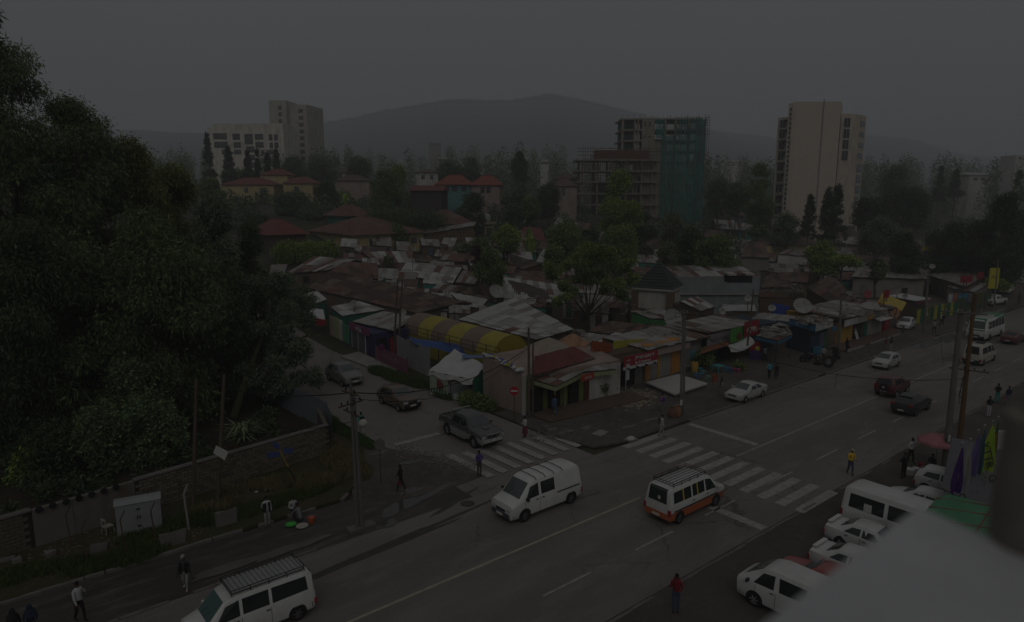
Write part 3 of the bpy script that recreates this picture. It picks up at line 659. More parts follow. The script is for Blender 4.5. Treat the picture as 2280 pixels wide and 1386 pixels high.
corner_house('house', 'yellow walled house with a broad rusty hipped roof behind the round hedge', (696, 548), (790, 566), (944, 556), 3.6, YEL, RUSTW, 3.0, .9, wl=[(.5, 1.0, 1.1, 1.2)], wr=[(.25, 1.0, 1.3, 1.3), (.85, 1.0, 1.2, 1.2)])
corner_house('house', 'low house with a plain dark red roof behind the hedge at the tree edge', (560, 560), (604, 560), (682, 545), 3.0, WALL['brown'], FARR, 2.6, .8)
corner_house('house', 'teal walled house with rust hipped roof right of the flat-topped acacia', (930, 520), (985, 532), (1052, 522), 3.2, WALL['teal'], RUSTW, 3.0, .8, wr=[(.5, 1, 1.2, 1.2)])
corner_house('house', 'teal house whose rust roof peeps over the broad yellow house', (728, 500), (770, 512), (830, 502), 3.0, WALL['teal'], RUSTW, 2.4, .8)
A, B, C_, D = at(942, 522, 3.0), at(1056, 503, 3.6), at(1054, 498, 3.8), at(944, 516, 3.2)
t = thing('shed', 'plank-walled shed with one long sloping zinc roof below the teal house', 'shed', (A.x, A.y, ter(A.x, A.y)))
dn = Vector((SA, CA, 0)) * 6
wallbox(t, ccw([(A.x, A.y), (B.x, B.y), (B.x + dn.x, B.y + dn.y), (A.x + dn.x, A.y + dn.y)]), ter(A.x, A.y) - 1, min(A.z, B.z) - .2, WALL['wood'])
b = MB(); n = 26
for i in range(n):
 p, q = lerpv(A, B, i / n), lerpv(A, B, (i + .8) / n); lo = ter(p.x, p.y) - .6; o = Vector((-SA, -CA, 0)) * .06
 pl = put(t, MB().slab([Vector((p.x, p.y, lo)) + o, Vector((q.x, q.y, lo)) + o, Vector((q.x, q.y, q.z - .1)) + o, Vector((p.x, p.y, p.z - .1)) + o], o), 'plank', WALL['wood'])
roofpart(t, [A - Vector((SA, CA, 0)) * .5, B - Vector((SA, CA, 0)) * .5, B + dn + Vector((0, 0, .6)), A + dn + Vector((0, 0, .6))], 'dull', 12, 1, 5)
W2 = [(-.6, 1.0, 1.3, 1.6), (.1, 1.0, 1.5, 1.6), (.7, 1.0, 1.3, 1.6)]
HG = 'villas with red roofs beyond the settlement'
block('villa', 'two-storey yellow villa with dark red roof, its left wing', 'house', 495, 606, 411, 205, 12, YEL, FARR, 2.2, .05, wins=[(-.05, 1.0, 1.0, 1.5), (.62, 1.0, 1.8, 1.4)], group=HG)
block('villa', 'upper storey block with red pyramid roof rising behind the yellow villa', 'house', 584, 638, 389, 214, 9, YEL, FARR, 1.9, .05, group=HG)
block('villa', 'yellow villa right wing with dark red roof above a leafy tree', 'house', 632, 694, 408, 207, 12, YEL, FARR, 2.0, .05, wins=[(-.1, 1.1, 1.4, 1.5)], group=HG)
block('villa', 'pale house with ribbed red roof, front one of the left pair', 'house', 748, 820, 402, 230, 11, WALL['pink'], FARB, 2.0, .1, group=HG)
block('villa', 'white house with a red chimney and ribbed roof behind its twin', 'house', 748, 806, 384, 250, 10, WALL['white'], FARB, 2.0, .1, wins=[(-.6, .6, 1, 1.5), (.1, .6, 1, 1.5)], group=HG, chimney=True)
block('villa', 'small white two-storey house with flat brown roof between trees', 'house', 928, 974, 384, 225, 8, WALL['white'], FARB, 1.0, .1, wins=[(-.4, .9, 1.1, 1.4), (.4, .9, 1, 1.4)], group=HG)
block('villa', 'turquoise walled villa under a bright red hipped roof', 'house', 972, 1052, 411, 185, 12, mat('turquoise_wall', (.10, .235, .225), .9, .1, 1), mat('bright_red_roof', (.20, .052, .036), .75, .15, .8), 2.7, .05, wins=[(-.45, .6, 1.3, 1.2), (0, .6, 1.3, 1.2), (.5, .6, 1.3, 1.2)], group=HG, frame=WALL['brown'])
block('villa', 'cream walled villa under a bright red hipped roof beside the turquoise one', 'house', 1050, 1112, 412, 184, 12, WALL['pink'], mat('bright_red_roof', (.20, .052, .036)), 2.7, -.05, wins=[(-.2, .7, 1.0, 1.4), (.2, .7, 1.0, 1.4)], group=HG, frame=WALL['brown'])
block('shed', 'dark barn with a flat red roof in front of the turquoise villa', 'shed', 914, 982, 424, 172, 8, mat('dark_plank_barn', (.06, .045, .045), .9), FARR, 1.2, -.1, .02)
block('villa', 'brown roofed house left of the concrete frame', 'house', 1236, 1284, 414, 200, 9, WALL['pink'], FARB, 2.2, .1, wins=[(-.2, .6, .9, 2.2)], group=HG)
block('villa', 'small rust roof up behind the brown roofed house', 'house', 1244, 1284, 398, 230, 8, WALL['grey'], FARB, 1.8, .1, group=HG)
FB = 'pale blocks far off among the trees'
for (x0, x1, y, d, lb) in [(1105, 1136, 357, 380, 'cream flat-roofed block with a tower beyond the trees'), (1096, 1112, 352, 420, 'low cream annexe left of the cream tower block'), (974, 995, 350, 430, 'white upright block among far trees'), (955, 982, 318, 620, 'tall pale tower lost in the haze below the hill'),
      (1204, 1222, 356, 400, 'beige small block right of the dark round tree'), (1605, 1656, 361, 480, 'long white factory hall beyond the green netting'), (1560, 1575, 366, 430, 'narrow white block right of the netting'), (2158, 2216, 390, 330, 'long pale hall roof among the right-hand trees'),
      (2262, 2300, 346, 420, 'grey tower cut by the right edge of the photo'), (500, 512, 318, 700, 'tiny pale block in the haze left of the white office'), (1500, 1512, 330, 700, 'tiny block in the haze above the trees')]:
 block('distant_block', lb, 'building', x0, x1, y, d, 12, WALL['white'] if d < 600 else WALL['grey'], mat('hall_roof', (.26, .26, .25), .7) if x0 in (1605, 2158) else None, 1.5, .1, .05, wins=[(-.5, 1.2, 2, 1.4), (.1, 1.2, 2, 1.4), (.6, 1.2, 1.6, 1.4)], group=FB)
OFF = wallm('office_white', (.60, .57, .50))
d0 = 300.0; s_ = d0 / FPX
def wn(px, py, w, h, x0=480, x1=628, top=276):     # window in photo pixels -> block coordinates
 return ((px + w / 2 - (x0 + x1) / 2) / ((x1 - x0) / 2), (py - top) * s_, w * s_, h * s_)
wins = [wn(480, 290, 30, 13), wn(521, 291, 16, 13), wn(546, 292, 18, 22), wn(568, 292, 18, 12), wn(597, 293, 8, 13), wn(608, 293, 8, 13),
  wn(481, 308, 30, 13), wn(522, 309, 16, 12), wn(548, 318, 18, 13), wn(568, 309, 18, 12), wn(598, 310, 7, 12), wn(608, 310, 9, 12),
  wn(496, 325, 16, 10), wn(522, 325, 16, 10), wn(552, 336, 14, 12), wn(580, 326, 7, 9), wn(590, 326, 16, 9), wn(580, 344, 8, 9), wn(592, 344, 14, 9), wn(548, 352, 18, 12)]
o1 = block('office_building', 'white office block with rows of gridded windows above the left trees', 'building', 474, 628, 282, d0, 18, OFF, None, rot=-.06, wins=wins, parapet=1.2, base=10)
block('office_wing', 'lower white wing at the left end of the office block', 'building', 461, 476, 286, 301, 12, OFF, None, rot=-.06, base=10, parapet=.3)
CT = wallm('raw_concrete_tower', (.40, .38, .33))
d1 = 330.0
tw = block('tower_block', 'raw concrete tower with one column of window holes behind the white office', 'building', 598, 636, 224, d1, 14, CT, None, rot=-.1, base=10, wins=[((622 + i * 0 - 617) / 19, (235 - 224 + 14 * i) * d1 / FPX, 1.6, 1.9) for i in range(7)] + [], frame=CT)
block('tower_block', 'stepped lower half of the raw concrete tower, with balconies at its right edge', 'building', 634, 683, 234, d1 + 2, 16, CT, None, rot=-.22, base=10, wins=[(-.75, 4 + 3.1 * i, .9, .9) for i in range(8)] + [(.45, 2 + 3.1 * i, 2.2, 1.7) for i in range(8)] , frame=CT)
TB = mat('beige_tower_render', (.50, .425, .355), .9, .05, .3, dirt=.12, dirtc=(.36, .30, .25)); TB2 = wallm('beige_tower_side', (.50, .44, .36))
c = atd(1830, 480, 205); t = thing('apartment_tower', 'tall beige slab tower with a blank curved front and stair balconies on its left side', 'building', (c.x, c.y, ter(c.x, c.y)))
fw = Vector((SA, CA, 0)); rt = Vector((CA, -SA, 0)); zb = 0.0
def tp(px, back=0.0, dist=205.0):
 p = atd(1140 + (px - 1140) * .978, 433, dist + back); return Vector((p.x, p.y, 0))
def zpx(py, dist=205.0): return atd(1830, py, dist).z
def prism(pts, z1, m, name, parent=None, z0=None):
 o = ccw([(p.x, p.y) for p in pts]); n = len(o)
 vs = [Vector((x, y, zb if z0 is None else z0)) for x, y in o] + [Vector((x, y, z1)) for x, y in o]
 return put(t, MB().add(vs, [(i, (i + 1) % n, (i + 1) % n + n, i + n) for i in range(n)] + [tuple(range(n, 2 * n)), tuple(range(n - 1, -1, -1))]), name, m, parent)
k = 1 / 1.0
main = prism([tp(1766, .5), tp(1776), tp(1836), tp(1838), tp(1874), tp(1877, 11), tp(1766, 11)], zpx(227), TB, 'main_slab')
prism([tp(1833.5, -.12), tp(1836.5, -.12), tp(1836.5, .05), tp(1833.5, .05)], zpx(222), M_conc, 'lightning_strip')
prism([tp(1757, 1.5), tp(1767, .6), tp(1767, 9), tp(1757, 9)], zpx(229), TB2, 'stair_shaft')
for i in range(22):
 y = 240 + i * 10.5; prism([tp(1760.5, 1.0), tp(1764, .75), tp(1764, .9), tp(1760.5, 1.2)], zpx(y), M_win, 'stair_window', None, zpx(y + 6))
rw = prism([tp(1876, 1.5), tp(1900, 2), tp(1922, 4.5), tp(1932, 8), tp(1930, 15), tp(1876, 15)], zpx(253), TB2, 'right_wing')
lw = prism([tp(1735, 6), tp(1757, 3.0), tp(1757, 14), tp(1735, 15)], zpx(258), TB2, 'left_wing')
for i in range(9):
 y = 264 + i * 24.6; z1, z0 = zpx(y), zpx(y + 17)
 w_ = prism([tp(1740, 4.9), tp(1752, 3.25), tp(1752, 3.5), tp(1740, 5.2)], z1, M_win, 'window', None, z0)
 prism([tp(1746, 4.0), tp(1746.6, 3.9), tp(1746.6, 4.1), tp(1746, 4.2)], z1, M_white, 'mullion', w_, z0)
 prism([tp(1738, 4.8), tp(1757, 2.0), tp(1757, 3.2), tp(1738, 5.9)], zpx(y + 19.5), TB2, 'balcony_slab', None, zpx(y + 21.5))
 prism([tp(1748, 3.0), tp(1757, 1.6), tp(1757, 2.9), tp(1748, 4.3)], zpx(y + 1), M_dark, 'stair_landing', None, zpx(y + 3))
 if i < 4:
  w_ = prism([tp(1884, 1.5), tp(1897, 1.75), tp(1897, 2.3), tp(1884, 2.3)], zpx(y - 2), M_win, 'window', None, zpx(y + 18))
  prism([tp(1890, 1.4), tp(1890.8, 1.4), tp(1890.8, 1.75), tp(1890, 1.75)], zpx(y - 2), M_white, 'mullion', w_, zpx(y + 18))
 prism([tp(1921, 4.0), tp(1930, 7.0), tp(1929.5, 7.6), tp(1920.6, 4.6)], zpx(y + 2), mat('blue_window', (.09, .12, .15), .15, spec=.6), 'window', None, zpx(y + (14 if i < 4 else 21)))
prism([tp(1880, 2.5), tp(1918, 5.5), tp(1918, 9), tp(1880, 9)], zpx(250.8), TB2, 'parapet', None, zpx(253))
CF = wallm('raw_concrete_frame', (.27, .24, .195)); NET = mat('green_netting', (.05, .27, .225), .9, .35, .5, trans=.3); nt_ = NET.node_tree; o_ = nt_.nodes['Material Output']; l_ = o_.inputs['Surface'].links[0].from_socket; tr_ = nt_.nodes.new('ShaderNodeBsdfTransparent'); mx_ = nt_.nodes.new('ShaderNodeMixShader'); mx_.inputs[0].default_value = .27
nt_.links.new(l_, mx_.inputs[1]); nt_.links.new(tr_.outputs[0], mx_.inputs[2]); nt_.links.new(mx_.outputs[0], o_.inputs['Surface'])
POLE = mat('scaffold_pole', (.10, .075, .055), .9, .2, 3); BRI = mat('red_hollow_brick', (.15, .068, .045), .9, .2, 1.5)
D2 = 215.0
def fp(px, back=0.0): p = atd(px, 433, D2); return Vector((p.x, p.y, 0)) + fw * back
def zf(py): return atd(1430, py, D2).z
c = fp(1430); gz = ter(c.x, c.y); t = thing('concrete_frame', 'unfinished concrete building wrapped in green netting on its right half', 'construction site', (c.x, c.y, gz))
zb = gz - 1
def slab_px(x0, x1, y, name='floor_slab', d0=0, d1=14, th=.45, m=CF, parent=None): return prism([fp(x0, d0), fp(x1, d0), fp(x1, d1), fp(x0, d1)], zf(y), m, name, parent, zf(y) - th)
for y in (355, 380, 404, 430, 455, 480):
 slab_px(1283, 1462, y)
for y in (355, 380, 404, 430, 455, 480, 505):
 for x in (1296, 1330, 1362, 1394, 1428, 1452):
  for bk in (.6, 12):
   prism([fp(x - 2.2, bk), fp(x + 2.2, bk), fp(x + 2.2, bk + .6), fp(x - 2.2, bk + .6)], zf(y) - .451, CF, 'column', None, zf(y + 24.6))
prism([fp(1330, 9), fp(1455, 9), fp(1455, 9.3), fp(1330, 9.3)], zf(406), mat('blockwork_dark', (.085, .075, .065), .9), 'infill_wall', None, zf(500))
prism([fp(1360, 5), fp(1455, 5), fp(1455, 5.3), fp(1360, 5.3)], zf(382), mat('blockwork_dark', (.085, .075, .065), .9), 'infill_wall', None, zf(402))
prism([fp(1322, 1.5), fp(1446, 1.5), fp(1446, 1.8), fp(1322, 1.8)], zf(334), BRI, 'brick_wall', None, zf(354.2))
rr = random.Random(4)
for i in range(38):                                             # formwork props under the raw slab
 x = 1298 + i * 4.2; a = fp(x + rr.uniform(-2, 2), .3); bb = fp(x, .3)
 put(t, MB().tube((a.x, a.y, zf(380)), (bb.x, bb.y, zf(355) - .4), .09, n=4), 'prop', POLE)
for i in range(30):
 x = 1296 + i * 5.6; a = fp(x, -.1); put(t, MB().tube((a.x, a.y, zf(355)), (a.x, a.y, zf(329 - rr.uniform(0, 5))), .07, n=4), 'scaffold_pole', POLE)
for y in (331, 338, 346):
 a, b2 = fp(1284, -.1), fp(1462, -.1); put(t, MB().tube((a.x, a.y, zf(y)), (b2.x, b2.y, zf(y)), .07, n=4), 'scaffold_rail', POLE)
for i in range(26):
 x = 1288 + i * 6.8; a = fp(x, -.9); put(t, MB().tube((a.x, a.y, zf(500)), (a.x, a.y, zf(352 + rr.uniform(-4, 12))), .07, n=4), 'scaffold_pole', POLE)
for y in (368, 392, 417, 442, 467, 490): a, b2 = fp(1284, -.95), fp(1462, -.95); put(t, MB().tube((a.x, a.y, zf(y)), (b2.x, b2.y, zf(y)), .07, n=4), 'scaffold_rail', POLE)
for y in (262, 287, 311, 335, 360, 385, 410, 435, 460, 485): slab_px(1382, 1560, y, 'floor_slab', 2, 16)
prism([fp(1428, 1.8), fp(1456, 1.8), fp(1456, 6), fp(1428, 6)], zf(263.5), CF, 'lift_core', None, gz)
prism([fp(1456, 2.0), fp(1474, 2.0), fp(1474, 8), fp(1456, 8)], zf(309), CF, 'stair_core', None, gz)
for i, (x, w_) in enumerate([(1383, 3), (1410, 3), (1417, 3), (1476, 4), (1500, 3), (1530, 3), (1556, 3)]):
 for j in range(10):
  y = 262 + j * 24.7
  prism([fp(x, 2.3), fp(x + w_ * 1.6, 2.3), fp(x + w_ * 1.6, 2.9), fp(x, 2.9)], zf(y) - .451, CF, 'column', None, zf(y + 24.7))
for y in (270, 276, 302):
 for x in (1432, 1443): prism([fp(x, 1.7), fp(x + 3, 1.7), fp(x + 3, 1.79), fp(x, 1.79)], zf(y), M_dark, 'opening_shade', None, zf(y + 4))  # dark panels on the solid core, coloured as shaded openings
prism([fp(1386, 13), fp(1428, 13), fp(1428, 13.2), fp(1386, 13.2)], zf(266), NET, 'netting', None, zf(334))
net = MB(); nn = 40
for (x0, x1, y0, y1, bk) in [(1470, 1500, 300, 500, .6), (1500, 1566, 264, 500, .2), (1456, 1476, 266, 308, .4)]:
 N = int((x1 - x0) / 2.5) + 2; M_ = 12; vs = []
 for j in range(M_ + 1):
  for i in range(N + 1):
   p = fp(x0 + (x1 - x0) * i / N, bk + rr.uniform(-.25, .25)); vs.append((p.x, p.y, zf(y0 + (y1 - y0) * j / M_) + (rr.uniform(-.5, .3) if j == 0 else 0)))
 fs = [(j * (N + 1) + i, j * (N + 1) + i + 1, (j + 1) * (N + 1) + i + 1, (j + 1) * (N + 1) + i) for j in range(M_) for i in range(N) if rr.random() > (.10 if y0 < 300 and j < 5 else .015)]
 put(t, MB().add(vs, fs), 'netting', NET)
vs = []
for j in range(13):
 for i in range(7):
  p = fp(1566, .2 + i * 2.2); vs.append((p.x + rr.uniform(-.2, .2), p.y, zf(264 + 20 * j)))
put(t, MB().add(vs, [(j * 7 + i, j * 7 + i + 1, (j + 1) * 7 + i + 1, (j + 1) * 7 + i) for j in range(12) for i in range(6)]), 'netting', NET)
for i in range(16):
 x = 1474 + i * 6.3; a = fp(x, 0); put(t, MB().tube((a.x, a.y, zf(500)), (a.x, a.y, zf(258 + rr.uniform(-5, 5))), .07, n=4), 'scaffold_pole', POLE)
for y in range(262, 300, 6):
 a, b2 = fp(1500, 0), fp(1573, 0); put(t, MB().tube((a.x, a.y, zf(y)), (b2.x, b2.y, zf(y)), .06, n=4), 'scaffold_rail', POLE)
for i in range(16):
 y = 268 + i * 11; a, b2 = fp(1566, -.2), fp(1572, 4); put(t, MB().tube((a.x, a.y, zf(y)), (b2.x, b2.y, zf(y)), .07, n=4), 'scaffold_rail', POLE)
for x in (1569, 1573): a = fp(x, .2); put(t, MB().tube((a.x, a.y, zf(420)), (a.x, a.y, zf(258)), .07, n=4), 'scaffold_pole', POLE)
for i in range(14):
 x = 1384 + i * 13; a = fp(x, 2.4); put(t, MB().tube((a.x, a.y, zf(262)), (a.x, a.y, zf(256 - rr.uniform(0, 4))), .05, n=4), 'rebar', POLE)
PG = mat('dark_green_tiles', (.035, .045, .042), .6, .2, 3)
L_, R_ = at(1415, 690, 0), at(1494, 690, 0)
b0 = at(1455, 690, 0);
def pp(px, py, h): return at(px, py, h)
EL, ER = at(1408, 640, 5.4), at(1498, 646, 5.4); AP = at(1448, 584, 8.6); AP = Vector(((EL.x + ER.x) / 2 + 0, 0, 0)) if False else AP
t = thing('gate_house', 'small house with a tall dark green pyramid roof of ribbed tiles and brick corner pillars', 'house', (b0.x, b0.y, 0))
rgt = (ER - EL); rgt.z = 0; W_ = rgt.length; rgt.normalize(); bkv = Vector((-rgt.y, rgt.x, 0));
if bkv.dot(fw) < 0: bkv = -bkv
ze = (EL.z + ER.z) / 2
e = [EL, ER, ER + bkv * W_, EL + bkv * W_]; e = [Vector((p.x, p.y, ze)) for p in e]; ce = (e[0] + e[2]) / 2; zt_ = ze + 3.6
apx = Vector((ce.x, ce.y, zt_))
r = put(t, MB().add(e + [apx], [(0, 1, 4), (1, 2, 4), (2, 3, 4), (3, 0, 4), (3, 2, 1, 0)]), 'roof', PG)
for (p, q) in ((e[0], e[1]), (e[1], e[2]), (e[3], e[0])):
 for i in range(9):
  k0 = i / 9.5; a, b2 = lerpv(p, apx, k0), lerpv(q, apx, k0); n = (q - p).cross(apx - p).normalized()
  if n.z < 0: n = -n
  put(t, MB().slab([a + n * .02, b2 + n * .02, lerpv(b2, apx, .03) + n * .02, lerpv(a, apx, .03) + n * .02], n * .09), 'tile_course', PG, r)
put(t, MB().ball((apx.x, apx.y, apx.z + .12), .16, 8, 5), 'finial', mat('terracotta', (.25, .10, .06), .8), r)
ins = [lerpv(p, ce, .12) for p in e]
wallbox(t, ccw([(p.x, p.y) for p in ins]), -.1, ze - .05, WALL['white'])
put(t, MB().slab([lerpv(p, ce, -.01) - Vector((0, 0, .02)) for p in e], (0, 0, -.28)), 'fascia', M_white)
for p in (ins[0], ins[1]):
 put(t, MB().box((p.x, p.y, ze / 2 - .2), (.9, .9, ze - .35), math.atan2(rgt.y, rgt.x)), 'brick_pillar', mat('brick_pillar', (.15, .105, .07), .9, .25, 5))
BGm = WALL['bluegrey']
A, B = at(1494, 700, 0), at(1688, 700, 0)
t = thing('hall', 'long blue-grey hall with an upstand parapet and streaked rusty roof', 'building', (A.x, A.y, 0))
zt_ = at(1590, 630, 0).z; ht = 5.6
d = (B - A).normalized(); bk = Vector((-d.y, d.x, 0));
wallbox(t, ccw([(A.x, A.y), (B.x, B.y), ((B + bk * 9).x, (B + bk * 9).y), ((A + bk * 9).x, (A + bk * 9).y)]), -.1, ht, BGm)
put(t, MB().slab([A - bk * .35 + Vector((0, 0, 3.0)), B - bk * .35 + Vector((0, 0, 3.0)), B - bk * .003 + Vector((0, 0, 3.0)), A - bk * .003 + Vector((0, 0, 3.0))], (0, 0, .18)), 'ledge', M_conc)
put(t, MB().slab([A - bk * .05 + Vector((0, 0, ht)), B - bk * .05 + Vector((0, 0, ht)), B + bk * .25 + Vector((0, 0, ht)), A + bk * .25 + Vector((0, 0, ht))], (0, 0, .22)), 'parapet', M_conc)
roofpart(t, [A + bk * .3 + Vector((0, 0, ht + .1)), B + bk * .3 + Vector((0, 0, ht + .1)), B + bk * 9 + Vector((0, 0, ht + .8)), A + bk * 9 + Vector((0, 0, ht + .8))], 'mix', 12, 2, 77)
roofbox = at(1644, 612, 7.2)
t = thing('roof_hut', 'little rust and white striped hut standing on the roof of the hall', 'shed', (roofbox.x, roofbox.y, ht + .6))
put(t, MB().box((roofbox.x, roofbox.y, ht + 1.1), (3.2, 2, 1.0), math.atan2(d.y, d.x)), 'wall', M_dark)
for i in range(3):
 put(t, MB().box((roofbox.x + d.x * (i - 1) * 1.2, roofbox.y + d.y * (i - 1) * 1.2, ht + 1.75), (1.15, 2.4, .28), math.atan2(d.y, d.x)), 'roof_panel', (M_white, RU1, M_white)[i])
p = at(1083, 520, 0); t = thing('water_tower', 'round white water tank on a four-legged concrete stand', 'water tower', p)
hs = atd(1083, 497, (p.x * SA + p.y * CA)).z - p.z
s4 = 1.4
for a in (-1, 1):
 for b2 in (-1, 1): MB().box((a * s4 * .8, b2 * s4 * .8, hs / 2 - .3), (.32, .32, hs + .4)).build('leg', WALL['cream'], t)
MB().box((0, 0, hs), (s4 * 2.4, s4 * 2.4, .5)).build('platform', WALL['cream'], t); MB().box((0, 0, hs * .62), (s4 * 1.9, s4 * 1.9, .25)).build('brace', WALL['cream'], t)
MB().lathe([(0, .25), (.8, .25), (.95, .5), (.95, 1.7), (.7, 2.0), (.25, 2.15), (.25, 2.3), (0, 2.3)], 16, (0, 0, hs)).build('tank', mat('tank_white', (.32, .32, .31), .5), t, 40)
p = at(1262, 500, 0); t = thing('water_tank', 'white water tank with dark lid standing between the tree tops', 'water tank', p)
hs = atd(1262, 503, (p.x * SA + p.y * CA)).z - p.z
MB().box((0, 0, hs / 2), (1.6, 1.6, hs)).build('stand', M_concd, t); MB().lathe([(0, 0), (.85, 0), (.9, .2), (.9, 1.4), (.6, 1.7), (0, 1.8)], 16, (0, 0, hs)).build('tank', mat('tank_white', (.32, .32, .31)), t, 40)
# ------------------------------------------------------------------ shops along the two streets
def onY(px, py, Y):
 d = ray(px, py); t = Y / d.y; return Vector((d.x * t, Y, CAM_H + d.z * t))
def onX(px, py, X):
 d = ray(px, py); t = X / d.x; return Vector((X, d.y * t, CAM_H + d.z * t))
def slabZ(t, name, p, q, h, m, thick=.06, parent=None):
 """upright panel from p to q (bottom corners), height h"""
 p, q = Vector(p), Vector(q); d = q - p; d.z = 0; d.normalize(); n = Vector((d.y, -d.x, 0))
 if n.dot(-p) < 0: n = -n
 up = Vector((0, 0, h)); return put(t, MB().slab([p, q, q + up, p + up], n * -thick), name, m, parent)
def bx(t, name, x0, x1, y0, y1, z0, z1, m, parent=None): return put(t, MB().box(((x0 + x1) / 2, (y0 + y1) / 2, (z0 + z1) / 2), (abs(x1 - x0), abs(y1 - y0), abs(z1 - z0))), name, m, parent)
def lettering(t, body, p, q, z, size, m, parent, bold=0.0, out=.03):
 M4 = face_frame(p, q, z, out); M4.translation -= t.location
 return text(body, size, m, parent, M4, bold=bold)
LW = mat('lettering_white', (.5, .5, .48), .6, .05, 2); LB = mat('lettering_black', (.02, .02, .02), .6, .05, 2); LR = mat('lettering_red', (.4, .03, .03), .6, .05, 2)
SR = mat('sign_red', (.27, .022, .03), .5, .12, 1.5); SG = mat('sign_green', (.07, .23, .04), .5, .35, 4); CL_Y = mat('yellow_sheet', (.33, .30, .03), .7, .2, 1.5); CL_W = mat('white_canvas', (.46, .46, .46), .8, .08, 1.0, dirt=.15); ORA = mat('orange_canvas', (.19, .075, .04), .8, .15, 1.5)
SHUT = mat('shutter_grey', (.27, .265, .25), .7, .08, 1, dirt=.3); BLU = mat('blue_fascia', (.04, .15, .25), .6, .2, 1.2, dirt=.3); BLUD = mat('dark_blue_wall', (.022, .045, .065), .8, .2, 1.5); THATCH = mat('thatch', (.10, .075, .045), .95, .4, 6)
t = thing('corner_bar', 'corner building with pink side wall, faded red roof and pale green canopy', 'building', (36, 41, 0))
F0, F1, F2, F3 = (35.25, 41.0), (46.0, 40.2), (46.0, 46.0), (35.0, 46.3)
wallbox(t, [F0, F1, F2, F3], -.1, [3.45, 3.2, 4.1, 4.15], WALL['pink'])
put(t, MB().slab([(35.3, 40.98, .2), (42.2, 40.47, .2), (42.2, 40.47, 3.0), (35.3, 40.98, 3.1)], (0, -.05, 0)), 'front_wall', WALL['green'])
put(t, MB().slab([(42.25, 40.46, .0), (46.0, 40.18, .0), (46.0, 40.18, 3.0), (42.25, 40.46, 3.0)], (0, -.06, 0)), 'front_wall', WALL['white'])
roofpart(t, [at(1186, 838, 3.5), at(1326, 800, 3.4), at(1278, 773, 4.3), at(1190, 797, 4.3)], 'red', 6, 4, 301)
P1, P2, P3, P4 = at(1187, 846, 3.0), at(1237, 861, 2.65), at(1298, 831, 2.75), at(1262, 812, 3.3)
roofpart(t, [P1, P2, P3, P4], 'old', 3, 3, 302); roofpart(t, [P3, at(1372, 823, 2.75), at(1336, 808, 3.2), P4], 'old', 4, 1, 303)
dz = Vector((0, 0, -.42))
for a, b_ in ((P1, P2), (P2, P3), (P3, at(1372, 823, 2.75))):
 put(t, MB().slab([a, b_, b_ + dz, a + dz], (0, .05, 0)), 'fascia', WALL['limegreen'])
put(t, MB().slab([P1 + dz, P2 + dz, P3 + dz, P4 + dz], (0, 0, .04)), 'soffit', WALL['limegreen'])
put(t, MB().tube((P2.x + .3, P2.y + .4, .2), (P2.x + .3, P2.y + .4, P2.z - .4), .06), 'post', WALL['limegreen'])
put(t, MB().tube((39.0, 40.1, .2), (39.0, 40.1, 2.5), .06), 'post', WALL['limegreen'])
bx(t, 'door', 41.6, 42.2, 40.38, 40.5, .2, 2.2, mat('door_redbrown', (.10, .035, .03), .8))
for x0, x1 in ((35.8, 36.9), (37.6, 38.8), (39.8, 40.9)): bx(t, 'doorway', x0, x1, 40.55 - (x0 - 35.8) * .05, 40.9, .2, 2.15, M_dark)  # doorways are wall panels with the inner shade put into their colour
s = slabZ(t, 'sign_board', onY(1295, 851, 39.4), onY(1323, 843, 39.4), .55, mat('sign_orange_red', (.36, .05, .03), .5, .1, 2))
lettering(t, 'ሉካንዳ', onY(1295, 851, 39.4), onY(1323, 843, 39.4), onY(1309, 841, 39.4).z, .32, LW, s, .008)
bx(t, 'side_pillar', 35.05, 35.3, 40.85, 41.1, 0, 3.5, WALL['white'])
rr = random.Random(8); t = thing('tarp_bundle', 'crumpled white, blue and yellow plastic lying along the top of the pink wall', 'tarpaulin', (35.1, 43.5, 4.1))
for k, (m, n) in enumerate(((CL_W, 26), (mat('blue_plastic', (.05, .06, .22), .5), 9), (CL_Y, 5))):
 b = MB()
 for i in range(n):
  y = rr.uniform(41.2, 46.2); b.ball((35.1 + rr.uniform(-.12, .4), y, 3.62 + (y - 41) * .105 + rr.uniform(.02, .2)), (rr.uniform(.12, .3), rr.uniform(.15, .5), rr.uniform(.06, .16)), 6, 4)
 o = put(t, b, 'plastic_sheet', m); o['kind'] = 'stuff'
t = thing('bar', 'bar entrance with dark doorway under a long red sign and ragged thatch', 'building', (48.5, 41, 0))
wallbox(t, [(46.1, 41.6), (51.0, 41.3), (51.0, 46), (46.1, 46)], -.1, 3.3, WALL['brown'])
x0, x1 = onY(1392, 870, 40.6).x, onY(1417, 860, 40.6).x
put(t, MB().slab([(46.6, 41.5, 0), (49.6, 41.32, 0), (49.6, 41.32, 2.35), (46.6, 41.5, 2.35)], (0, -.06, 0)), 'doorway', M_dark)  # solid panel; its near-black colour stands for the shade in the entrance
p, q = onY(1389, 819, 39.9), onY(1464, 801, 39.9); q.z = p.z
sg_ = slabZ(t, 'sign_board', p, q, .95, SR)
lettering(t, 'ያሻ ባርና ሬስቶራንት', lerpv(p, q, .2), q, p.z + .62, .40, LW, sg_, .012); lettering(t, 'Bar & Restaurant', lerpv(p, q, .2), lerpv(p, q, .9), p.z + .2, .32, LW, sg_, .008)
M4 = face_frame(p, q, p.z + .6, .03, .11); M4.translation -= t.location; text('~ola', .34, LW, sg_, M4)
put(t, MB().slab([p - Vector((0, 0, .28)), q - Vector((0, 0, .28)), q, p], (0, .1, 0)), 'beam', CL_W)
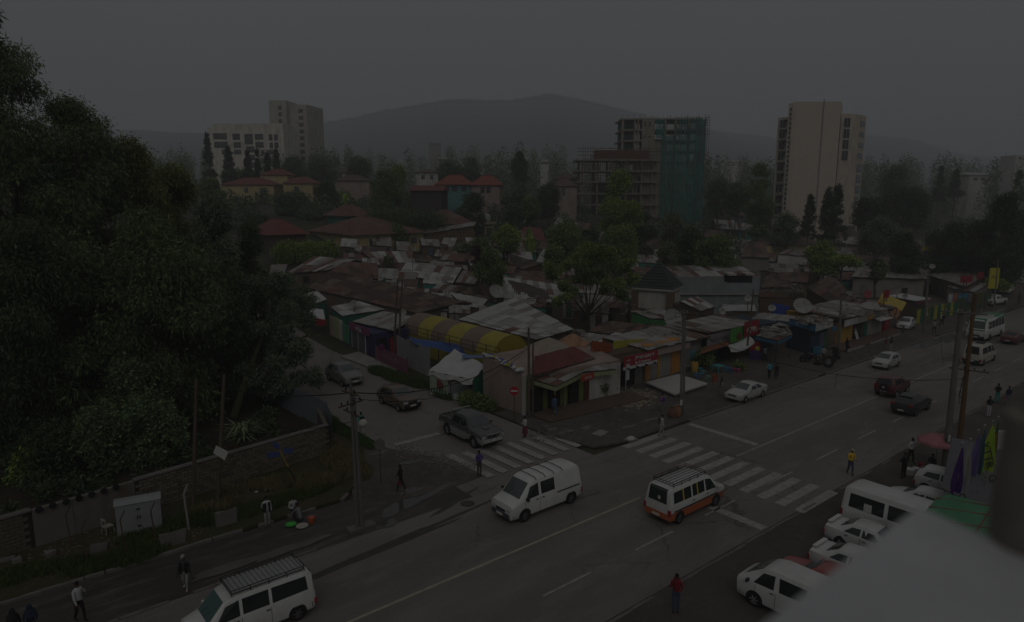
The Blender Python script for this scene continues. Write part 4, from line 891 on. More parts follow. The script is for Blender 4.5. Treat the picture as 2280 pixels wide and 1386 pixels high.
for i in range(4):
 w = lerpv(p, q, .1 + i * .26); put(t, MB().tube((w.x, w.y - .02, p.z - .15), (w.x, w.y - .3, p.z - .2), .06, .09, 6), 'spot_lamp', M_black)
put(t, MB().box((onY(1420, 850, 40.9).x + .4, 41.2, 1.1), (1.0, .06, 2.2)), 'poster_panel', mat('poster_mixed', (.16, .15, .14), .7, .8, 9))
put(t, MB().tube((46.5, 39.9, 0), (46.5, 39.9, 2.9), .05), 'post', M_conc); put(t, MB().box((46.7, 39.9, 2.0), (.5, .05, 1.5)), 'banner', CL_W)
b = MB()
for i in range(420):
 a = lerpv(onY(1372, 808, 40.6), onY(1452, 783, 40.6), rr.random()) + Vector((0, rr.uniform(-.2, 1.4), rr.uniform(-.1, .5))); d = Vector((rr.uniform(-.5, .5), rr.uniform(-.5, .2), rr.uniform(-.35, .1))); b.add([a, a + Vector((.06, 0, .03)), a + d], [(0, 1, 2)])
o = put(t, b, 'thatch', THATCH); o['kind'] = 'stuff'
put(t, MB().slab([(46.2, 40.4, 2.9), (51.0, 40.2, 2.9), (51.0, 43, 3.3), (46.2, 43, 3.3)], (0, 0, -.08)), 'roof', THATCH)
y0, y1 = onY(1366, 788, 43.2), onY(1437, 782, 43.2)
slabZ(t, 'yellow_sheet', y0, y1, 1.25, CL_Y)
slabZ(t, 'flame_banner', onY(1317, 782, 42.6), onY(1362, 789, 42.6), 1.0, mat('flame_print', (.24, .055, .022), .7, .9, 5))
for lb, px, py, m, r in (('faded beige patio umbrella behind the red roof', 1222, 768, mat('beige_canvas', (.27, .235, .19), .8, .15, 2), 2.3), ('orange and white patio umbrella behind the red roof', 1275, 758, mat('orange_white_canvas', (.30, .17, .10), .8, .5, 1.3), 1.7)):
 q = at(px, py, 4.2); t = thing('patio_umbrella', lb, 'umbrella', (q.x, q.y, 0))
 cn = MB().lathe([(0.05, 4.9), (r * .5, 4.45), (r, 3.9), (r, 3.75)], 8, (0, 0, 0)); cn.build('canopy', m, t); MB().tube((0, 0, 0), (0, 0, 4.95), .04).build('pole', M_steel, t)
t = thing('orange_shop', 'small shop with orange door pillars, white shutters and a pink fascia', 'shop', (53.5, 41.5, 0))
wallbox(t, [(50.9, 41.45), (56.6, 41.45), (56.6, 47), (50.9, 47)], -.1, 3.5, WALL['orange'])
def fx(px, py, Y=41.4): return onY(px, py, Y).x
X = [fx(1434, 848), fx(1443, 846), fx(1461, 843), fx(1467, 841), fx(1491, 835), fx(1498, 832)]
for i, (a, b_, m, nm) in enumerate([(X[0], X[1], WALL['orange'], 'pillar'), (X[1], X[2], SHUT, 'shutter'), (X[2], X[3], WALL['yelloworange'], 'pillar'), (X[3], X[4], SHUT, 'shutter'), (X[4], X[5], WALL['orange'], 'pillar')]):
 bx(t, nm, a + .01, b_ - .01, 41.26 if nm == 'pillar' else 41.34, 41.44, .0, 2.55, m)
for a, b_ in ((X[1], X[2]), (X[3], X[4])):
 for j in range(1, 4): bx(t, 'shutter_rib', a + (b_ - a) * j / 4 - .02, a + (b_ - a) * j / 4 + .02, 41.30, 41.339, .05, 2.5, M_conc)
put(t, MB().slab([(50.6, 40.7, 2.6), (57.2, 40.7, 2.6), (57.2, 40.7, 3.25), (50.6, 40.7, 3.25)], (0, .06, 0)), 'fascia', WALL['pink'])
roofpart(t, [(50.4, 40.6, 3.35), (57.6, 40.6, 3.35), (57.6, 46.5, 3.6), (50.4, 46.5, 3.6)], 'dull', 7, 2, 305)
bx(t, 'side_pillar', 56.62, 56.9, 41.2, 41.5, 0, 3.2, M_conc)
t = thing('grey_shop', 'blank grey plastered shop between the orange shop and the fruit stall', 'shop', (58.5, 42, 0))
wallbox(t, [(57.2, 42.0), (61.0, 42.0), (61.0, 47), (57.2, 47)], -.1, 3.2, WALL['block']); bx(t, 'shutter', 58.0, 60.4, 41.9, 42.0, .1, 2.3, SHUT)
roofpart(t, [(57.0, 41.0, 3.2), (61.2, 41.0, 3.2), (61.2, 46.5, 3.6), (57.0, 46.5, 3.6)], 'old', 5, 2, 306)
t = thing('fruit_stall', 'fruit and flower stall under a sagging orange awning and a long grey name board', 'shop', (64.5, 42, 0))
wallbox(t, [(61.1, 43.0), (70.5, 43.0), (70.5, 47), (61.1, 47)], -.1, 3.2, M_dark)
a, b_, c_, d_ = at(1558, 789, 2.3), at(1624, 768, 2.4), onY(1622, 757, 41.6), onY(1566, 771, 41.6)
put(t, MB().slab([a, b_, c_, d_], (0, 0, -.04)), 'awning', ORA)
p, q = onY(1574, 774, 41.2), onY(1625, 757, 41.2); q.z = p.z; nb = slabZ(t, 'name_board', p, q, 1.3, mat('board_grey_lilac', (.21, .20, .215), .6, .15, 2)); lettering(t, 'ፍራፍሬና አበባ', p, q, p.z + .6, .6, mat('lettering_grey', (.11, .105, .12), .7), nb, .01)
bx(t, 'back_panel', 62.5, 65.5, 42.9, 42.99, .2, 2.2, WALL['dgreen'])
roofpart(t, [(61.0, 41.2, 3.55), (70.6, 41.2, 3.45), (70.6, 46.5, 3.7), (61.0, 46.5, 3.7)], 'old', 9, 2, 307)
for x in (62, 66.5, 70.2): put(t, MB().tube((x, 41.2, .05), (x, 41.2, 3.4), .05), 'post', WALL['wood'])
for lb, m, n, seed in (('hanging goods and leaves crowding the fruit stall', mat('stall_leaves', (.055, .085, .03), .7, .6, 6), 900, 1), ('mixed coloured goods in the stall shade', mat('mixed_goods', (.10, .06, .05), .7, .9, 7), 500, 2)):
 r2 = random.Random(seed); b = MB()
 for i in range(n):
  c = Vector((r2.uniform(66.0, 70.5), r2.uniform(40.8, 42.8), r2.uniform(.1, 2.2))); e = Vector((r2.uniform(-.2, .2), r2.uniform(-.1, .1), r2.uniform(-.3, .3))); f = Vector((r2.uniform(-.12, .12), r2.uniform(-.1, .1), r2.uniform(-.1, .1)))
  b.add([c, c + e, c + e + f, c + f], [(0, 1, 2, 3)])
 o = b.build('stall_goods', m); tag(o, lb, None, None, 'stuff')
q0, q1 = onY(1626, 765, 40.3), onY(1656, 753, 40.3); q1.z = q0.z
t = thing('advert_board', 'green picture board with a plant motif beside the red lettered board', 'sign', (q0.x, 40.3, q0.z)); o = slabZ(t, 'panel', q0, q1, 1.55, SG); c = (q0 + q1) / 2
put(t, MB().ball((c.x + .3, 40.27, q0.z + .55), (.5, .03, .4), 8, 5), 'picture', mat('print_red_brown', (.16, .04, .03), .6), o); put(t, MB().tube((q0.x + .3, 40.4, 0), (q0.x + .3, 40.4, q0.z + 1.4), .05), 'post', M_iron)
q2, q3 = onY(1657, 752, 40.0), onY(1689, 736, 40.0); q3.z = q2.z
t = thing('advert_board', 'bright red board with white lettering above the white curved awning', 'sign', (q2.x, 40.0, q2.z)); o = slabZ(t, 'panel', q2, q3, 1.7, SR); lettering(t, 'ፋርማሲ', q2, q3, q2.z + .7, .72, LW, o, .02); put(t, MB().tube((q3.x - .3, 40.1, 0), (q3.x - .3, 40.1, q2.z + 1.5), .05), 'post', M_iron)
t = thing('curved_awning', 'dirty white curved awning hanging under the green and red boards', 'awning', (66, 40, 3)); b = MB(); n = 10; vs = []
A0, A1 = onY(1628, 770, 39.6), onY(1681, 751, 39.4)
for i in range(n + 1):
 for j in range(5):
  p = lerpv(A0, A1, i / n); vs.append((p.x, p.y - math.sin(j / 4 * 1.57) * .9 + .9, p.z - (1 - math.cos(j / 4 * 1.57)) * .7 - .35 * math.sin(i / n * 3.14)))
b.add(vs, [(i * 5 + j, i * 5 + j + 1, (i + 1) * 5 + j + 1, (i + 1) * 5 + j) for i in range(n) for j in range(4)]); put(t, b, 'canvas', CL_W, None, 60)
t = thing('blue_shop', 'dark shop under a littered roof with bright blue edge boards', 'shop', (72, 40, 0))
wallbox(t, [(70.6, 42.0), (76.4, 41.4), (76.4, 47), (70.6, 47)], -.1, 3.0, BLUD)
c0, c1, c2, c3 = at(1683, 749, 2.7), at(1732, 760, 2.7), at(1764, 745, 2.7), at(1722, 726, 3.1)
roofpart(t, [c0, c1, c2, c3], 'old', 5, 2, 308)
for a, b_ in ((c0, c1), (c1, c2)): put(t, MB().slab([a - Vector((0, 0, .02)), b_ - Vector((0, 0, .02)), b_ - Vector((0, 0, .4)), a - Vector((0, 0, .4))], (.02, .05, 0)), 'edge_board', BLU)
for p in (c0, c1, c2): put(t, MB().tube((p.x, p.y + .15, 0), (p.x, p.y + .15, p.z - .1), .05), 'post', BLUD)
bx(t, 'doorway', 71.2, 73.2, 41.8, 41.93, .1, 2.3, M_dark); bx(t, 'doorway', 74, 75.6, 41.35, 41.55, .1, 2.2, mat('shutter_slate', (.05, .052, .055), .7))  # first doorway panel is coloured near black for the shade inside
t = thing('blue_corner_shop', 'shop with a blue sign band on one side and white board in front', 'shop', (79, 38.5, 0))
e0, e1, e2 = at(1757, 724, 3.0), at(1815, 739, 2.8), at(1854, 727, 2.8)
wallbox(t, ccw([(e0.x + .5, e0.y - .1), (e1.x + .2, e1.y + .6), (e2.x, e2.y + .6), (e2.x + .5, e2.y + 7), (e0.x + 2, e0.y + 4)]), -.1, 3.0, BLUD)
roofpart(t, [e0 + Vector((0, 0, .75)), e1 + Vector((0, 0, .75)), e2 + Vector((0, 0, .75)), at(1812, 702, 3.8)], 'old', 5, 3, 309)
put(t, MB().slab([e0, e1, e1 + Vector((0, 0, .75)), e0 + Vector((0, 0, .75))], (.05, .05, 0)), 'sign_band', BLU)
o = put(t, MB().slab([e1 + Vector((.05, -.02, -.02)), e2 + Vector((0, -.02, -.02)), e2 + Vector((0, -.02, .85)), e1 + Vector((.05, -.02, .85))], (.02, .06, 0)), 'sign_board', CL_W)
for u, m in ((.15, mat('door_navy', (.03, .05, .09), .6)), (.4, BLUD), (.65, mat('poster_violet', (.13, .10, .17), .6, .6, 5)), (.86, mat('poster_green', (.05, .13, .06), .6, .5, 4))):
 p = lerpv(e1, e2, u) + Vector((.1, .5, 0)); bx(t, 'door', p.x - .5, p.x + .5, p.y, p.y + .09, .1, 2.1, m)
bx(t, 'counter', e1.x + .6, e1.x + 2.2, e1.y - .1, e1.y + .4, .1, .9, BLU)
b_ = (e1 + e2) / 2; put(t, MB().box((e2.x + .2, e2.y - .1, 2.5), (1.1, .1, .55)), 'side_sign', mat('sign_blue_pale', (.06, .16, .27), .5))
YL = 36.95
xs6 = [fx(1869, 768, YL), fx(1896, 762, YL), fx(1919, 757, YL), fx(1927, 755, YL), fx(1961, 749, YL), fx(1977, 745, YL)]
t = thing('yellow_shop', 'mustard yellow wall stub with a small white board above, right of the concrete pole', 'shop', (xs6[0], YL, 0))
wallbox(t, [(xs6[0], YL), (xs6[1], YL), (xs6[1], 44), (xs6[0], 44)], -.1, 3.3, WALL['yelloworange'])
slabZ(t, 'sign_board', (xs6[0] - .4, YL - .6, 2.4), (xs6[1] - .1, YL - .6, 2.4), .8, CL_W); roofpart(t, [(xs6[0] - .6, YL - .7, 3.4), (xs6[1], YL - .7, 3.4), (xs6[1], 43, 3.7), (xs6[0] - .6, 43, 3.7)], 'old', 4, 2, 310)
t = thing('goods_shop', 'shop full of hanging dark goods with a white leaning board in its doorway', 'shop', (xs6[1], YL, 0))
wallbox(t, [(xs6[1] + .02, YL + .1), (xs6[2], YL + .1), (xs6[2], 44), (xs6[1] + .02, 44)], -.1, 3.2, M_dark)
slabZ(t, 'sign_board', (xs6[1], YL - .5, 2.35), (xs6[2] - .1, YL - .5, 2.35), .85, mat('sign_pale', (.34, .33, .31), .6, .2, 4)); put(t, MB().slab([(xs6[1] + .6, YL - .3, .25), (xs6[1] + 1.3, YL - .3, .25), (xs6[1] + 1.2, YL + .05, 1.5), (xs6[1] + .5, YL + .05, 1.5)], (0, .03, 0)), 'leaning_board', CL_W)
for i in range(5): bx(t, 'shelf', xs6[1] + .2, xs6[2] - .2, YL - .05, YL + .06, .6 + i * .35, .72 + i * .35, mat('mixed_goods', (.10, .06, .05)))
roofpart(t, [(xs6[1] + .02, YL - .6, 3.25), (xs6[2], YL - .6, 3.25), (xs6[2], 43, 3.6), (xs6[1] + .02, 43, 3.6)], 'old', 4, 2, 311)
t = thing('green_shop', 'shop with grey shutters, green door frame and a yellow and grey sign band', 'shop', (xs6[2], YL, 0))
wallbox(t, [(xs6[2] + .02, YL), (xs6[4], YL), (xs6[4], 44), (xs6[2] + .02, 44)], -.1, 3.2, WALL['grey'])
bx(t, 'door_frame', xs6[2] + .05, xs6[3], YL - .09, YL - .003, .1, 2.3, WALL['dgreen']); bx(t, 'shutter', xs6[3] + .1, xs6[4] - .2, YL - .07, YL - .003, .2, 2.3, SHUT)
for i in range(1, 5): bx(t, 'shutter_rib', xs6[3] + .1 + (xs6[4] - xs6[3] - .3) * i / 5, xs6[3] + .14 + (xs6[4] - xs6[3] - .3) * i / 5, YL - .1, YL - .071, .25, 2.25, M_conc)
slabZ(t, 'sign_band', (xs6[2], YL - .5, 2.45), (xs6[3] + .8, YL - .5, 2.45), .8, WALL['yelloworange']); slabZ(t, 'sign_band', (xs6[3] + .82, YL - .5, 2.45), (xs6[4], YL - .5, 2.45), .8, mat('sign_grey_green', (.13, .14, .13), .7))
put(t, MB().slab([(xs6[3] + .9, YL - 1.3, 2.2), (xs6[4] + .2, YL - 1.3, 2.2), (xs6[4] + .2, YL - .45, 2.45), (xs6[3] + .9, YL - .45, 2.45)], (0, 0, -.04)), 'awning', CL_W)
roofpart(t, [(xs6[2] + .02, YL - .6, 3.3), (xs6[4], YL - .6, 3.3), (xs6[4], 43, 3.6), (xs6[2] + .02, 43, 3.6)], 'dull', 6, 2, 312)
t = thing('red_shop', 'narrow shop front painted red at the end of the row', 'shop', (xs6[4], YL, 0))
wallbox(t, [(xs6[4] + .02, YL - .1), (xs6[5], YL - .1), (xs6[5], 44), (xs6[4] + .02, 44)], -.1, 3.1, WALL['red']); bx(t, 'door', xs6[4] + .4, xs6[4] + 1.5, YL - .17, YL - .103, .1, 2.2, SR)
roofpart(t, [(xs6[4] + .02, YL - .9, 3.2), (xs6[5], YL - .9, 3.2), (xs6[5], 43, 3.5), (xs6[4] + .02, 43, 3.5)], 'brown', 3, 2, 313)
q = at(1985, 735, 0); t = thing('striped_awning', 'yellow and orange striped cafe awning with scalloped edge', 'awning', (q.x, q.y, 0))
z1, z2 = onX(1954, 672, 98.5), onX(2008, 693, 98.5); dn = z2 - z1
for i in range(14):
 a, b_ = z1 + dn * i / 14, z1 + dn * (i + 1) / 14; o = Vector((-1.1, -.1, -.95))
 put(t, MB().slab([a, b_, b_ + o, a + o * (.9 if i % 2 else 1.05)], (.03, 0, .03)), 'stripe', mat('stripe_orange', (.42, .16, .02), .7) if i % 2 == 0 else mat('stripe_brown', (.085, .04, .02), .7))
put(t, MB().slab([z1, z2, z2 + Vector((2.4, .4, .9)), z1 + Vector((2.4, .4, .9))], (0, 0, -.06)), 'roof', mat('canopy_yellow', (.40, .31, .06), .7))
for p in (z1, z2): put(t, MB().tube((p.x - .9, p.y, 0), (p.x - .9, p.y, p.z - .8), .05), 'post', M_iron)
q = at(2036, 709, 0); t = thing('kiosk', 'kiosk with a white roof and pink striped edge right of the orange awning', 'kiosk', (q.x, q.y, 0))
MB().box((0, 1, 1.4), (5.0, 3.2, 2.8)).build('wall', WALL['brown'], t); MB().slab([(-2.8, -1, 2.9), (2.8, -1, 2.7), (2.8, 3, 3.0), (-2.8, 3, 3.2)], (0, 0, .1)).build('roof', CL_W, t)
for i in range(6): MB().box((-2.4 + i * .96, -1.03, 2.6), (.48, .05, .3)).build('stripe', mat('stripe_pink', (.26, .06, .12), .7), t)
t = thing('painted_fence', 'corrugated fence in yellow and green panels behind the white hatchback', 'fence', (104, 38, 0))
g0, g1 = at(2040, 722, .1), at(2128, 700, .1); n = 12
for i in range(n):
 a, b_ = lerpv(g0, g1, i / n), lerpv(g0, g1, (i + .96) / n); slabZ(t, 'panel', a, b_, 2.0, (CL_Y, WALL['dgreen'], CL_Y, mat('panel_olive', (.12, .13, .05), .8), WALL['dgreen'])[i % 5], .05)
t = thing('green_fence', 'dark green slatted fence under the washing line', 'fence', (115, 38, 0)); g2 = at(2206, 680, .1)
for i in range(22):
 a, b_ = lerpv(g1, g2, i / 22), lerpv(g1, g2, (i + .8) / 22); slabZ(t, 'slat', a, b_, 2.3, (WALL['dgreen'], mat('slat_olive', (.10, .11, .05), .8), mat('slat_brown', (.09, .065, .04), .8))[i % 3], .05)
w0, w1 = at(2108, 655, 3.0), at(2195, 652, 3.0)
t = thing('washing_line', 'washing line hung with clothes behind the fence', 'washing line', (w0.x, w0.y, 0)); put(t, MB().path([w0, lerpv(w0, w1, .5) - Vector((0, 0, .2)), w1], .012, 4), 'line', M_wire)
for p in (w0, w1): put(t, MB().tube((p.x, p.y, 0), p, .05), 'post', M_iron)
for i, m in enumerate([mat('cloth_white', (.40, .40, .41)), mat('laundry_salmon', (.30, .10, .07), .9), mat('laundry_blue', (.05, .19, .26), .9), mat('laundry_blue', (.05, .19, .26)), mat('laundry_grey', (.13, .13, .14), .9), mat('laundry_olive', (.10, .10, .03), .9), mat('laundry_olive', (.10, .10, .03))]):
 a = lerpv(w0, w1, .06 + i * .125); b_ = lerpv(w0, w1, .06 + i * .125 + .10); put(t, MB().slab([a, b_, b_ - Vector((0, 0, 1.5)), a - Vector((0, 0, 1.4))], (0, .03, 0)), 'garment', m)
q = at(2263, 630, 0); t = thing('kiosk', 'white kiosk with a blue roof band far along the street', 'kiosk', (q.x + 3, q.y, 0)); MB().box((0, 0, 1.6), (6, 4, 3.2)).build('wall', WALL['white'], t); MB().box((0, 0, 3.35), (6.6, 4.6, .7)).build('roof_band', mat('band_blue', (.035, .11, .19), .6), t); MB().box((-1.2, -2.04, 1.2), (1.0, .06, 2.1)).build('door', M_dark, t); MB().box((1.5, -2.04, 1.3), (1.6, .06, 1.8)).build('window', mat('window_blue', (.04, .07, .16), .3), t)
q = at(2076, 592, 0); t = thing('kiosk', 'small kiosk tower with a yellow band among the dark trees', 'kiosk', (q.x, q.y, 0)); MB().box((0, 0, 2), (3.2, 3.2, 4)).build('wall', mat('kiosk_purple', (.05, .04, .08), .8), t); MB().box((0, 0, 4.4), (4.2, 4.2, 1.0)).build('roof_band', CL_Y, t); MB().lathe([(2.1, 4.91), (.2, 6.2), (0, 6.2)], 4, ang=.785).build('roof', WALL['pink'], t)
t = thing('phone_shop', 'side-road shop with a pink and purple name band and rounded white eave', 'shop', (37, 69, 0))
s0, s1 = at(781, 770, .1), at(830, 795, .1)
wallbox(t, ccw([(s0.x, s0.y), (s1.x, s1.y), (s1.x + 5, s1.y), (s0.x + 5, s0.y)]), -.1, 2.7, mat('indigo_wall', (.03, .03, .085), .8))
roofpart(t, [at(784, 717, 2.9), at(876, 738, 2.9), at(926, 708, 3.2), at(852, 694, 3.3)], 'dull', 8, 2, 320)
p0, p1 = onX(777, 733, s0.x - .3), onX(822, 750, s1.x - .3)
nb = put(t, MB().slab([p0, p1, p1 + Vector((0, 0, .85)), p0 + Vector((0, 0, .85))], (.06, 0, 0)), 'name_band', mat('band_pink_purple', (.20, .05, .12), .6, .6, 3)); lettering(t, 'ሞባይል', p0, p1, p0.z + .45, .6, LW, nb, .02)
for a, b_ in ((s0, .25), (s0, .55)):
 q = lerpv(s0, s1, b_); put(t, MB().box((q.x - .04, q.y, 1.15), (.06, 1.5, 2.1)), 'display_window', mat('shop_display', (.10, .10, .11), .3, .8, 7))
for u in (.1, .4, .72): q = lerpv(s0, s1, u); put(t, MB().box((q.x - .05, q.y, 1.2), (.1, .12, 2.4)), 'window_frame', CL_W)
r0, r1 = at(823, 752, 2.0), at(877, 742, 2.2)
b = MB()
for j in range(5):
 a = j / 4 * 1.57
 b.v += [tuple(r0 + Vector((0, math.sin(a) * .0 - .35 * math.sin(a) + .35, .6 * math.cos(a)))), tuple(r1 + Vector((0, -.35 * math.sin(a) + .35, .6 * math.cos(a))))]
b.f += [(2 * j, 2 * j + 1, 2 * j + 3, 2 * j + 2) for j in range(4)]; b.m += [0] * 4; put(t, b, 'rounded_eave', CL_W, None, 60)
bx(t, 'red_door', s1.x + 2.2, s1.x + 3.0, s1.y - .12, s1.y - .02, .1, 2.0, SR); bx(t, 'doorway', s1.x + .5, s1.x + 1.8, s1.y - .1, s1.y - .01, .1, 2.1, M_dark); bx(t, 'blue_panel', s1.x + 3.1, s1.x + 4.2, s1.y - .12, s1.y - .02, .1, 1.2, BLU)  # doorway is a solid panel, its shade put into the colour
t = thing('door_row', 'row of pale green and lilac door panels left of the phone shop', 'wall', (37, 78, 0)); k0, k1 = at(735, 746, .1), at(779, 768, .1)
for i, m in enumerate([WALL['pink'], WALL['limegreen'], WALL['limegreen'], WALL['white'], mat('panel_mint', (.06, .20, .11), .8), mat('panel_mint', (.06, .20, .11))]):
 a, b_ = lerpv(k0, k1, i / 6), lerpv(k0, k1, (i + .95) / 6); slabZ(t, 'panel', a, b_, 2.5 - (.3 if i > 3 else 0), m, .1)
q = at(706, 706, 2.4); t = thing('red_banner_awning', 'white awning with a red printed border by the dark trees', 'awning', (q.x, q.y, 0)); a0, a1 = at(690, 708, 2.2), at(724, 712, 2.2)
put(t, MB().slab([a0, a1, a1 + Vector((.8, 2.2, .9)), a0 + Vector((.8, 2.2, .9))], (0, 0, -.05)), 'canvas', CL_W); slabZ(t, 'border', a1 + Vector((.02, -.1, -.8)), a0 + Vector((0, -.1, -.8)), .8, SR); put(t, MB().tube((a1.x, a1.y, 0), a1, .05), 'post', M_iron)
CG = mat('corrugated_grey', (.27, .272, .28), .6, .12, 1.0, .2, .4, .25, (.17, .15, .13), streak=.4)
def corr_fence(label, pts, h, n, m=CG):
 t = thing('corrugated_fence', label, 'fence', (pts[0].x, pts[0].y, 0)); tot = sum((b_ - a).length for a, b_ in zip(pts, pts[1:])); r2 = random.Random(n)
 for a, b_ in zip(pts, pts[1:]):
  k = max(1, round(n * (b_ - a).length / tot)); d = (b_ - a).normalized(); nn = Vector((d.y, -d.x, 0))
  for i in range(k):
   b = MB(); K = 8; top = h + r2.uniform(-.12, .12); lo = []; hi = []
   for j in range(K + 1):
    p = lerpv(a, b_, (i + j / K * 1.02) / k) + nn * (.025 if j % 2 else -.025); lo.append(Vector((p.x, p.y, -.05))); hi.append(Vector((p.x, p.y, top)))
   b.add(lo + hi, [(j, j + 1, K + 2 + j, K + 1 + j) for j in range(K)]); put(t, b, 'fence_sheet', m)
 return t
corr_fence('tall pale corrugated fence below the striped tunnel', [at(884, 806, .0), at(958, 842, .0)], 3.0, 9)
corr_fence('grey corrugated fence behind the corner of the stone wall, under the trees', [Vector((20.6, 64, 0)), Vector((21.0, 47.5, 0)), Vector((20.4, 45.5, 0))], 2.3, 18, mat('corrugated_slate', (.13, .145, .16), .6, .12, 1))
SY, SB = mat('tunnel_yellow', (.335, .285, .05), .7, .1, .8, dirt=.25), mat('tunnel_brown', (.20, .15, .115), .75, .12, .8, dirt=.25)
T0, T1 = at(1137, 772, 3.0), at(935, 718, 3.0)      # axis from near (front) end to far end
t = thing('tunnel_marquee', 'barrel-vaulted marquee in yellow and brown stripes', 'marquee', (T0.x, T0.y, 0)); ax = T1 - T0; ax.z = 0; L = ax.length; ax.normalize(); sd_ = Vector((ax.y, -ax.x, 0)); Rr = 2.25; zb_ = 2.1
K = 14; NB = 6
for s in range(NB):
 b = MB()
 for e in (0, 1):
  c = T0 + ax * (L * (s + e) / NB)
  for j in range(K + 1):
   a = math.pi * j / K; r = Rr * (1 + .012 * math.sin(j * 2 + s)); b.v.append(tuple(Vector((c.x, c.y, zb_)) + sd_ * (r * math.cos(a)) + Vector((0, 0, r * .92 * math.sin(a)))))
 b.f = [(j, j + 1, K + 2 + j, K + 1 + j) for j in range(K)]; b.m = [0] * K; put(t, b, 'stripe', (SY, SB)[s % 2], None, 60)
put(t, MB().poly([Vector((T0.x, T0.y, zb_)) + sd_ * (Rr * math.cos(math.pi * j / K)) + Vector((0, 0, Rr * .92 * math.sin(math.pi * j / K))) for j in range(K + 1)]), 'end_panel', mat('tunnel_gold', (.30, .225, .02), .7, .08, 1))
for sgn in (1, -1): put(t, MB().slab([Vector((T0.x, T0.y, 0)) + sd_ * Rr * sgn, Vector((T1.x, T1.y, 0)) + sd_ * Rr * sgn, Vector((T1.x, T1.y, zb_)) + sd_ * Rr * sgn, Vector((T0.x, T0.y, zb_)) + sd_ * Rr * sgn], sd_ * .05), 'side_sheet', SY)
t = thing('railing', 'rusty brown railing running along the front of the tunnel', 'railing', (T0.x, T0.y, 0)); h0, h1 = at(908, 742, 2.6), at(1112, 797, 2.9)
for zz in (0, .45, .9): put(t, MB().tube(h0 + Vector((0, 0, zz)), h1 + Vector((0, 0, zz)), .04, n=5), 'rail', M_iron)
for i in range(9): p = lerpv(h0, h1, i / 8); put(t, MB().tube((p.x, p.y, 0), (p.x, p.y, p.z + .95), .045, n=5), 'post', M_iron)
q = at(945, 758, 2.9); t = thing('blue_tarp', 'crumpled blue tarpaulin thrown over the fence below the tunnel', 'tarpaulin', q); r2 = random.Random(3); vs = [(i * .9 - 2 + r2.uniform(-.1, .1), -j * .5 + r2.uniform(-.1, .1) - i * .5, .7 - i * .22 - j * .25 + r2.uniform(-.12, .12)) for j in range(4) for i in range(6)]
MB().add(vs, [(j * 6 + i, j * 6 + i + 1, (j + 1) * 6 + i + 1, (j + 1) * 6 + i) for j in range(3) for i in range(5)]).build('sheet', mat('tarp_blue', (.03, .075, .22), .5, .2, 2), t)
t = thing('tent_stall', 'market stall under a white canvas sheet with a green side wall and a meat picture', 'stall', (34.5, 48, 0))
k1_, k2_, k3_, k4_ = at(955, 826, 2.3), at(1053, 846, 2.2), at(1082, 814, 2.9), at(1012, 778, 3.4)
N = 8; vs = []
for j in range(N + 1):
 for i in range(N + 1):
  p = bil(k1_, k2_, k3_, k4_, i / N, j / N); sag = -.18 * math.sin(i / N * 3.14) * math.sin(j / N * 3.14) + .06 * math.sin(i * 2.3 + j * 1.7); vs.append(p + Vector((0, 0, sag)))
put(t, MB().add(vs, [(j * (N + 1) + i, j * (N + 1) + i + 1, (j + 1) * (N + 1) + i + 1, (j + 1) * (N + 1) + i) for j in range(N) for i in range(N)]), 'canvas', CL_W, None, 60)
fl = MB(); vs = [lerpv(k1_, k2_, i / 10) + Vector((-.02, 0, -.06 * math.sin(i * 1.9))) for i in range(11)] + [lerpv(k1_, k2_, i / 10) + Vector((-.08 + .05 * math.sin(i * 2.2), 0, -.45 + .15 * math.sin(i * 1.3))) for i in range(11)]
put(t, fl.add(vs, [(i, i + 1, i + 12, i + 11) for i in range(10)]), 'valance', CL_W)
gA, gB = Vector((k2_.x, k2_.y, 0)), Vector((k3_.x, k3_.y, 0)); put(t, MB().slab([gA, gB, Vector((gB.x, gB.y, k3_.z - .1)), Vector((gA.x, gA.y, k2_.z - .1))], (.0, .06, 0)), 'side_sheet', mat('green_sheet', (.012, .13, .075), .7, .12, 1))
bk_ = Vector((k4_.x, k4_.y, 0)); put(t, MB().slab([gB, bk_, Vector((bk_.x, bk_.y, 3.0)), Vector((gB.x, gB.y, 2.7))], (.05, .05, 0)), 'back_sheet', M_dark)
put(t, MB().slab([(k1_.x, k1_.y, .1), (k2_.x, k2_.y, .1), (k3_.x, k3_.y, .1), (k4_.x, k4_.y, .1)], (0, 0, .12)), 'floor', CL_W)
for p in (k1_, k2_, lerpv(k1_, k2_, .5)): put(t, MB().tube((p.x, p.y, 0), (p.x, p.y, p.z), .04), 'post', M_iron)
m0, m1 = Vector((k1_.x + .05, k1_.y - .05, .35)), Vector((lerpv(k1_, k2_, .42).x + .05, lerpv(k1_, k2_, .42).y, .35))
pb = put(t, MB().slab([m0, m1, m1 + Vector((0, 0, 1.7)), m0 + Vector((0, 0, 1.7))], (.05, 0, 0)), 'picture_board', mat('pale_mint_board', (.27, .33, .25), .7));
for i in range(6):
 a = lerpv(m0, m1, .05 + i * .16); b_ = lerpv(m0, m1, .05 + i * .16 + .07); put(t, MB().slab([a + Vector((-.03, 0, .02)), b_ + Vector((-.03, 0, .02)), b_ + Vector((-.03, 0, .4)), a + Vector((-.03, 0, .4))], (.02, 0, 0)), 'stripe', WALL['dgreen'], pb)
c = lerpv(m0, m1, .5); put(t, MB().ball((c.x - .05, c.y, 1.2), (.03, .85, .45), 12, 6), 'picture', mat('print_meat', (.20, .05, .055), .6, .7, 7), pb)
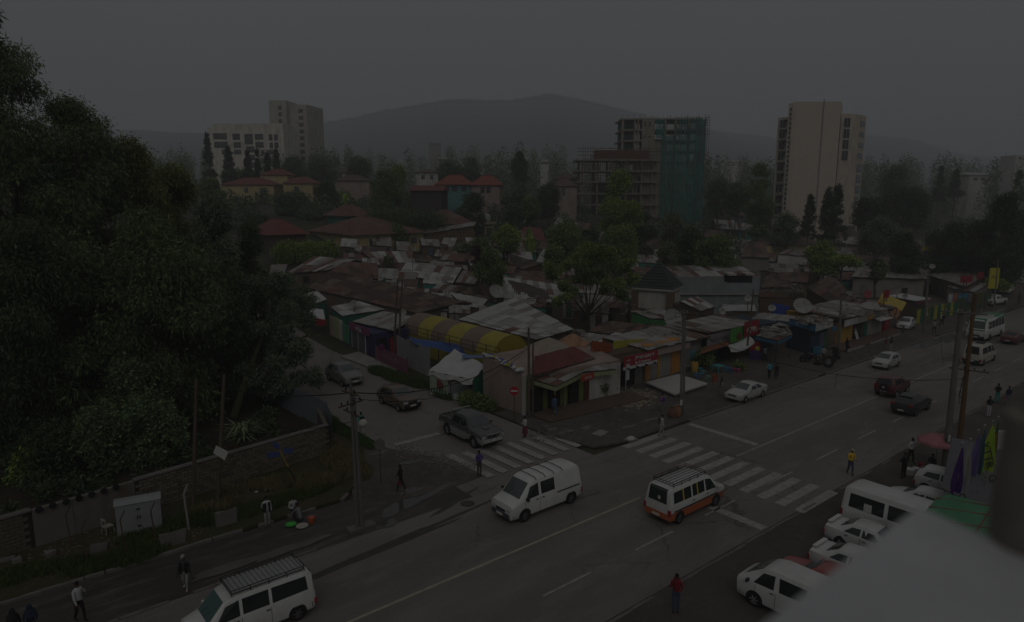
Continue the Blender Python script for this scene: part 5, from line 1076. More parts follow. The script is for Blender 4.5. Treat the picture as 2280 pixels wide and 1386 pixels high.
q = at(1046, 884, .2); t = thing('jerrycan', 'yellow jerrycan standing at the open front of the tent stall', 'jerrycan', (q.x, q.y, .1)); MB().box((0, 0, .2), (.28, .2, .4)).build('body', mat('jerrycan_yellow', (.42, .25, .02), .5), t); MB().box((.05, 0, .44), (.16, .05, .07)).build('handle', mat('jerrycan_yellow', (.42, .25, .02)), t); MB().tube((-.1, 0, .4), (-.1, 0, .46), .03).build('cap', M_black, t)
t = thing('blue_tarp_patch', 'patch of blue plastic lying on the upper corner of the white canvas', 'tarpaulin', lerpv(k3_, k4_, .45) + Vector((0, 0, .05))); MB().slab([(-.9, .2, .0), (.9, -.7, -.08), (1.1, -.1, .02), (-.5, .8, .16)], (0, 0, .04)).build('sheet', mat('tarp_blue_pale', (.10, .15, .27), .6), t)
q0, q1 = at(836, 806, .0), at(908, 838, .0)
t = thing('pink_banner', 'long faded pink banner tied along the side road before the fence', 'banner', (q0.x, q0.y, 0)); o = slabZ(t, 'cloth', q0 + Vector((0, 0, .3)), q1 + Vector((0, 0, .2)), 1.5, mat('banner_pink', (.22, .085, .13), .8, .2, 1.5)); lettering(t, 'እንኳን ደህና መጡ', q0, q1, 1.05, .62, mat('lettering_pale', (.30, .22, .24), .7), o)
for p in (q0, q1): put(t, MB().tube((p.x, p.y, 0), (p.x, p.y, 2.0), .035), 'post', M_iron)
strip('white_terrace', [tuple(at(757, 796, 0)[:2]), tuple(at(800, 786, 0)[:2]), tuple(at(885, 826, 0)[:2]), tuple(at(866, 838, 0)[:2])], .16, M_conc)
# ------------------------------------------------------------------ vegetation
BARK = mat('bark_grey', (.085, .072, .058), .95, .3, 3, streak=.3); BARKD = mat('bark_dark', (.045, .036, .028), .95, .3, 3, streak=.3)
def leafm(n, c, isl=.6): return mat(n, c, .6, .22, .35, 0, .25, island=isl, trans=.28)
LF = {'euc': leafm('leaf_eucalyptus', (0.131, 0.165, 0.065)), 'euc2': leafm('leaf_eucalyptus_warm', (0.168, 0.183, 0.052)), 'grey': leafm('leaf_grey_green', (0.146, 0.187, 0.116)), 'dark': leafm('leaf_dark', (0.084, 0.117, 0.052)), 'mid': leafm('leaf_mid', (0.149, 0.207, 0.060)),
 'bright': leafm('leaf_bright', (0.212, 0.289, 0.057)), 'far': leafm('leaf_far', (0.118, 0.161, 0.083)), 'feather': leafm('leaf_feathery', (0.178, 0.247, 0.059)), 'mango': leafm('leaf_rosette', (0.145, 0.212, 0.091)), 'purple': leafm('leaf_purple', (0.102, 0.055, 0.064)), 'con': leafm('leaf_conifer', (0.072, 0.103, 0.053)), 'olive': leafm('leaf_olive', (0.157, 0.184, 0.091))}
def leaves(name, m, clumps, n, L, W, seed, droop=.3, parent=None, shell=2.4, scat=.18):
 """leaf blades spread through ellipsoid clumps (cx, cy, cz, rx, ry, rz)"""
 g = np.random.default_rng(seed); c = np.array(clumps, float)
 w = (c[:, 3] * c[:, 4] * c[:, 5]) ** (2 / 3); k = g.choice(len(c), n, p=w / w.sum())
 d = g.normal(size=(n, 3)); d /= np.linalg.norm(d, axis=1)[:, None]
 r = g.random(n) ** (1 / shell) * (1 + scat * g.normal(size=n))
 p = c[k, :3] + d * r[:, None] * c[k, 3:]
 a = d * .6 + g.normal(size=(n, 3)) * .8; a[:, 2] -= droop * 2.0; a /= np.linalg.norm(a, axis=1)[:, None]
 s = np.cross(a, g.normal(size=(n, 3))); s /= np.linalg.norm(s, axis=1)[:, None]
 sz = (.6 + .8 * g.random(n))[:, None]
 v = np.empty((n, 4, 3)); v[:, 0] = p; v[:, 1] = p + a * L * sz * .5 + s * W * sz * .5; v[:, 2] = p + a * L * sz; v[:, 3] = p + a * L * sz * .5 - s * W * sz * .5
 me = bpy.data.meshes.new(name); me.vertices.add(n * 4); me.vertices.foreach_set('co', v.ravel()); me.loops.add(n * 4); me.loops.foreach_set('vertex_index', np.arange(n * 4, dtype=np.int32))
 me.polygons.add(n); me.polygons.foreach_set('loop_start', np.arange(0, n * 4, 4, dtype=np.int32)); me.polygons.foreach_set('loop_total', np.full(n, 4, dtype=np.int32))
 me.update(calc_edges=True); me.materials.append(m)
 return link(name, me, parent)
def trunk(t, pts_list, m=BARK):
 b = MB()
 for pts in pts_list:
  for (p, r), (q, r2) in zip(pts, pts[1:]): b.tube(p, q, r, r2, 7, 0, False)
 b.build('trunk', m, t, 60)
def crown_clumps(kind, h, rad, bot, rr, n):
 out = []
 for i in range(n):
  f = rr.random()
  if kind == 'column':  rmax = rad * (1 - .75 * max(0, (f - .35) / .65) ** 1.5) * (.55 + .45 * min(1, f * 4))
  elif kind == 'cone': rmax = rad * (1.02 - f)
  elif kind == 'flat': f = .6 + .4 * f; rmax = rad
  else: rmax = rad * math.sqrt(max(.05, 1 - (2 * f - .9) ** 2 * .9))
  a = rr.uniform(0, 6.283); q = rmax * math.sqrt(rr.uniform(.15, 1)) * .8; cr = rad * rr.uniform(.26, .42) * (.42 if kind == 'cone' else 1)
  out.append((q * math.cos(a), q * math.sin(a), bot + (h - bot) * f, cr, cr, cr * (rr.uniform(.35, .5) if kind == 'flat' else rr.uniform(.7, 1.0))))
 return out
def tree(label, x, y, h, rad, bot, kind='round', lf='mid', n=6000, L=.45, W=.16, clumps=28, seed=1, droop=.3, tr=.22, base=None, group=None, name='tree', limbs=6, bark=BARK, cat='tree'):
 rr = random.Random(seed); z = ter(x, y) if base is None else base
 t = thing(name, label, cat, (x, y, z - .1), 0, group)
 cl = crown_clumps(kind, h, rad, bot, rr, clumps)
 P0 = [(Vector((0, 0, 0)), tr), (Vector((rr.uniform(-.2, .2), rr.uniform(-.2, .2), bot * .6)), tr * .8), (Vector((rr.uniform(-.4, .4), rr.uniform(-.4, .4), bot + (h - bot) * .3)), tr * .55), (Vector((rr.uniform(-.4, .4), rr.uniform(-.4, .4), h * .9)), tr * .12)]
 pl = [P0]
 for c in rr.sample(cl, min(limbs, len(cl))):
  s = lerp_(P0[1][0], P0[2][0], rr.uniform(.2, 1)); e = Vector(c[:3]); mid = (s + e) / 2 + Vector((0, 0, -.1 * rad))
  pl.append([(s, tr * .45), (mid, tr * .28), (e, tr * .1)])
 trunk(t, pl, bark)
 leaves('crown', LF[lf], cl, n, L, W, seed, droop, t)
 return t
def lerp_(a, b, t): return a + (b - a) * t
def treepx(label, px, dist, top, bottom, halfw, **kw):
 """crown top / bottom and half width given in photo pixels at a distance"""
 p = atd(px, 433, dist); zt = atd(px, top, dist).z; zb = atd(px, bottom, dist).z; g = ter(p.x, p.y)
 rad = halfw / FPX * dist
 if dist > 95: rad *= .92; zt -= rad * .3; zb -= rad * .35
 if zt - g < 2.5: g = zt - 3.5
 return tree(label, p.x, p.y, zt - g, rad, max(.6, zb - g), base=g, **kw)
EG = 'tall trees behind the stone wall'
for i, (lb, px, d, top, bot, hw, kd, lf, n, cl) in enumerate([
 ('tallest eucalyptus of the left stand, its ragged crown top against the sky', 45, 52, 105, 640, 135, 'column', 'euc', 42000, 64),
 ('eucalyptus second from the left, its shoulder sloping down to the right', 185, 56, 222, 700, 105, 'column', 'euc', 40000, 60),
 ('warm green eucalyptus in the middle of the left stand', 290, 60, 325, 760, 95, 'column', 'euc2', 36000, 56),
 ('broad eucalyptus in front of the pines below the white office', 385, 66, 385, 780, 88, 'column', 'euc2', 36000, 56),
 ('grey-green eucalyptus at the right shoulder of the left stand', 470, 64, 455, 800, 78, 'column', 'grey', 34000, 52),
 ('dark leafy tree closing the right edge of the left stand', 545, 70, 500, 800, 52, 'column', 'dark', 24000, 40),
 ('low drooping eucalyptus in the centre front of the stand', 330, 50, 500, 900, 150, 'round', 'euc', 36000, 56),
 ('dense dark tree low at the left edge of the photo', 20, 44, 520, 1000, 150, 'round', 'dark', 34000, 52),
 ('shaded tree filling the gap above the rosette-leaved shrub', 160, 47, 560, 980, 130, 'round', 'euc', 32000, 50),
 ('shaded tree behind the two leaning wooden poles', 450, 56, 600, 860, 110, 'round', 'dark', 26000, 40)]):
 treepx(lb, px, d, top, bot, hw, kind=kd, lf=lf, n=int(n * 1.5), clumps=cl, L=.36, W=.085, seed=20 + i, droop=.55, tr=.38, group=EG, limbs=10, bark=BARKD)
p = atd(600, 433, 58); t = thing('tree', 'tree leaning out over the side road with a long bare mossy limb', 'tree', (p.x - 2, p.y, ter(p.x, p.y)), 0, EG)
rr = random.Random(5); o = t.location
def lp(px, py, d): return atd(px, py, d) - o
cl = []
for (x, y, rx, ry, d, k) in [(610, 650, 60, 40, 58, 8), (655, 680, 45, 38, 60, 8), (640, 740, 45, 40, 58, 7), (600, 770, 60, 60, 56, 8), (672, 820, 32, 40, 57, 6), (620, 840, 50, 35, 55, 6), (580, 700, 60, 70, 57, 8), (685, 720, 18, 22, 60, 3)]:
 for i in range(k):
  q = lp(x + rr.uniform(-rx, rx), y + rr.uniform(-ry, ry), d + rr.uniform(-1.5, 1.5)); cr = rr.uniform(.55, .95); cl.append((q.x, q.y, q.z, cr, cr, cr * .7))
q0 = Vector((0, 0, 0)); q1 = lp(500, 880, 52); q2 = lp(570, 830, 55); q3 = lp(630, 765, 57); q4 = lp(700, 735, 59)
trunk(t, [[(lp(520, 930, 53), .34), (lp(545, 850, 54), .26), (lp(580, 760, 56), .18), (lp(610, 660, 58), .06)], [(lp(535, 880, 53.5), .22), (lp(575, 820, 55), .17), (lp(635, 765, 57), .12), (lp(720, 735, 60), .03)], [(lp(600, 800, 56), .1), (lp(660, 800, 57), .06), (lp(690, 830, 57), .02)]], mat('mossy_bark', (.06, .062, .025), .95, .3, 3))
leaves('crown', LF['grey'], cl, 30000, .3, .08, 77, .3, t)
t = thing('tree', 'tree cut off by the left edge, its hanging branch dark against the sky', 'tree', (*[v for v in atd(-120, 433, 34)][:2], 0), 0, EG); o = t.location
cl = []
for (x, y) in [(-30, 40), (-10, 90), (-25, 130), (-5, 30), (-40, 180), (0, 110), (-60, 240), (-70, 100), (-80, 330), (-90, 20), (-60, 420), (-80, 520), (-70, 620)]:
 q = lp(x - 26, y, 32 + rr.uniform(-1, 1)); cl.append((q.x, q.y, q.z, .55, .55, .8))
trunk(t, [[(Vector((0, 0, 0)), .35), (lp(-130, 300, 34), .25), (lp(-70, 60, 33), .08), (lp(-10, 60, 32), .03)]], BARKD)
leaves('crown', LF['dark'], cl, 4200, .36, .06, 91, .6, t)
for i, (lb, px, d, top, bot, hw, n) in enumerate([('shrubby tree with pale rosette leaves hanging over the white wall panel', 225, 43.5, 800, 1090, 105, 15000), ('lower rosette-leaved shrub leaning over the right end of the wall panels', 320, 43.8, 900, 1085, 52, 6000), ('bushy shrub trailing over the left end of the stone wall', 75, 42.5, 960, 1110, 90, 10000), ('yellow-green bush at the left edge above the stone wall', -10, 41, 1010, 1130, 60, 6000)]):
 treepx(lb, px, d, top, bot, hw, kind='round', lf=('mango', 'mango', 'dark', 'bright')[i], n=n, clumps=30, L=.26, W=.11, seed=60 + i, droop=.1, tr=.1, name='shrub', cat='shrub')
cl = []; g = random.Random(31)
for i in range(70):
 x = g.uniform(-12, 19); y = g.uniform(44.2 + (x + 12) * .02, 53); r = g.uniform(.4, .9)
 if not (9 < x < 15 and y < 46.5): cl.append((x, y, .2 + r * .5, r, r, r * .8))
o = leaves('garden_undergrowth', LF['dark'], cl, 16000, .3, .12, 59, .1, None, 3.0); tag(o, 'dark undergrowth behind the stone wall', None, None, 'stuff')
ST = [
 ('round leafy tree in front of the yellow villa', 648, 165, 418, 505, 44, 'round', 'far', 6500), ('leafy tree right of the yellow villa', 727, 190, 400, 470, 30, 'round', 'dark', 4500), ('bushy olive tree between the villas and the turquoise house', 858, 175, 372, 470, 44, 'round', 'mid', 7000),
 ('bright topped tree touching the olive tree', 888, 190, 366, 400, 22, 'round', 'bright', 2500), ('small light tree in front of the broad yellow house', 880, 134, 494, 560, 26, 'round', 'mid', 2600), ('dark shrub with rosette twigs between the tin roofs', 1090, 100, 548, 620, 40, 'round', 'mid', 6000),
 ('purple-leaved bush left of the rosette shrub', 1062, 101, 545, 592, 16, 'round', 'purple', 1600), ('round bright bush behind the big dish', 1128, 125, 498, 545, 36, 'round', 'bright', 4200), ('broad leafy tree right of the red roof', 1262, 124, 488, 570, 58, 'round', 'mid', 8000),
 ('leafy tree filling the gap left of the tall leafy tree', 1318, 130, 500, 575, 34, 'round', 'dark', 4200), ('tall leafy tree in front of the concrete frame', 1378, 138, 378, 560, 62, 'round', 'bright', 15000), ('dark cedar right behind the tall leafy tree', 1432, 142, 462, 575, 36, 'round', 'con', 6000),
 ('round tree below the turquoise villa', 1048, 160, 425, 500, 40, 'round', 'dark', 6500), ('tree mass right of the cream villa', 1160, 178, 402, 478, 46, 'round', 'far', 6500), ('bright small tree below that mass', 1180, 160, 435, 475, 26, 'round', 'mid', 2600), ('leafy tree left of the concrete frame', 1222, 180, 400, 470, 34, 'round', 'dark', 4500),
 ('dark round tree far off above the villas', 1158, 235, 335, 405, 24, 'round', 'dark', 3000), ('fan of trees behind the turquoise roofs', 1000, 240, 352, 395, 34, 'round', 'far', 4000), ('bushy tree behind the little white house', 1050, 240, 348, 400, 34, 'round', 'far', 3500), ('dark tree over the dark barn', 940, 180, 440, 490, 36, 'round', 'dark', 3500),
 ('leafy tree left of the beige tower', 1692, 178, 362, 505, 38, 'round', 'mid', 7000), ('pale willow-like tree at the foot of the beige tower', 1758, 165, 470, 530, 34, 'round', 'grey', 3800), ('big dark tree just behind the rusty roofs, centre right', 1600, 112, 506, 600, 56, 'round', 'mid', 9000), ('darker tree at its left shoulder', 1545, 116, 500, 590, 42, 'round', 'dark', 5600),
 ('grey twiggy tree between the teal house and the dark tree', 1488, 112, 535, 608, 28, 'round', 'olive', 3000), ('bright leafy tree above the two-storey shacks', 1846, 128, 530, 590, 44, 'round', 'bright', 5600), ('low bright bush tree over the block-wall house', 1888, 118, 560, 598, 40, 'flat', 'bright', 4000), ('dense tree left of the yellow-capped kiosk', 2030, 125, 510, 600, 46, 'round', 'dark', 6000),
 ('grey-green tree above the bent white sheets', 1960, 145, 480, 540, 50, 'round', 'grey', 5200), ('dark tree standing right of the conifers', 1940, 170, 432, 500, 40, 'round', 'con', 4200), ('black-green round tree in the right background', 2020, 185, 410, 482, 62, 'round', 'dark', 8000), ('tall round tree behind it', 1990, 245, 366, 430, 36, 'round', 'far', 4200),
 ('very dark tree over the parked cars on the right', 2130, 128, 480, 620, 60, 'round', 'con', 9000), ('tall dark tree at the right edge', 2240, 122, 430, 610, 60, 'round', 'con', 9500), ('big shade tree right of the washing line', 2185, 135, 490, 610, 46, 'round', 'dark', 6500), ('tree behind the blue and white kiosk', 2275, 140, 470, 580, 40, 'round', 'dark', 4800),
 ('tree left of the netted building foot', 1500, 150, 470, 540, 34, 'round', 'olive', 3800), ('low tree right of the netting foot', 1640, 190, 400, 460, 34, 'round', 'far', 3600), ('tree between netting and beige tower', 1600, 195, 395, 455, 40, 'round', 'far', 4000), ('roadside tree at the far end of the street', 2225, 150, 520, 600, 26, 'round', 'mid', 3000),
 ('leafy tree under the office block, left', 530, 240, 372, 400, 40, 'round', 'mid', 4200), ('green tree below the office, right', 660, 250, 345, 395, 34, 'round', 'far', 4500), ('tree right of the raw concrete tower foot', 715, 245, 345, 410, 44, 'round', 'far', 4200), ('leafy tree behind the pale ribbed-roof house', 800, 240, 345, 390, 34, 'round', 'far', 3200),
 ('tree rising between the left stand and the yellow villa', 472, 172, 392, 450, 30, 'round', 'mid', 6000), ('tree in the shade behind the rust roofed house at the stand', 560, 150, 470, 540, 40, 'round', 'dark', 4200), ('leafy tree before the teal roofed house', 690, 160, 455, 500, 40, 'round', 'far', 3600), ('small tree by the plank shed', 1030, 125, 535, 560, 26, 'round', 'grey', 2000),
 ('bush on the slope right of the plank shed', 1068, 128, 525, 560, 24, 'round', 'mid', 1900), ('tree right of the low red roof', 1235, 118, 540, 580, 30, 'round', 'mid', 3000), ('crooked little tree on the bank above the block walls', 1970, 108, 575, 610, 22, 'round', 'olive', 1500), ('low green hedge tree by the yellow sign', 2245, 118, 618, 650, 26, 'flat', 'bright', 2200)]
for i, (lb, px, d, top, bot, hw, kd, lf, n) in enumerate(ST):
 big = d / 130.0
 treepx(lb, px, d, top, bot, hw, kind=kd, lf=lf, n=int(n * 2.1), clumps=34, L=.42 * big ** .6, W=.17 * big ** .6, seed=200 + i, droop=.15, tr=.2)
treepx('wide flat-topped acacia shading the roofs behind the broad yellow house', 900, 146, 447, 500, 104, kind='flat', lf='dark', n=20000, clumps=70, L=.4, W=.14, seed=301, droop=.1, tr=.3)
for i, (lb, px, d, top, bot, hw) in enumerate([('pointed conifer left of the office block', 470, 228, 292, 400, 16), ('conifer in front of the office windows', 515, 232, 318, 410, 20), ('second conifer under the office', 556, 236, 330, 400, 14), ('slim conifer before the office corner', 578, 226, 330, 410, 10), ('conifer by the office right end', 600, 228, 338, 405, 12), ('conifer clump behind the villa roof', 620, 238, 330, 400, 12),
  ('pointed grevillea in front of the beige tower, right one', 1866, 160, 404, 520, 24), ('pointed grevillea in front of the beige tower, left one', 1846, 162, 412, 525, 26), ('small pointed tree at the tower foot', 1806, 162, 428, 520, 18), ('pointed pine in the right background', 2090, 260, 365, 440, 16), ('pine further right in the background', 2125, 255, 372, 430, 18), ('dark pine at the far right', 2265, 240, 375, 440, 16)]):
 treepx(lb, px, d, top, bot, hw * 1.35, kind='cone', lf='con' if i < 6 else 'dark', n=5200, clumps=64, L=.6, W=.2, seed=330 + i, droop=.0, tr=.18, name='conifer')
p = at(1312, 742, 0); t = thing('tree', 'feathery light green tree on bare spreading limbs in the middle of the settlement', 'tree', p); o = p; rr = random.Random(9); D0 = p.x * SA + p.y * CA
cl = []; ends = []
for (x, y, k) in [(1235, 610, 5), (1262, 640, 4), (1290, 580, 6), (1320, 560, 6), (1350, 565, 6), (1385, 590, 6), (1400, 620, 5), (1340, 610, 6), (1300, 615, 5), (1370, 640, 5), (1395, 655, 4), (1265, 590, 4), (1250, 665, 3), (1330, 640, 3), (1225, 600, 2), (1300, 555, 3), (1375, 560, 3)]:
 q = lp(x, y, D0 + rr.uniform(-3, 3)); ends.append(q)
 for i in range(k): cl.append((q.x + rr.uniform(-.9, .9), q.y + rr.uniform(-.9, .9), q.z + rr.uniform(-.7, .7), .75, .75, .42))
f0, f1 = Vector((0, 0, 0)), lp(1310, 700, D0)
pl = [[(f0, .24), (f1, .17)]]
for e in ends:
 m_ = lerp_(f1, e, .5) + Vector((0, 0, -.35)); pl.append([(f1 + Vector((rr.uniform(-.1, .1), 0, rr.uniform(-.5, .3))), .085), (m_, .055), (e, .02)])
trunk(t, pl, BARKD); leaves('crown', LF['feather'], cl, 26000, .30, .12, 5, .15, t)
for i, (lb, x0, x1) in enumerate([('left head of the clipped bright hedge', 612, 662), ('middle head of the clipped bright hedge', 655, 712), ('rounded right end of the clipped bright hedge', 704, 750)]):
 q = at((x0 + x1) / 2, 588, 0); w = (x1 - x0) / 2 / FPX * (q.x * SA + q.y * CA)
 t = thing('hedge', lb, 'hedge', q); leaves('foliage', LF['bright'], [(0, 0, 1.9, w * 1.05, w * .8, 1.7), (w * .3, 0, 2.3, w * .8, w * .7, 1.4)], 8000, .3, .15, 400 + i, .1, t, 5.0)
 MB().tube((0, 0, 0), (0, 0, 1.6), .12, .08, 6).build('trunk', BARKD, t)
def blades(name, label, cat, loc, n, h, spread, m, w, seed, curl=.5):
 rr = random.Random(seed); t = thing(name, label, cat, loc); nb = min(n, 60)
 def blade(b):
  a = rr.uniform(0, 6.283); hh = h * rr.uniform(.6, 1.1); s = spread * rr.uniform(.3, 1.1); d = Vector((math.cos(a), math.sin(a), 0)); q = Vector((-d.y, d.x, 0)) * w
  p0 = d * spread * .06; p1 = d * s * .45 + Vector((0, 0, hh * .75)); p2 = d * s + Vector((0, 0, hh * (1 - curl * rr.uniform(.2, 1))))
  b.add([p0 - q * .6, p0 + q * .6, p1 + q, p1 - q, p2], [(0, 1, 2, 3), (3, 2, 4)])
 for i in range(nb):
  b = MB(); blade(b); b.build('leaf', m, t)
 if n > nb:
  b = MB()
  for i in range(n - nb): blade(b)
  o = b.build('leaf_mass', m, t); o['kind'] = 'stuff'
 return t
AG = mat('agave_leaf', (.14, .17, .08), .5, .2, 2, spec=.4); GR = mat('tall_grass', (.085, .105, .05), .8, .25, 2)
q = at(540, 985, 1.0); blades('agave', 'spiky rosette of long pale green leaves behind the stone wall', 'plant', (q.x, q.y, .5), 60, 2.3, 1.9, AG, .09, 3)
q = at(866, 628, 0); blades('reed_clump', 'tall feathery grass clump growing between the tin roofs', 'plant', q, 160, 5.2, 2.0, GR, .06, 4, .4)
for i, (x, y, h, lb) in enumerate([(770, 445, 6, 'banana-like fan palm right of the yellow villa'), (1180, 497, 4.5, 'banana plant behind the round bright bush')]):
 q = atd(x, y + 12, 165 if i == 0 else 135); blades('banana_plant', lb, 'plant', (q.x, q.y, ter(q.x, q.y)), 14, h + max(0, q.z - ter(q.x, q.y)) * .6, 3.0, LF['bright'], .4, 6 + i, .5)
g = random.Random(21); cl = []
for i in range(330):
 d = g.uniform(290, 620); px = g.uniform(-200, 2500)
 q = atd(px, 433, d); gz = ter(q.x, q.y)
 top = 18 + (433 - g.uniform(322, 356)) / FPX * d if px < 1300 else 18 + (433 - g.uniform(338, 372)) / FPX * d
 h = max(5, min(24, top - gz)); zc = max(top - h * .5, gz + h * .4); r = g.uniform(2.2, 4.8)
 cl.append((q.x, q.y, zc, r, r, h * .5)); cl.append((q.x + g.uniform(-2, 2), q.y + g.uniform(-2, 2), zc - h * .45, r * 1.2, r * 1.2, h * .45))
o = leaves('far_trees', LF['far'], cl, 330000, .85, .62, 55, 0, None, 2.2, .05); tag(o, 'hazy belt of far trees below the hill', None, None, 'stuff')
cl = []
for i in range(240):
 d = g.uniform(150, 300); px = g.uniform(300, 2420)
 q = atd(px, 433, d); gz = ter(q.x, q.y); h = g.uniform(2, 5); r = g.uniform(1.5, 3.0)
 cl.append((q.x, q.y, gz + h * .5, r, r, h * .55))
o = leaves('undergrowth', LF['far'], cl, 70000, .7, .36, 56, 0, None, 2.6, .05); tag(o, 'bushes and undergrowth between the far houses', None, None, 'stuff')
cl = []
for i in range(420):       # thin scrub on the flanks of the hill
 d = g.uniform(900, 1850); px = g.uniform(600, 1560); py = np.interp(px, [600, 760, 870, 1000, 1130, 1225, 1300, 1400, 1560], [300, 271, 248, 226, 228, 213, 228, 252, 288])
 q = atd(px, py + 1, 1890); cl.append((q.x, q.y, q.z, g.uniform(5, 16), g.uniform(5, 16), g.uniform(2.5, 6)))
o = leaves('ridge_trees', LF['far'], cl, 26000, 4.0, 2.2, 57, 0, None, 3.0); tag(o, 'trees along the ridge of the hill', None, None, 'stuff')
cl = []
for i in range(150):
 x, y = g.uniform(700, 2080), g.uniform(520, 660); q = at(x, y, 0); r = g.uniform(.5, 1.3); cl.append((q.x, q.y, q.z + r * .5, r, r, r * .9))
o = leaves('scrub', LF['mid'], cl, 26000, .35, .16, 58, .1, None, 3.0); tag(o, 'weeds and scrub between the tin shacks', None, None, 'stuff')
def grass(name, label, areas, n, h, m, seed):
 gg = np.random.default_rng(seed); pts = []
 for (x, y, rx, ry, z) in areas:
  k = int(n * rx * ry / sum(a[2] * a[3] for a in areas)); a = gg.random(k) * 6.283; r = np.sqrt(gg.random(k))
  pts.append(np.stack([x + rx * r * np.cos(a), y + ry * r * np.sin(a), np.full(k, z)], 1))
 p = np.concatenate(pts); k = len(p); d = gg.normal(size=(k, 3)) * .35; d[:, 2] = 1; hh = h * (.5 + gg.random(k))[:, None]
 s = np.cross(d, gg.normal(size=(k, 3))); s /= np.linalg.norm(s, axis=1)[:, None]
 v = np.empty((k, 4, 3)); v[:, 0] = p - s * .03; v[:, 1] = p + s * .03; v[:, 2] = p + d * hh + s * .008; v[:, 3] = p + d * hh - s * .008
 me = bpy.data.meshes.new(name); me.vertices.add(k * 4); me.vertices.foreach_set('co', v.ravel()); me.loops.add(k * 4); me.loops.foreach_set('vertex_index', np.arange(k * 4, dtype=np.int32))
 me.polygons.add(k); me.polygons.foreach_set('loop_start', np.arange(0, k * 4, 4, dtype=np.int32)); me.polygons.foreach_set('loop_total', np.full(k, 4, dtype=np.int32)); me.update(calc_edges=True); me.materials.append(m)
 o = link(name, me); tag(o, label, None, None, 'stuff'); return o
G1 = mat('grass_dry_gold', (.15, .125, .055), .9, .3, .6); G2 = mat('grass_green', (.060, .085, .018), .9, .3, .6); G3 = mat('grass_lush', (.05, .095, .018), .9, .3, .6)
def ga(px, py, rx, ry, z=.12): q = at(px, py, 0); return (q.x, q.y, rx, ry, z)
grass('dry_grass', 'golden dry grass on the verge corner', [ga(770, 1040, 1.2, 3.0), ga(720, 1080, 1.8, 1.0), ga(560, 1090, 2.2, .7), ga(640, 1080, 2, .8), ga(750, 1010, .9, 2.5), ga(480, 1135, 1.5, .6)], 9000, .28, G1, 1)
grass('verge_grass', 'green grass along the verge kerb', [ga(560, 1140, 3.2, .9), ga(660, 1110, 2.4, .8), ga(350, 1190, 2.0, .8), ga(300, 1240, 1.6, 1.1), ga(30, 1290, 1.5, .9), ga(230, 1260, 1.8, .8), ga(120, 1270, 1.6, .7), ga(420, 1160, 1.5, .6)], 12000, .22, G2, 2)
grass('roadside_grass', 'lush grass strip at the edge of the side road', [ga(745, 955, .55, 3.2, .1), ga(800, 985, .5, 2.2, .1), ga(720, 930, .5, 3, .1)], 5000, .25, G3, 3)
grass('weeds', 'weeds at the foot of the corrugated fence', [ga(850, 832, 1.0, 2.2, .06), ga(920, 855, .9, 2.4, .06), ga(880, 845, .9, 2.4, .06), ga(985, 885, .5, 1.5, .06)], 7000, .35, G3, 4)
q = at(1075, 905, 0)
for i, (dx, dy, r) in enumerate([(0, 0, 1.0), (1.2, -1.5, .7)]):
 t = thing('bush', ('weedy bush at the foot of the pink wall', 'low weeds before the green stall side')[i], 'bush', (q.x - .6 + dx * .2, q.y + dy + .6, .05)); leaves('foliage', LF['mid'], [(0, 0, .4, r, r * 1.5, .55), (-.3, .4, .6, r * .7, r, .6)], 2600, .22, .1, 420 + i, .1, t); MB().tube((0, 0, 0), (0, 0, .5), .03, n=5).build('stem', BARKD, t)
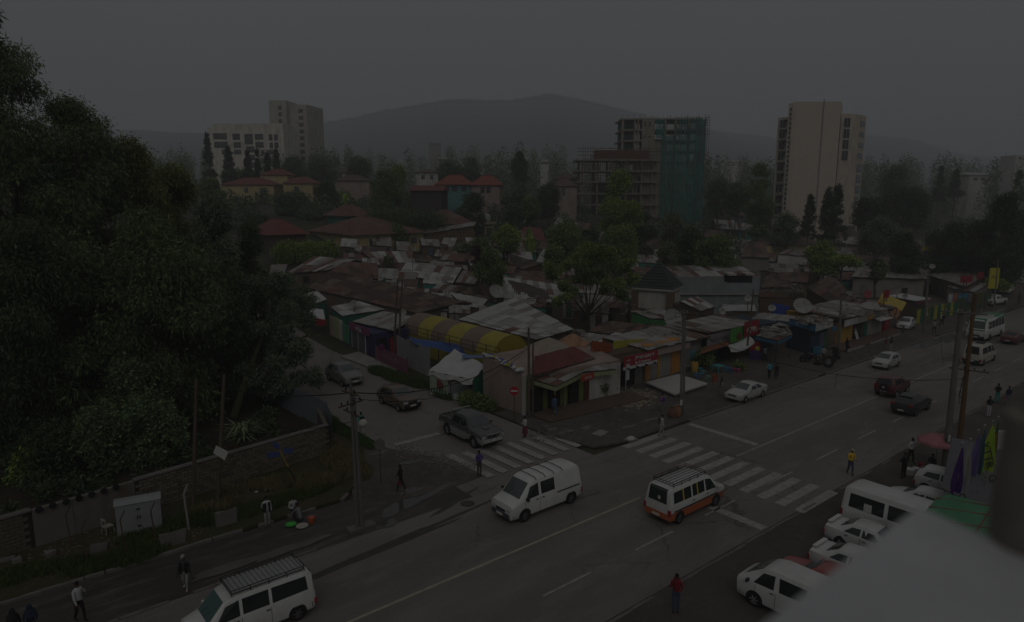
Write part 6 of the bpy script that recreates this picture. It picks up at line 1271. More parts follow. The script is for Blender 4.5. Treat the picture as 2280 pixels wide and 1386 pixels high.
# ------------------------------------------------------------------ vehicles
M_glass = mat('car_glass', (.022, .026, .028), .07, .1, 1, spec=.6)
M_glass_l = mat('windscreen_glass', (.075, .085, .088), .08, .15, .8, spec=.6)
M_trim = mat('black_plastic', (.022, .022, .023), .6, .1, 3)
M_rim = mat('alloy_rim', (.33, .33, .33), .4, .1, 3, .5)
M_rimd = mat('steel_rim', (.14, .14, .14), .5, .1, 3, .4)
M_hl = mat('headlight_lens', (.42, .42, .40), .12, .1, 4, spec=.6)
M_tl = mat('tail_light_red', (.30, .018, .018), .2, .1, 4, spec=.6)
M_ind = mat('indicator_orange', (.5, .16, .03), .3, .1, 4)
M_plate = mat('number_plate', (.50, .50, .46), .6, .1, 4)
M_chrome = mat('chrome', (.45, .45, .45), .25, .1, 3, .8)
def lerp(a, b, t): return a + (b - a) * t
class Shape:
 """body lofted from stations (x, z_low, z_belt, z_top, w_low, w_belt, w_top), front to rear"""
 def __init__(s, st): s.st = sorted(st, key=lambda r: -r[0])
 def q(s, x):
  st = s.st
  if x >= st[0][0]: return st[0][1:]
  for a, b in zip(st, st[1:]):
   if a[0] >= x >= b[0]:
    t = 0 if a[0] == b[0] else (a[0] - x) / (a[0] - b[0])
    return tuple(lerp(p, q, t) for p, q in zip(a[1:], b[1:]))
  return st[-1][1:]
 def ring(s, r, mid):
  x, zl, zb, zt, wl, wb, wt = r
  zm = min(max(mid, zl + .05), zb - .02)
  d = min(.09, max(.015, (zt - zb) * .25))
  h = [(wl * .9, zl), (wl, zl + .10), (lerp(wl, wb, .75), zm), (wb, zb - .01), (wb - .012, zb + .012), (lerp(wb, wt, .9), zt - d), (wt - .03, zt - d * .25), (wt * .55, zt + .012), (0, zt + .02)]
  return [(x, y, z) for y, z in h] + [(x, -y, z) for y, z in h[-2::-1]]
 def body(s, mid, band=None):
  b = MB(); n = 17; k = []
  for r in s.st:
   k.append(len(b.v)); b.v.extend(s.ring(r, mid))
  for a, c in zip(k, k[1:]):
   for i in range(n - 1):
    f = (a + i, c + i, c + i + 1, a + i + 1)
    b.f.append(f); b.m.append(1 if band and (i < 2 or i > n - 4) else 0)
   b.f.append((a, a + n - 1, c + n - 1, c)); b.m.append(2 if band else 1)
  for e, rev in ((k[0], False), (k[-1], True)):
   for (lo, hi, m) in ((0, 2, 1 if band else 0), (2, 8, 0)):
    pts = [e + i for i in range(lo, hi + 1)] + [e + n - 1 - i for i in range(hi, lo - 1, -1)]
    pts = list(dict.fromkeys(pts))
    b.f.append(tuple(pts if not rev else pts[::-1])); b.m.append(m)
  return b
 def side(s, x, t, sg, off=.008):
  zl, zb, zt, wl, wb, wt = s.q(x)
  z = lerp(zb + .012, zt - min(.09, max(.015, (zt - zb) * .25)), t); y = lerp(wb - .012, lerp(wb, wt, .9), t)
  return (x, sg * (y + off), z + off * .3)
 def low(s, x, z, sg, off=.008):
  zl, zb, zt, wl, wb, wt = s.q(x)
  return (x, sg * (lerp(lerp(wl, wb, .75), wb, max(0, min(1, (z - .5) / max(.1, zb - .5)))) + off), z)
 def top(s, x, k, off=.01, fx=0.0):
  zl, zb, zt, wl, wb, wt = s.q(x)
  return (x + fx, k * (wt - .03), zt + off + .012 * (1 - abs(k)))
def flip_out(pts, sg):
 return pts if sg > 0 else pts[::-1]
def vehicle(name, label, cat, shape, loc, rz, body_m, band_m=None, mid=.55, wheels=(), wr=.32, ww=.2, rim=M_rim, screen=(0, 0), rear=None, sides=(),
   lights=None, group=None, rack=None, bars=0, handles=(), seams=(), front_glass=M_glass_l, bumper=M_trim, spoiler=None, extra=None, arch=True, grille=None, mirror=None, strip_m=None):
 t = thing(name, label, cat, loc, rz, group)
 shape.body(mid, band_m is not None).build('body', [body_m, band_m or M_trim, M_trim], t, 38)
 S = shape; xf, xr = S.st[0][0], S.st[-1][0]
 def gl(a, c, ks, fx):
  xs = [a] + sorted([r[0] for r in S.st if min(a, c) + .01 < r[0] < max(a, c) - .01], reverse=a > c) + [c]
  return MB().add([S.top(x, k, .012, fx) for x in xs for k in ks], [(j * 5 + i, j * 5 + i + 1, j * 5 + i + 6, j * 5 + i + 5) for j in range(len(xs) - 1) for i in range(4)])
 if screen[0]:
  a, c = screen; ks = (-.92, -.45, 0, .45, .92)
  gl(a, c, ks, .012).build('windscreen', front_glass, t)
  w = MB()
  for y in (.05, -.45): w.tube(Vector(S.top(a, y, .02)), Vector(S.top(lerp(a, c, .35), y + .35, .025)), .012, n=4)
  w.build('wiper', M_trim, t)
 if rear:
  a, c = rear; ks = (-.86, -.4, 0, .4, .86)
  gl(a, c, ks, -.016).build('rear_window', M_glass, t)
 for pl in sides:
  for sg in (1, -1):
   pts = [S.side(x, tt, sg) for x, tt in pl]
   MB().poly(flip_out(pts, sg)).build('side_window', M_glass, t)
 for (x, z) in handles:
  for sg in (1, -1):
   p = S.low(x, z, sg, .012); MB().box(p, (.16, .025, .035)).build('door_handle', M_trim, t)
 for x in seams:
  for sg in (1, -1):
   zl, zb = S.q(x)[:2]
   MB().poly(flip_out([S.low(x, zl + .14, sg, .004), S.low(x + .016, zl + .14, sg, .004), S.low(x + .016, zb - .03, sg, .004), S.low(x, zb - .03, sg, .004)], sg)).build('door_seam', M_trim, t)
 if strip_m:
  b = MB()
  for sg in (1, -1):
   b.slab([S.low(xf - .75, mid + .02, sg, .004), S.low(xr + .35, mid + .02, sg, .004), S.low(xr + .35, mid + .09, sg, .004), S.low(xf - .75, mid + .09, sg, .004)], (0, sg * .012, 0))
  b.build('side_moulding', strip_m, t)
 tyre = None
 for wx in wheels:
  for sg in (1, -1):
   w = max(S.q(wx)[3], S.q(wx)[4]) - .01
   if tyre is None:
    tyre = MB().lathe([(.0, -ww / 2), (wr * .66, -ww / 2), (wr * .93, -ww / 2), (wr, -ww * .3), (wr, ww * .3), (wr * .93, ww / 2), (wr * .66, ww / 2), (wr * .62, ww * .36)], 22, axis=(0, 1, 0)).mesh('wheel', M_black, 40)
    rimb = MB().lathe([(0, .02), (wr * .16, .03), (wr * .2, 0), (wr * .6, -.02), (wr * .64, .015)], 18, axis=(0, 1, 0))
    for i in range(6):
     a = i * math.pi / 3
     rimb.tube((wr * .2 * math.cos(a), .015, wr * .2 * math.sin(a)), (wr * .6 * math.cos(a), .012, wr * .6 * math.sin(a)), .03, .022, 5, 0)
    rimm = rimb.mesh('rim', rim, 40)
    archm = MB()
    ra = wr + .055; seg = 12
    pts = [(ra * math.cos(math.pi * i / seg), 0, ra * math.sin(math.pi * i / seg)) for i in range(seg + 1)]
    pts += [(-ra, 0, -wr * .35), (ra, 0, -wr * .35)]
    archm = MB().slab(pts, (0, .012, 0)).mesh('wheel_well_shade', M_black)  # flat black half-disc stands for the shaded wheel opening; body is uncut
   o = link('wheel', tyre, t); o.location = (wx, sg * (w - ww / 2 + .03), wr); o.rotation_euler = (0, 0, 0 if sg > 0 else math.pi)
   r = link('rim', rimm, o); r.location = (0, ww * .34, 0)
   if arch:
    a = link('wheel_well_shade', archm, t); a.location = (wx, sg * (w + .003) - .006, wr)
 L = lights or {}
 zl, zb, zt, wl, wb, wt = S.q(xf)
 fz = L.get('front', (zb - .12, .16, .3))
 if fz:
  for sg in (1, -1):
   y = wb - fz[2] / 2 - .02
   q = S.q(xf - .22); yo = q[4] - .015
   MB().slab([(xf + .012, sg * (y - fz[2] / 2), fz[0] - fz[1] / 2), (xf + .012, sg * (y + fz[2] / 2), fz[0] - fz[1] / 2), (xf - .2, sg * yo, fz[0] - fz[1] * .3), (xf - .2, sg * yo, fz[0] + fz[1] * .6), (xf + .006, sg * (y + fz[2] / 2), fz[0] + fz[1] / 2), (xf + .006, sg * (y - fz[2] / 2), fz[0] + fz[1] / 2)], (0, sg * .012, .01)).build('headlight', M_hl, t)
 rz_ = L.get('rear', (S.q(xr)[1] - .1, .26, .16))
 wbr = S.q(xr + .05)[4]
 if rz_:
  for sg in (1, -1):
   MB().box((xr + .04, sg * (wbr - rz_[2] / 2 + .012), rz_[0]), (.12, rz_[2], rz_[1])).build('tail_light', M_tl, t)
 fb = L.get('fb', .46); rb = L.get('rb', .5)
 wf = S.q(xf - .15)[3]
 MB().slab([(xf + .07, -wf * .8, fb - .1), (xf + .07, wf * .8, fb - .1), (xf - .25, wf + .02, fb - .1), (xf - .25, -wf - .02, fb - .1)], (0, 0, .2)).build('bumper', bumper, t)
 wq = S.q(xr + .15)[3]
 MB().slab([(xr - .06, -wq * .86, rb - .1), (xr + .2, -wq - .015, rb - .1), (xr + .2, wq + .015, rb - .1), (xr - .06, wq * .86, rb - .1)], (0, 0, .2)).build('bumper', bumper, t)
 MB().box((xf + .078, 0, fb), (.02, .46, .11)).build('number_plate', M_plate, t)
 MB().box((xr - .03 - (.035 if L.get('plz') is None else 0), 0, L.get('plz', rb + .02)), (.02, .46, .12)).build('number_plate', M_plate, t)
 g = grille or (fb + .2, .12, .7)
 MB().box((xf + .012, 0, g[0]), (.03, g[2], g[1])).build('grille', M_trim, t)
 if screen[0]:
  mx, mz = mirror or (screen[0] - .28, S.q(screen[0])[1] + .12)
  for sg in (1, -1):
   MB().box((mx, sg * (S.q(mx)[4] + .12), mz), (.09, .2, .14)).tube((mx, sg * (S.q(mx)[4] - .05), mz - .06), (mx, sg * (S.q(mx)[4] + .1), mz - .03), .02, n=5).build('wing_mirror', L.get('mir', body_m), t)
 if bars:
  x0, x1 = bars[0], bars[1]
  for i in range(bars[2]):
   x = lerp(x0, x1, i / (bars[2] - 1)); b = MB(); zt = S.q(x)[2]; w = S.q(x)[5]
   b.path([(x, -w - .02, zt - .03), (x, -w + .1, zt + .07), (x, 0, zt + .10), (x, w - .1, zt + .07), (x, w + .02, zt - .03)], .02, 5); b.build('roof_bar', M_trim, t)
 if rack:
  x0, x1, cross = rack; w = S.q((x0 + x1) / 2)[5] - .04; zt = S.q((x0 + x1) / 2)[2]
  rk = thing_part('roof_rack', t)
  b = MB()
  for z in (.10, .22):
   for sg in (1, -1): b.tube((x0, sg * w, zt + z), (x1, sg * w, zt + z), .018, n=5)
   for x in (x0, x1): b.tube((x, -w, zt + z), (x, w, zt + z), .018, n=5)
  for i in range(5):
   for sg in (1, -1): b.tube((lerp(x0, x1, i / 4), sg * w, zt), (lerp(x0, x1, i / 4), sg * w, zt + .22), .018, n=5)
  rail = b.build('rack_rail', M_trim, t)
  bpy.data.objects.remove(rk)
  for i in range(cross):
   if cross > 8:
    x = lerp(x0, x1, (i + .5) / cross); MB().box((x, 0, zt + .1), (abs(x1 - x0) / cross * .72, w * 1.94, .02)).build('rack_slat', M_rim, rail)
   else:
    y = lerp(-w, w, (i + .5) / cross); MB().tube((x0, y, zt + .12), (x1, y, zt + .12), .016, n=5).build('rack_slat', M_trim, rail)
 if spoiler:
  sx, sz = spoiler; w = S.q(sx)[5]
  MB().box((sx, 0, sz), (.2, w * 1.8, .04)).box((sx, w * .7, sz - .06), (.1, .05, .1)).box((sx, -w * .7, sz - .06), (.1, .05, .1)).build('spoiler', body_m, t)
 if extra: extra(t, S)
 return t
def thing_part(name, parent):
 o = bpy.data.objects.new(name, None); col.objects.link(o); o.parent = parent; return o
W_white = paint('white_car_paint', (.56, .56, .55)); W_silver = paint('silver_car_paint', (.40, .40, .39)); W_cream = paint('cream_car_paint', (.42, .40, .34))
W_red = paint('dark_red_paint', (.10, .022, .024)); W_black = paint('black_car_paint', (.028, .027, .028)); W_brown = paint('brown_car_paint', (.115, .085, .058))
W_grey = paint('grey_green_car_paint', (.17, .175, .165)); W_orange = paint('orange_band_paint', (.42, .10, .03)); W_redband = paint('red_band_paint', (.24, .035, .03))
W_green = mat('bus_green_paint', (.035, .20, .075), .7, .05, 1); W_darkpick = paint('charcoal_car_paint', (.070, .074, .080)); W_roofred = paint('faded_red_paint', (.32, .08, .075))
W_beige = paint('beige_car_paint', (.27, .24, .20))
van = Shape([(2.42, .36, .70, .80, .66, .74, .64), (2.36, .26, .88, .98, .78, .82, .72), (1.78, .22, 1.06, 1.16, .84, .85, .74), (1.12, .22, 1.10, 1.84, .845, .85, .66),
   (.7, .22, 1.1, 1.95, .845, .85, .68), (-1.9, .22, 1.1, 1.97, .845, .85, .69), (-2.22, .24, 1.1, 1.93, .845, .845, .68), (-2.33, .26, 1.08, 1.8, .84, .84, .66), (-2.40, .34, 1.0, 1.06, .80, .82, .72), (-2.43, .36, .7, .8, .74, .78, .74)])
V_SIDES_TAXI = [[(1.52, .06), (1.12, .86), (.62, .88), (.62, .06)], [(.50, .08), (.50, .88), (-.52, .88), (-.52, .08)], [(-.64, .08), (-.64, .88), (-2.05, .86), (-2.1, .12)]]
def sticker(t, S):
 for x in (-.05, -1.25):
  for sg in (1, -1):
   MB().poly(flip_out([S.side(x, .1, sg, .012), S.side(x, .86, sg, .012), S.side(x - .1, .86, sg, .012), S.side(x - .1, .1, sg, .012)], sg)).build('window_bar', mat('yellow_bar', (.5, .38, .03), .5), t)
 MB().ball((-2.40, -.1, 1.42), (.015, .09, .11), 10, 6).build('sticker', M_plate, t)
def van_panel(t, S):
 b = MB()
 for sg in (1, -1): b.slab([S.low(-.6, .92, sg, .004), S.low(-2.2, .92, sg, .004), S.low(-2.2, .98, sg, .004), S.low(-.6, .98, sg, .004)], (0, sg * .012, 0))
 b.build('slide_rail', M_trim, t)
 for sg in (1, -1): MB().box((2.33, sg * .62, .80), (.12, .26, .09)).build('indicator', M_ind, t)
vehicle('delivery_van', 'plain white panel van with four black roof bars driving past the zebra crossing', 'van', van, (25.1, 27.75, 0), R(180), W_white, mid=.55, wheels=(1.55, -1.62), wr=.33, rim=M_rimd,
  screen=(1.76, 1.14), sides=[[(1.5, .05), (1.12, .86), (.62, .88), (.62, .05)], [(.46, .06), (.46, .86), (-.46, .86), (-.46, .06)]], rear=(-2.24, -2.39), handles=((.75, .98), (.35, .98)),
  seams=(.55, 1.5), bars=(.7, -1.1, 4), extra=van_panel, lights={'mir': M_trim, 'front': (.72, .14, .3)}, bumper=mat('blue_grey_plastic', (.055, .058, .075), .6))
vehicle('minibus_taxi', 'white and orange minibus taxi with a black pipe roof rack and yellow window bars', 'minibus', van, (31.4, 22.2, 0), R(0), W_white, W_orange, mid=.72, wheels=(1.55, -1.62), wr=.33, rim=M_rimd,
  screen=(1.76, 1.14), sides=V_SIDES_TAXI, rear=(-2.23, -2.39), handles=((.75, .98), (-.45, .98)), seams=(.55, -.58), rack=(.75, -1.95, 6), extra=sticker, bumper=W_orange, strip_m=M_trim, lights={'rear': (.78, .3, .14)})
vehicle('rack_van', 'white minibus with slatted silver roof rack at the bottom edge of the photo', 'minibus', van, (8.35, 27.2, 0), R(180), W_white, mid=.55, wheels=(1.55, -1.62), wr=.33, rim=M_rimd,
  screen=(1.76, 1.14), sides=V_SIDES_TAXI, rear=(-2.24, -2.39), handles=((.75, .98), (-.45, .98)), seams=(.55, -.58), rack=(.85, -2.05, 16), front_glass=mat('teal_tinted_glass', (.03, .085, .075), .08, .2, 2, spec=.6))
vehicle('far_minibus', 'cream minibus with roof hatch and passengers seen behind the two poles', 'minibus', van, at(2180, 806) + Vector((0, 0, 0)), R(0), W_cream, mid=.6, wheels=(1.55, -1.62), wr=.33, rim=M_rimd,
  screen=(1.76, 1.14), sides=V_SIDES_TAXI, rear=(-2.24, -2.39), seams=(.55, -.58), extra=lambda t, S: MB().box((-.2, 0, 2.03), (.9, .7, .1)).build('roof_hatch', M_trim, t), strip_m=W_beige)
newvan = Shape([(2.36, .40, .80, .95, .66, .78, .62), (2.30, .24, 1.0, 1.12, .84, .88, .70), (2.02, .22, 1.08, 1.28, .87, .89, .74), (1.15, .22, 1.12, 1.88, .875, .89, .70), (.7, .22, 1.12, 1.98, .875, .89, .71),
    (-2.0, .22, 1.12, 2.0, .875, .89, .71), (-2.22, .24, 1.12, 1.95, .87, .885, .70), (-2.33, .28, 1.1, 1.8, .86, .88, .68), (-2.40, .34, .9, 1.1, .82, .86, .76)])
vehicle('parked_van', 'white high-roof van parked nose to the road, beside the white ledge', 'van', newvan, (26.75, 13.05, -.02), R(90), W_white, mid=.6, wheels=(1.42, -1.5), wr=.35,
  screen=(2.0, 1.18), sides=[[(1.5, .06), (1.1, .84), (.55, .86), (.55, .06)], [(.3, .08), (.36, .86), (-.85, .86), (-.9, .12)], [(-1.0, .12), (-1.0, .86), (-2.05, .84), (-2.1, .14)]], rear=(-2.24, -2.36),
  handles=((.62, 1.0), (-.85, 1.0)), seams=(.45, 1.4), lights={'front': (.92, .26, .26), 'mir': M_trim, 'fb': .5})
coaster = Shape([(2.9, .4, .9, 1.1, .85, .92, .8), (2.85, .3, 1.15, 1.3, .95, .98, .85), (2.55, .3, 1.2, 2.2, .97, .99, .82), (2.2, .3, 1.2, 2.38, .97, .99, .84), (-2.6, .3, 1.2, 2.4, .97, .99, .84), (-2.82, .3, 1.2, 2.3, .96, .98, .82), (-2.92, .36, 1.15, 1.3, .94, .96, .88)])
vehicle('parked_minibus', 'white minibus parked tail to the road with wide dark windows and a paper notice', 'minibus', coaster, (37.2, 12.6, -.02), R(-90), W_white, mid=.6, wheels=(1.7, -1.7), wr=.37, screen=(2.8, 2.5),
  sides=[[(2.2, .1), (2.2, .8), (1.2, .8), (1.2, .1)], [(1.05, .1), (1.05, .8), (-.55, .8), (-.55, .1)], [(-.75, .1), (-.75, .8), (-2.5, .8), (-2.55, .12)]], rear=(-2.83, -2.91),
  extra=lambda t, S: [MB().poly([S.side(-1.35, .12, -1, .015), S.side(-1.75, .12, -1, .015), S.side(-1.75, .5, -1, .015), S.side(-1.35, .5, -1, .015)][::-1]).build('paper_notice', M_plate, t),
       MB().poly([S.side(-1.35, .12, 1, .015), S.side(-1.75, .12, 1, .015), S.side(-1.75, .5, 1, .015), S.side(-1.35, .5, 1, .015)]).build('paper_notice', M_plate, t)] and None, lights={'rear': (.95, .34, .14)})
sedan = Shape([(2.25, .40, .56, .62, .60, .66, .58), (2.18, .26, .68, .74, .76, .80, .66), (1.5, .2, .82, .90, .83, .84, .70), (.98, .2, .88, .97, .84, .85, .70), (.25, .2, .91, 1.40, .84, .85, .58), (-.15, .2, .92, 1.46, .84, .85, .59),
   (-.85, .2, .93, 1.43, .84, .85, .58), (-1.52, .2, .95, 1.06, .83, .84, .66), (-1.75, .22, .95, 1.03, .82, .83, .66), (-2.16, .26, .93, 1.0, .78, .80, .64), (-2.25, .40, .68, .78, .70, .74, .62)])
SED = dict(mid=.5, wheels=(1.35, -1.3), wr=.30, screen=(.95, .28), rear=(-.92, -1.48), sides=[[(.62, .08), (.2, .82), (-.32, .86), (-.32, .08)], [(-.42, .08), (-.42, .86), (-.85, .8), (-1.22, .1)]], handles=((-.15, .80), (-1.05, .82)), seams=(.72, -.37))
def carlike(name, label, shape, x, y, rz, m, z=0, group=None, **kw):
 d = dict(SED); d.update(kw)
 return vehicle(name, label, 'car', shape, (x, y, z), rz, m, bumper=d.pop('bumper', m), group=group, **d)
carlike('sedan', 'silver sedan standing on the dirt beside the fruit stall, nose towards us', sedan, 53.6, 32.0, R(180), W_silver, .09)
hatch = Shape([(1.82, .40, .60, .66, .60, .66, .58), (1.75, .26, .74, .80, .74, .78, .64), (1.15, .2, .90, 1.0, .80, .81, .66), (.85, .2, .93, 1.05, .81, .82, .66), (.15, .2, .95, 1.46, .81, .82, .58), (-.2, .2, .96, 1.51, .81, .82, .59),
   (-1.3, .2, .98, 1.47, .81, .82, .58), (-1.62, .22, .98, 1.36, .80, .81, .56), (-1.78, .26, .92, 1.0, .77, .79, .64), (-1.83, .40, .62, .72, .72, .75, .66)])
HAT = dict(mid=.5, wheels=(1.15, -1.15), wr=.29, screen=(.82, .17), rear=(-1.40, -1.76), sides=[[(.5, .06), (.1, .82), (-.38, .86), (-.38, .06)], [(-.46, .06), (-.46, .86), (-1.15, .82), (-1.35, .12)]], handles=((-.2, .82), (-.9, .84)), seams=(.6, -.42))
carlike('hatchback', 'silver small hatchback driving towards us in the far lane', hatch, 75.2, 28.9, R(180), W_silver, **HAT)
p = at(2027, 735)
carlike('hatchback', 'white hatchback parked at the kerb by the striped awning', hatch, p.x, p.y + .6, R(188), W_white, .09, **HAT)
carlike('hatchback', 'grey hatchback furthest up the side road', hatch, 28.25, 60.1, R(-90), W_grey, .04, **HAT)
box = Shape([(1.85, .40, .66, .72, .68, .72, .68), (1.80, .28, .80, .86, .76, .78, .72), (.72, .22, .88, .95, .79, .80, .72), (.12, .22, .90, 1.34, .79, .80, .60), (-.15, .22, .90, 1.38, .79, .80, .61), (-1.25, .22, .90, 1.36, .79, .80, .60), (-1.72, .26, .9, .98, .78, .79, .7), (-1.85, .4, .66, .74, .74, .76, .7)])
carlike('hatchback', 'old brown boxy hatchback in the side road behind the pickup', box, 28.15, 50.3, R(-90), W_brown, .05, mid=.5, wheels=(1.15, -1.15), wr=.29, screen=(.70, .15), rear=(-1.28, -1.68), rim=M_rim,
  sides=[[(.45, .06), (.08, .82), (-.4, .84), (-.4, .06)], [(-.5, .06), (-.5, .84), (-1.1, .8), (-1.4, .1)]], bumper=M_trim, lights={'front': (.72, .14, .34), 'fb': .5}, seams=(.5, -.45), handles=((-.28, .78),))
suv = Shape([(1.78, .5, .85, .95, .68, .74, .66), (1.72, .4, 1.0, 1.06, .78, .80, .72), (.85, .36, 1.06, 1.14, .80, .81, .73), (.3, .36, 1.1, 1.62, .80, .81, .64), (.05, .36, 1.1, 1.68, .80, .81, .66), (-1.45, .36, 1.1, 1.68, .80, .81, .66), (-1.62, .38, 1.1, 1.6, .80, .81, .64), (-1.78, .42, 1.05, 1.15, .78, .8, .72), (-1.82, .5, .8, .9, .76, .78, .72)])
def spare(t, S):
 o = MB().lathe([(0, -.1), (.28, -.1), (.34, -.05), (.34, .05), (.28, .1), (.12, .1), (.1, .07), (0, .07)], 18, (-1.93, -.05, .98), (-1, 0, 0)).build('spare_wheel', M_black, t, 40)
 MB().lathe([(0, .075), (.1, .08), (.12, .06)], 12, (-1.99, -.05, .98), (-1, 0, 0)).build('rim', M_rim, o)
vehicle('suv', 'dark red boxy off-roader with a spare wheel on its back door', 'car', suv, (65.2, 24.3, 0), R(0), W_red, mid=.7, wheels=(1.12, -1.1), wr=.34, rim=M_rim, screen=(.83, .33), rear=(-1.63, -1.77), sides=[[(.55, .08), (.28, .82), (-.2, .86), (-.2, .08)], [(-.3, .08), (-.3, .86), (-1.4, .86), (-1.45, .1)]],
  extra=spare, handles=((-.05, 1.0),), seams=(.5, -.26), lights={'fb': .6, 'rb': .6, 'rear': (.98, .26, .13)}, bumper=W_red)
cross = Shape([(2.15, .45, .68, .76, .64, .70, .6), (2.08, .3, .86, .92, .80, .84, .70), (1.2, .26, 1.0, 1.08, .87, .88, .72), (.85, .26, 1.03, 1.12, .88, .89, .72), (.05, .26, 1.07, 1.52, .88, .89, .60), (-.3, .26, 1.09, 1.57, .88, .89, .61), (-1.2, .26, 1.14, 1.50, .88, .89, .58), (-1.85, .28, 1.14, 1.22, .86, .87, .70), (-2.08, .34, .98, 1.08, .84, .86, .74), (-2.16, .42, .72, .82, .78, .82, .74)])
vehicle('crossover', 'black sloping crossover with a roof-edge spoiler driving away beside the red off-roader', 'car', cross, (61.2, 21.2, 0), R(0), W_black, mid=.6, wheels=(1.3, -1.28), wr=.35, rim=M_rimd, screen=(.83, .08), rear=(-1.25, -1.82), sides=[[(.5, .08), (0, .8), (-.42, .84), (-.42, .08)], [(-.5, .08), (-.5, .84), (-1.2, .7), (-1.45, .1)]],
  handles=((-.2, .95), (-1.0, .98)), seams=(.6, -.46), spoiler=(-1.3, 1.54), lights={'rear': (1.02, .14, .3), 'plz': None} if False else {'rear': (1.0, .14, .34)}, bumper=W_black)
pick = Shape([(2.45, .5, .82, .92, .74, .82, .72), (2.38, .36, .98, 1.04, .84, .87, .76), (1.2, .36, 1.06, 1.14, .87, .88, .74), (.55, .36, 1.1, 1.66, .87, .88, .62), (.25, .36, 1.1, 1.72, .87, .88, .63), (-.85, .36, 1.1, 1.70, .87, .88, .62), (-1.02, .36, 1.08, 1.55, .87, .88, .62), (-1.06, .36, 1.04, 1.08, .87, .88, .78), (-2.42, .36, 1.04, 1.08, .87, .88, .78), (-2.46, .4, .96, 1.06, .86, .87, .8)])
def bed(t, S):
 b = MB()
 b.box((-1.74, 0, 1.086), (1.26, 1.52, .02)); b.build('load_bed', mat('bed_liner', (.085, .075, .06), .85, .25, 3), t)
 b = MB()
 for sg in (1, -1): b.box((-1.74, sg * .82, 1.13), (1.40, .09, .13))
 b.box((-2.43, 0, 1.13), (.07, 1.7, .13)); b.build('bed_side', W_darkpick, t)
 b = MB()
 for sg in (1, -1):
  b.path([(-1.15, sg * .8, 1.15), (-1.12, sg * .68, 1.78)], .03, 6)
  b.tube((-1.12, sg * .68, 1.45), (-1.7, sg * .8, 1.18), .03, n=6)
 b.tube((-1.12, -.68, 1.78), (-1.12, .68, 1.78), .03, n=6); b.build('roll_bar', M_chrome, t)
 b = MB().path([(2.5, -.6, .75), (2.55, -.55, 1.05), (2.55, .55, 1.05), (2.5, .6, .75)], .03, 6).tube((2.55, -.2, .6), (2.55, -.2, 1.05), .02, n=5).tube((2.55, .2, .6), (2.55, .2, 1.05), .02, n=5)
 b.build('bull_bar', M_chrome, t)
 MB().box((1.6, 0, 1.14), (.4, .36, .06)).build('bonnet_scoop', W_darkpick, t)
 b = MB()
 for sg in (1, -1): b.box((-.1, sg * .92, .40), (1.7, .14, .06))
 b.build('side_step', M_rim, t)
vehicle('pickup', 'charcoal double-cab pickup with silver lower sides turning out of the side road', 'pickup', pick, (28.55, 39.75, .045), R(-92), W_darkpick, paint('silver_band_paint', (.27, .27, .265)), mid=.78, wheels=(1.55, -1.5), wr=.39, ww=.26, rim=M_rim, screen=(1.15, .58), rear=(-.9, -1.02),
  sides=[[(.85, .06), (.5, .8), (.02, .84), (.02, .06)], [(-.08, .06), (-.08, .84), (-.85, .82), (-.92, .08)]], handles=((.15, .98), (-.75, .98)), seams=(.9, -.03), extra=bed, lights={'front': (.86, .2, .3), 'fb': .62, 'rb': .62}, bumper=W_silver)
pk = 'white cars parked in front of the building'
def rz_(d): return R(d)
carlike('parked_car', 'white sedan with boot spoiler parked right beside the red car', sedan, 31.65, 12.35, rz_(-90), W_white, -.02, pk, spoiler=(-2.05, 1.12))
carlike('parked_car', 'white sedan with boot spoiler parked beside the white minibus', sedan, 34.75, 13.1, rz_(-90), W_white, -.02, pk, spoiler=(-2.05, 1.12))
carlike('parked_car', 'red car roof showing between the parked van and the white sedan', sedan, 29.25, 12.9, rz_(90), W_roofred, -.02)
carlike('parked_car', 'white hatchback parked nose to the road beside the green canopy', hatch, 41.5, 13.4, rz_(90), W_white, -.02, pk, **HAT)
carlike('parked_car', 'white hatchback parked tail to the road beside the pink umbrella', hatch, 45.4, 13.1, rz_(-88), W_white, -.02, pk, **HAT)
p = at(2252, 766); carlike('sedan', 'dark red sedan driving away near the right edge of the photo', sedan, p.x + 1.2, p.y + .2, R(0), W_red)
p = at(2255, 660, .1); carlike('sedan', 'beige silver sedan parked side-on by the yellow sign', sedan, p.x + 4, p.y + 2, R(186), W_cream, .09)
p = at(2222, 680, .1)
vehicle('parked_pickup', 'white pickup parked with its nose out beside the green hedge', 'pickup', pick, (p.x, p.y + .6, .09), R(-10), W_white, mid=.6, wheels=(1.55, -1.5), wr=.39, ww=.26, rim=M_rimd, screen=(1.15, .58), rear=(-.9, -1.02), sides=[[(.85, .06), (.5, .8), (.02, .84), (.02, .06)], [(-.08, .06), (-.08, .84), (-.85, .82), (-.92, .08)]], lights={'fb': .62, 'rb': .62})
bus = Shape([(3.45, .45, 1.0, 1.2, .95, 1.02, .95), (3.4, .32, 1.25, 1.35, 1.02, 1.04, .92), (3.1, .32, 1.3, 2.35, 1.04, 1.05, .86), (2.8, .32, 1.3, 2.62, 1.04, 1.05, .88), (-3.1, .32, 1.3, 2.62, 1.04, 1.05, .88), (-3.35, .34, 1.3, 2.5, 1.03, 1.04, .86), (-3.45, .4, 1.2, 1.4, 1.0, 1.02, .94)])
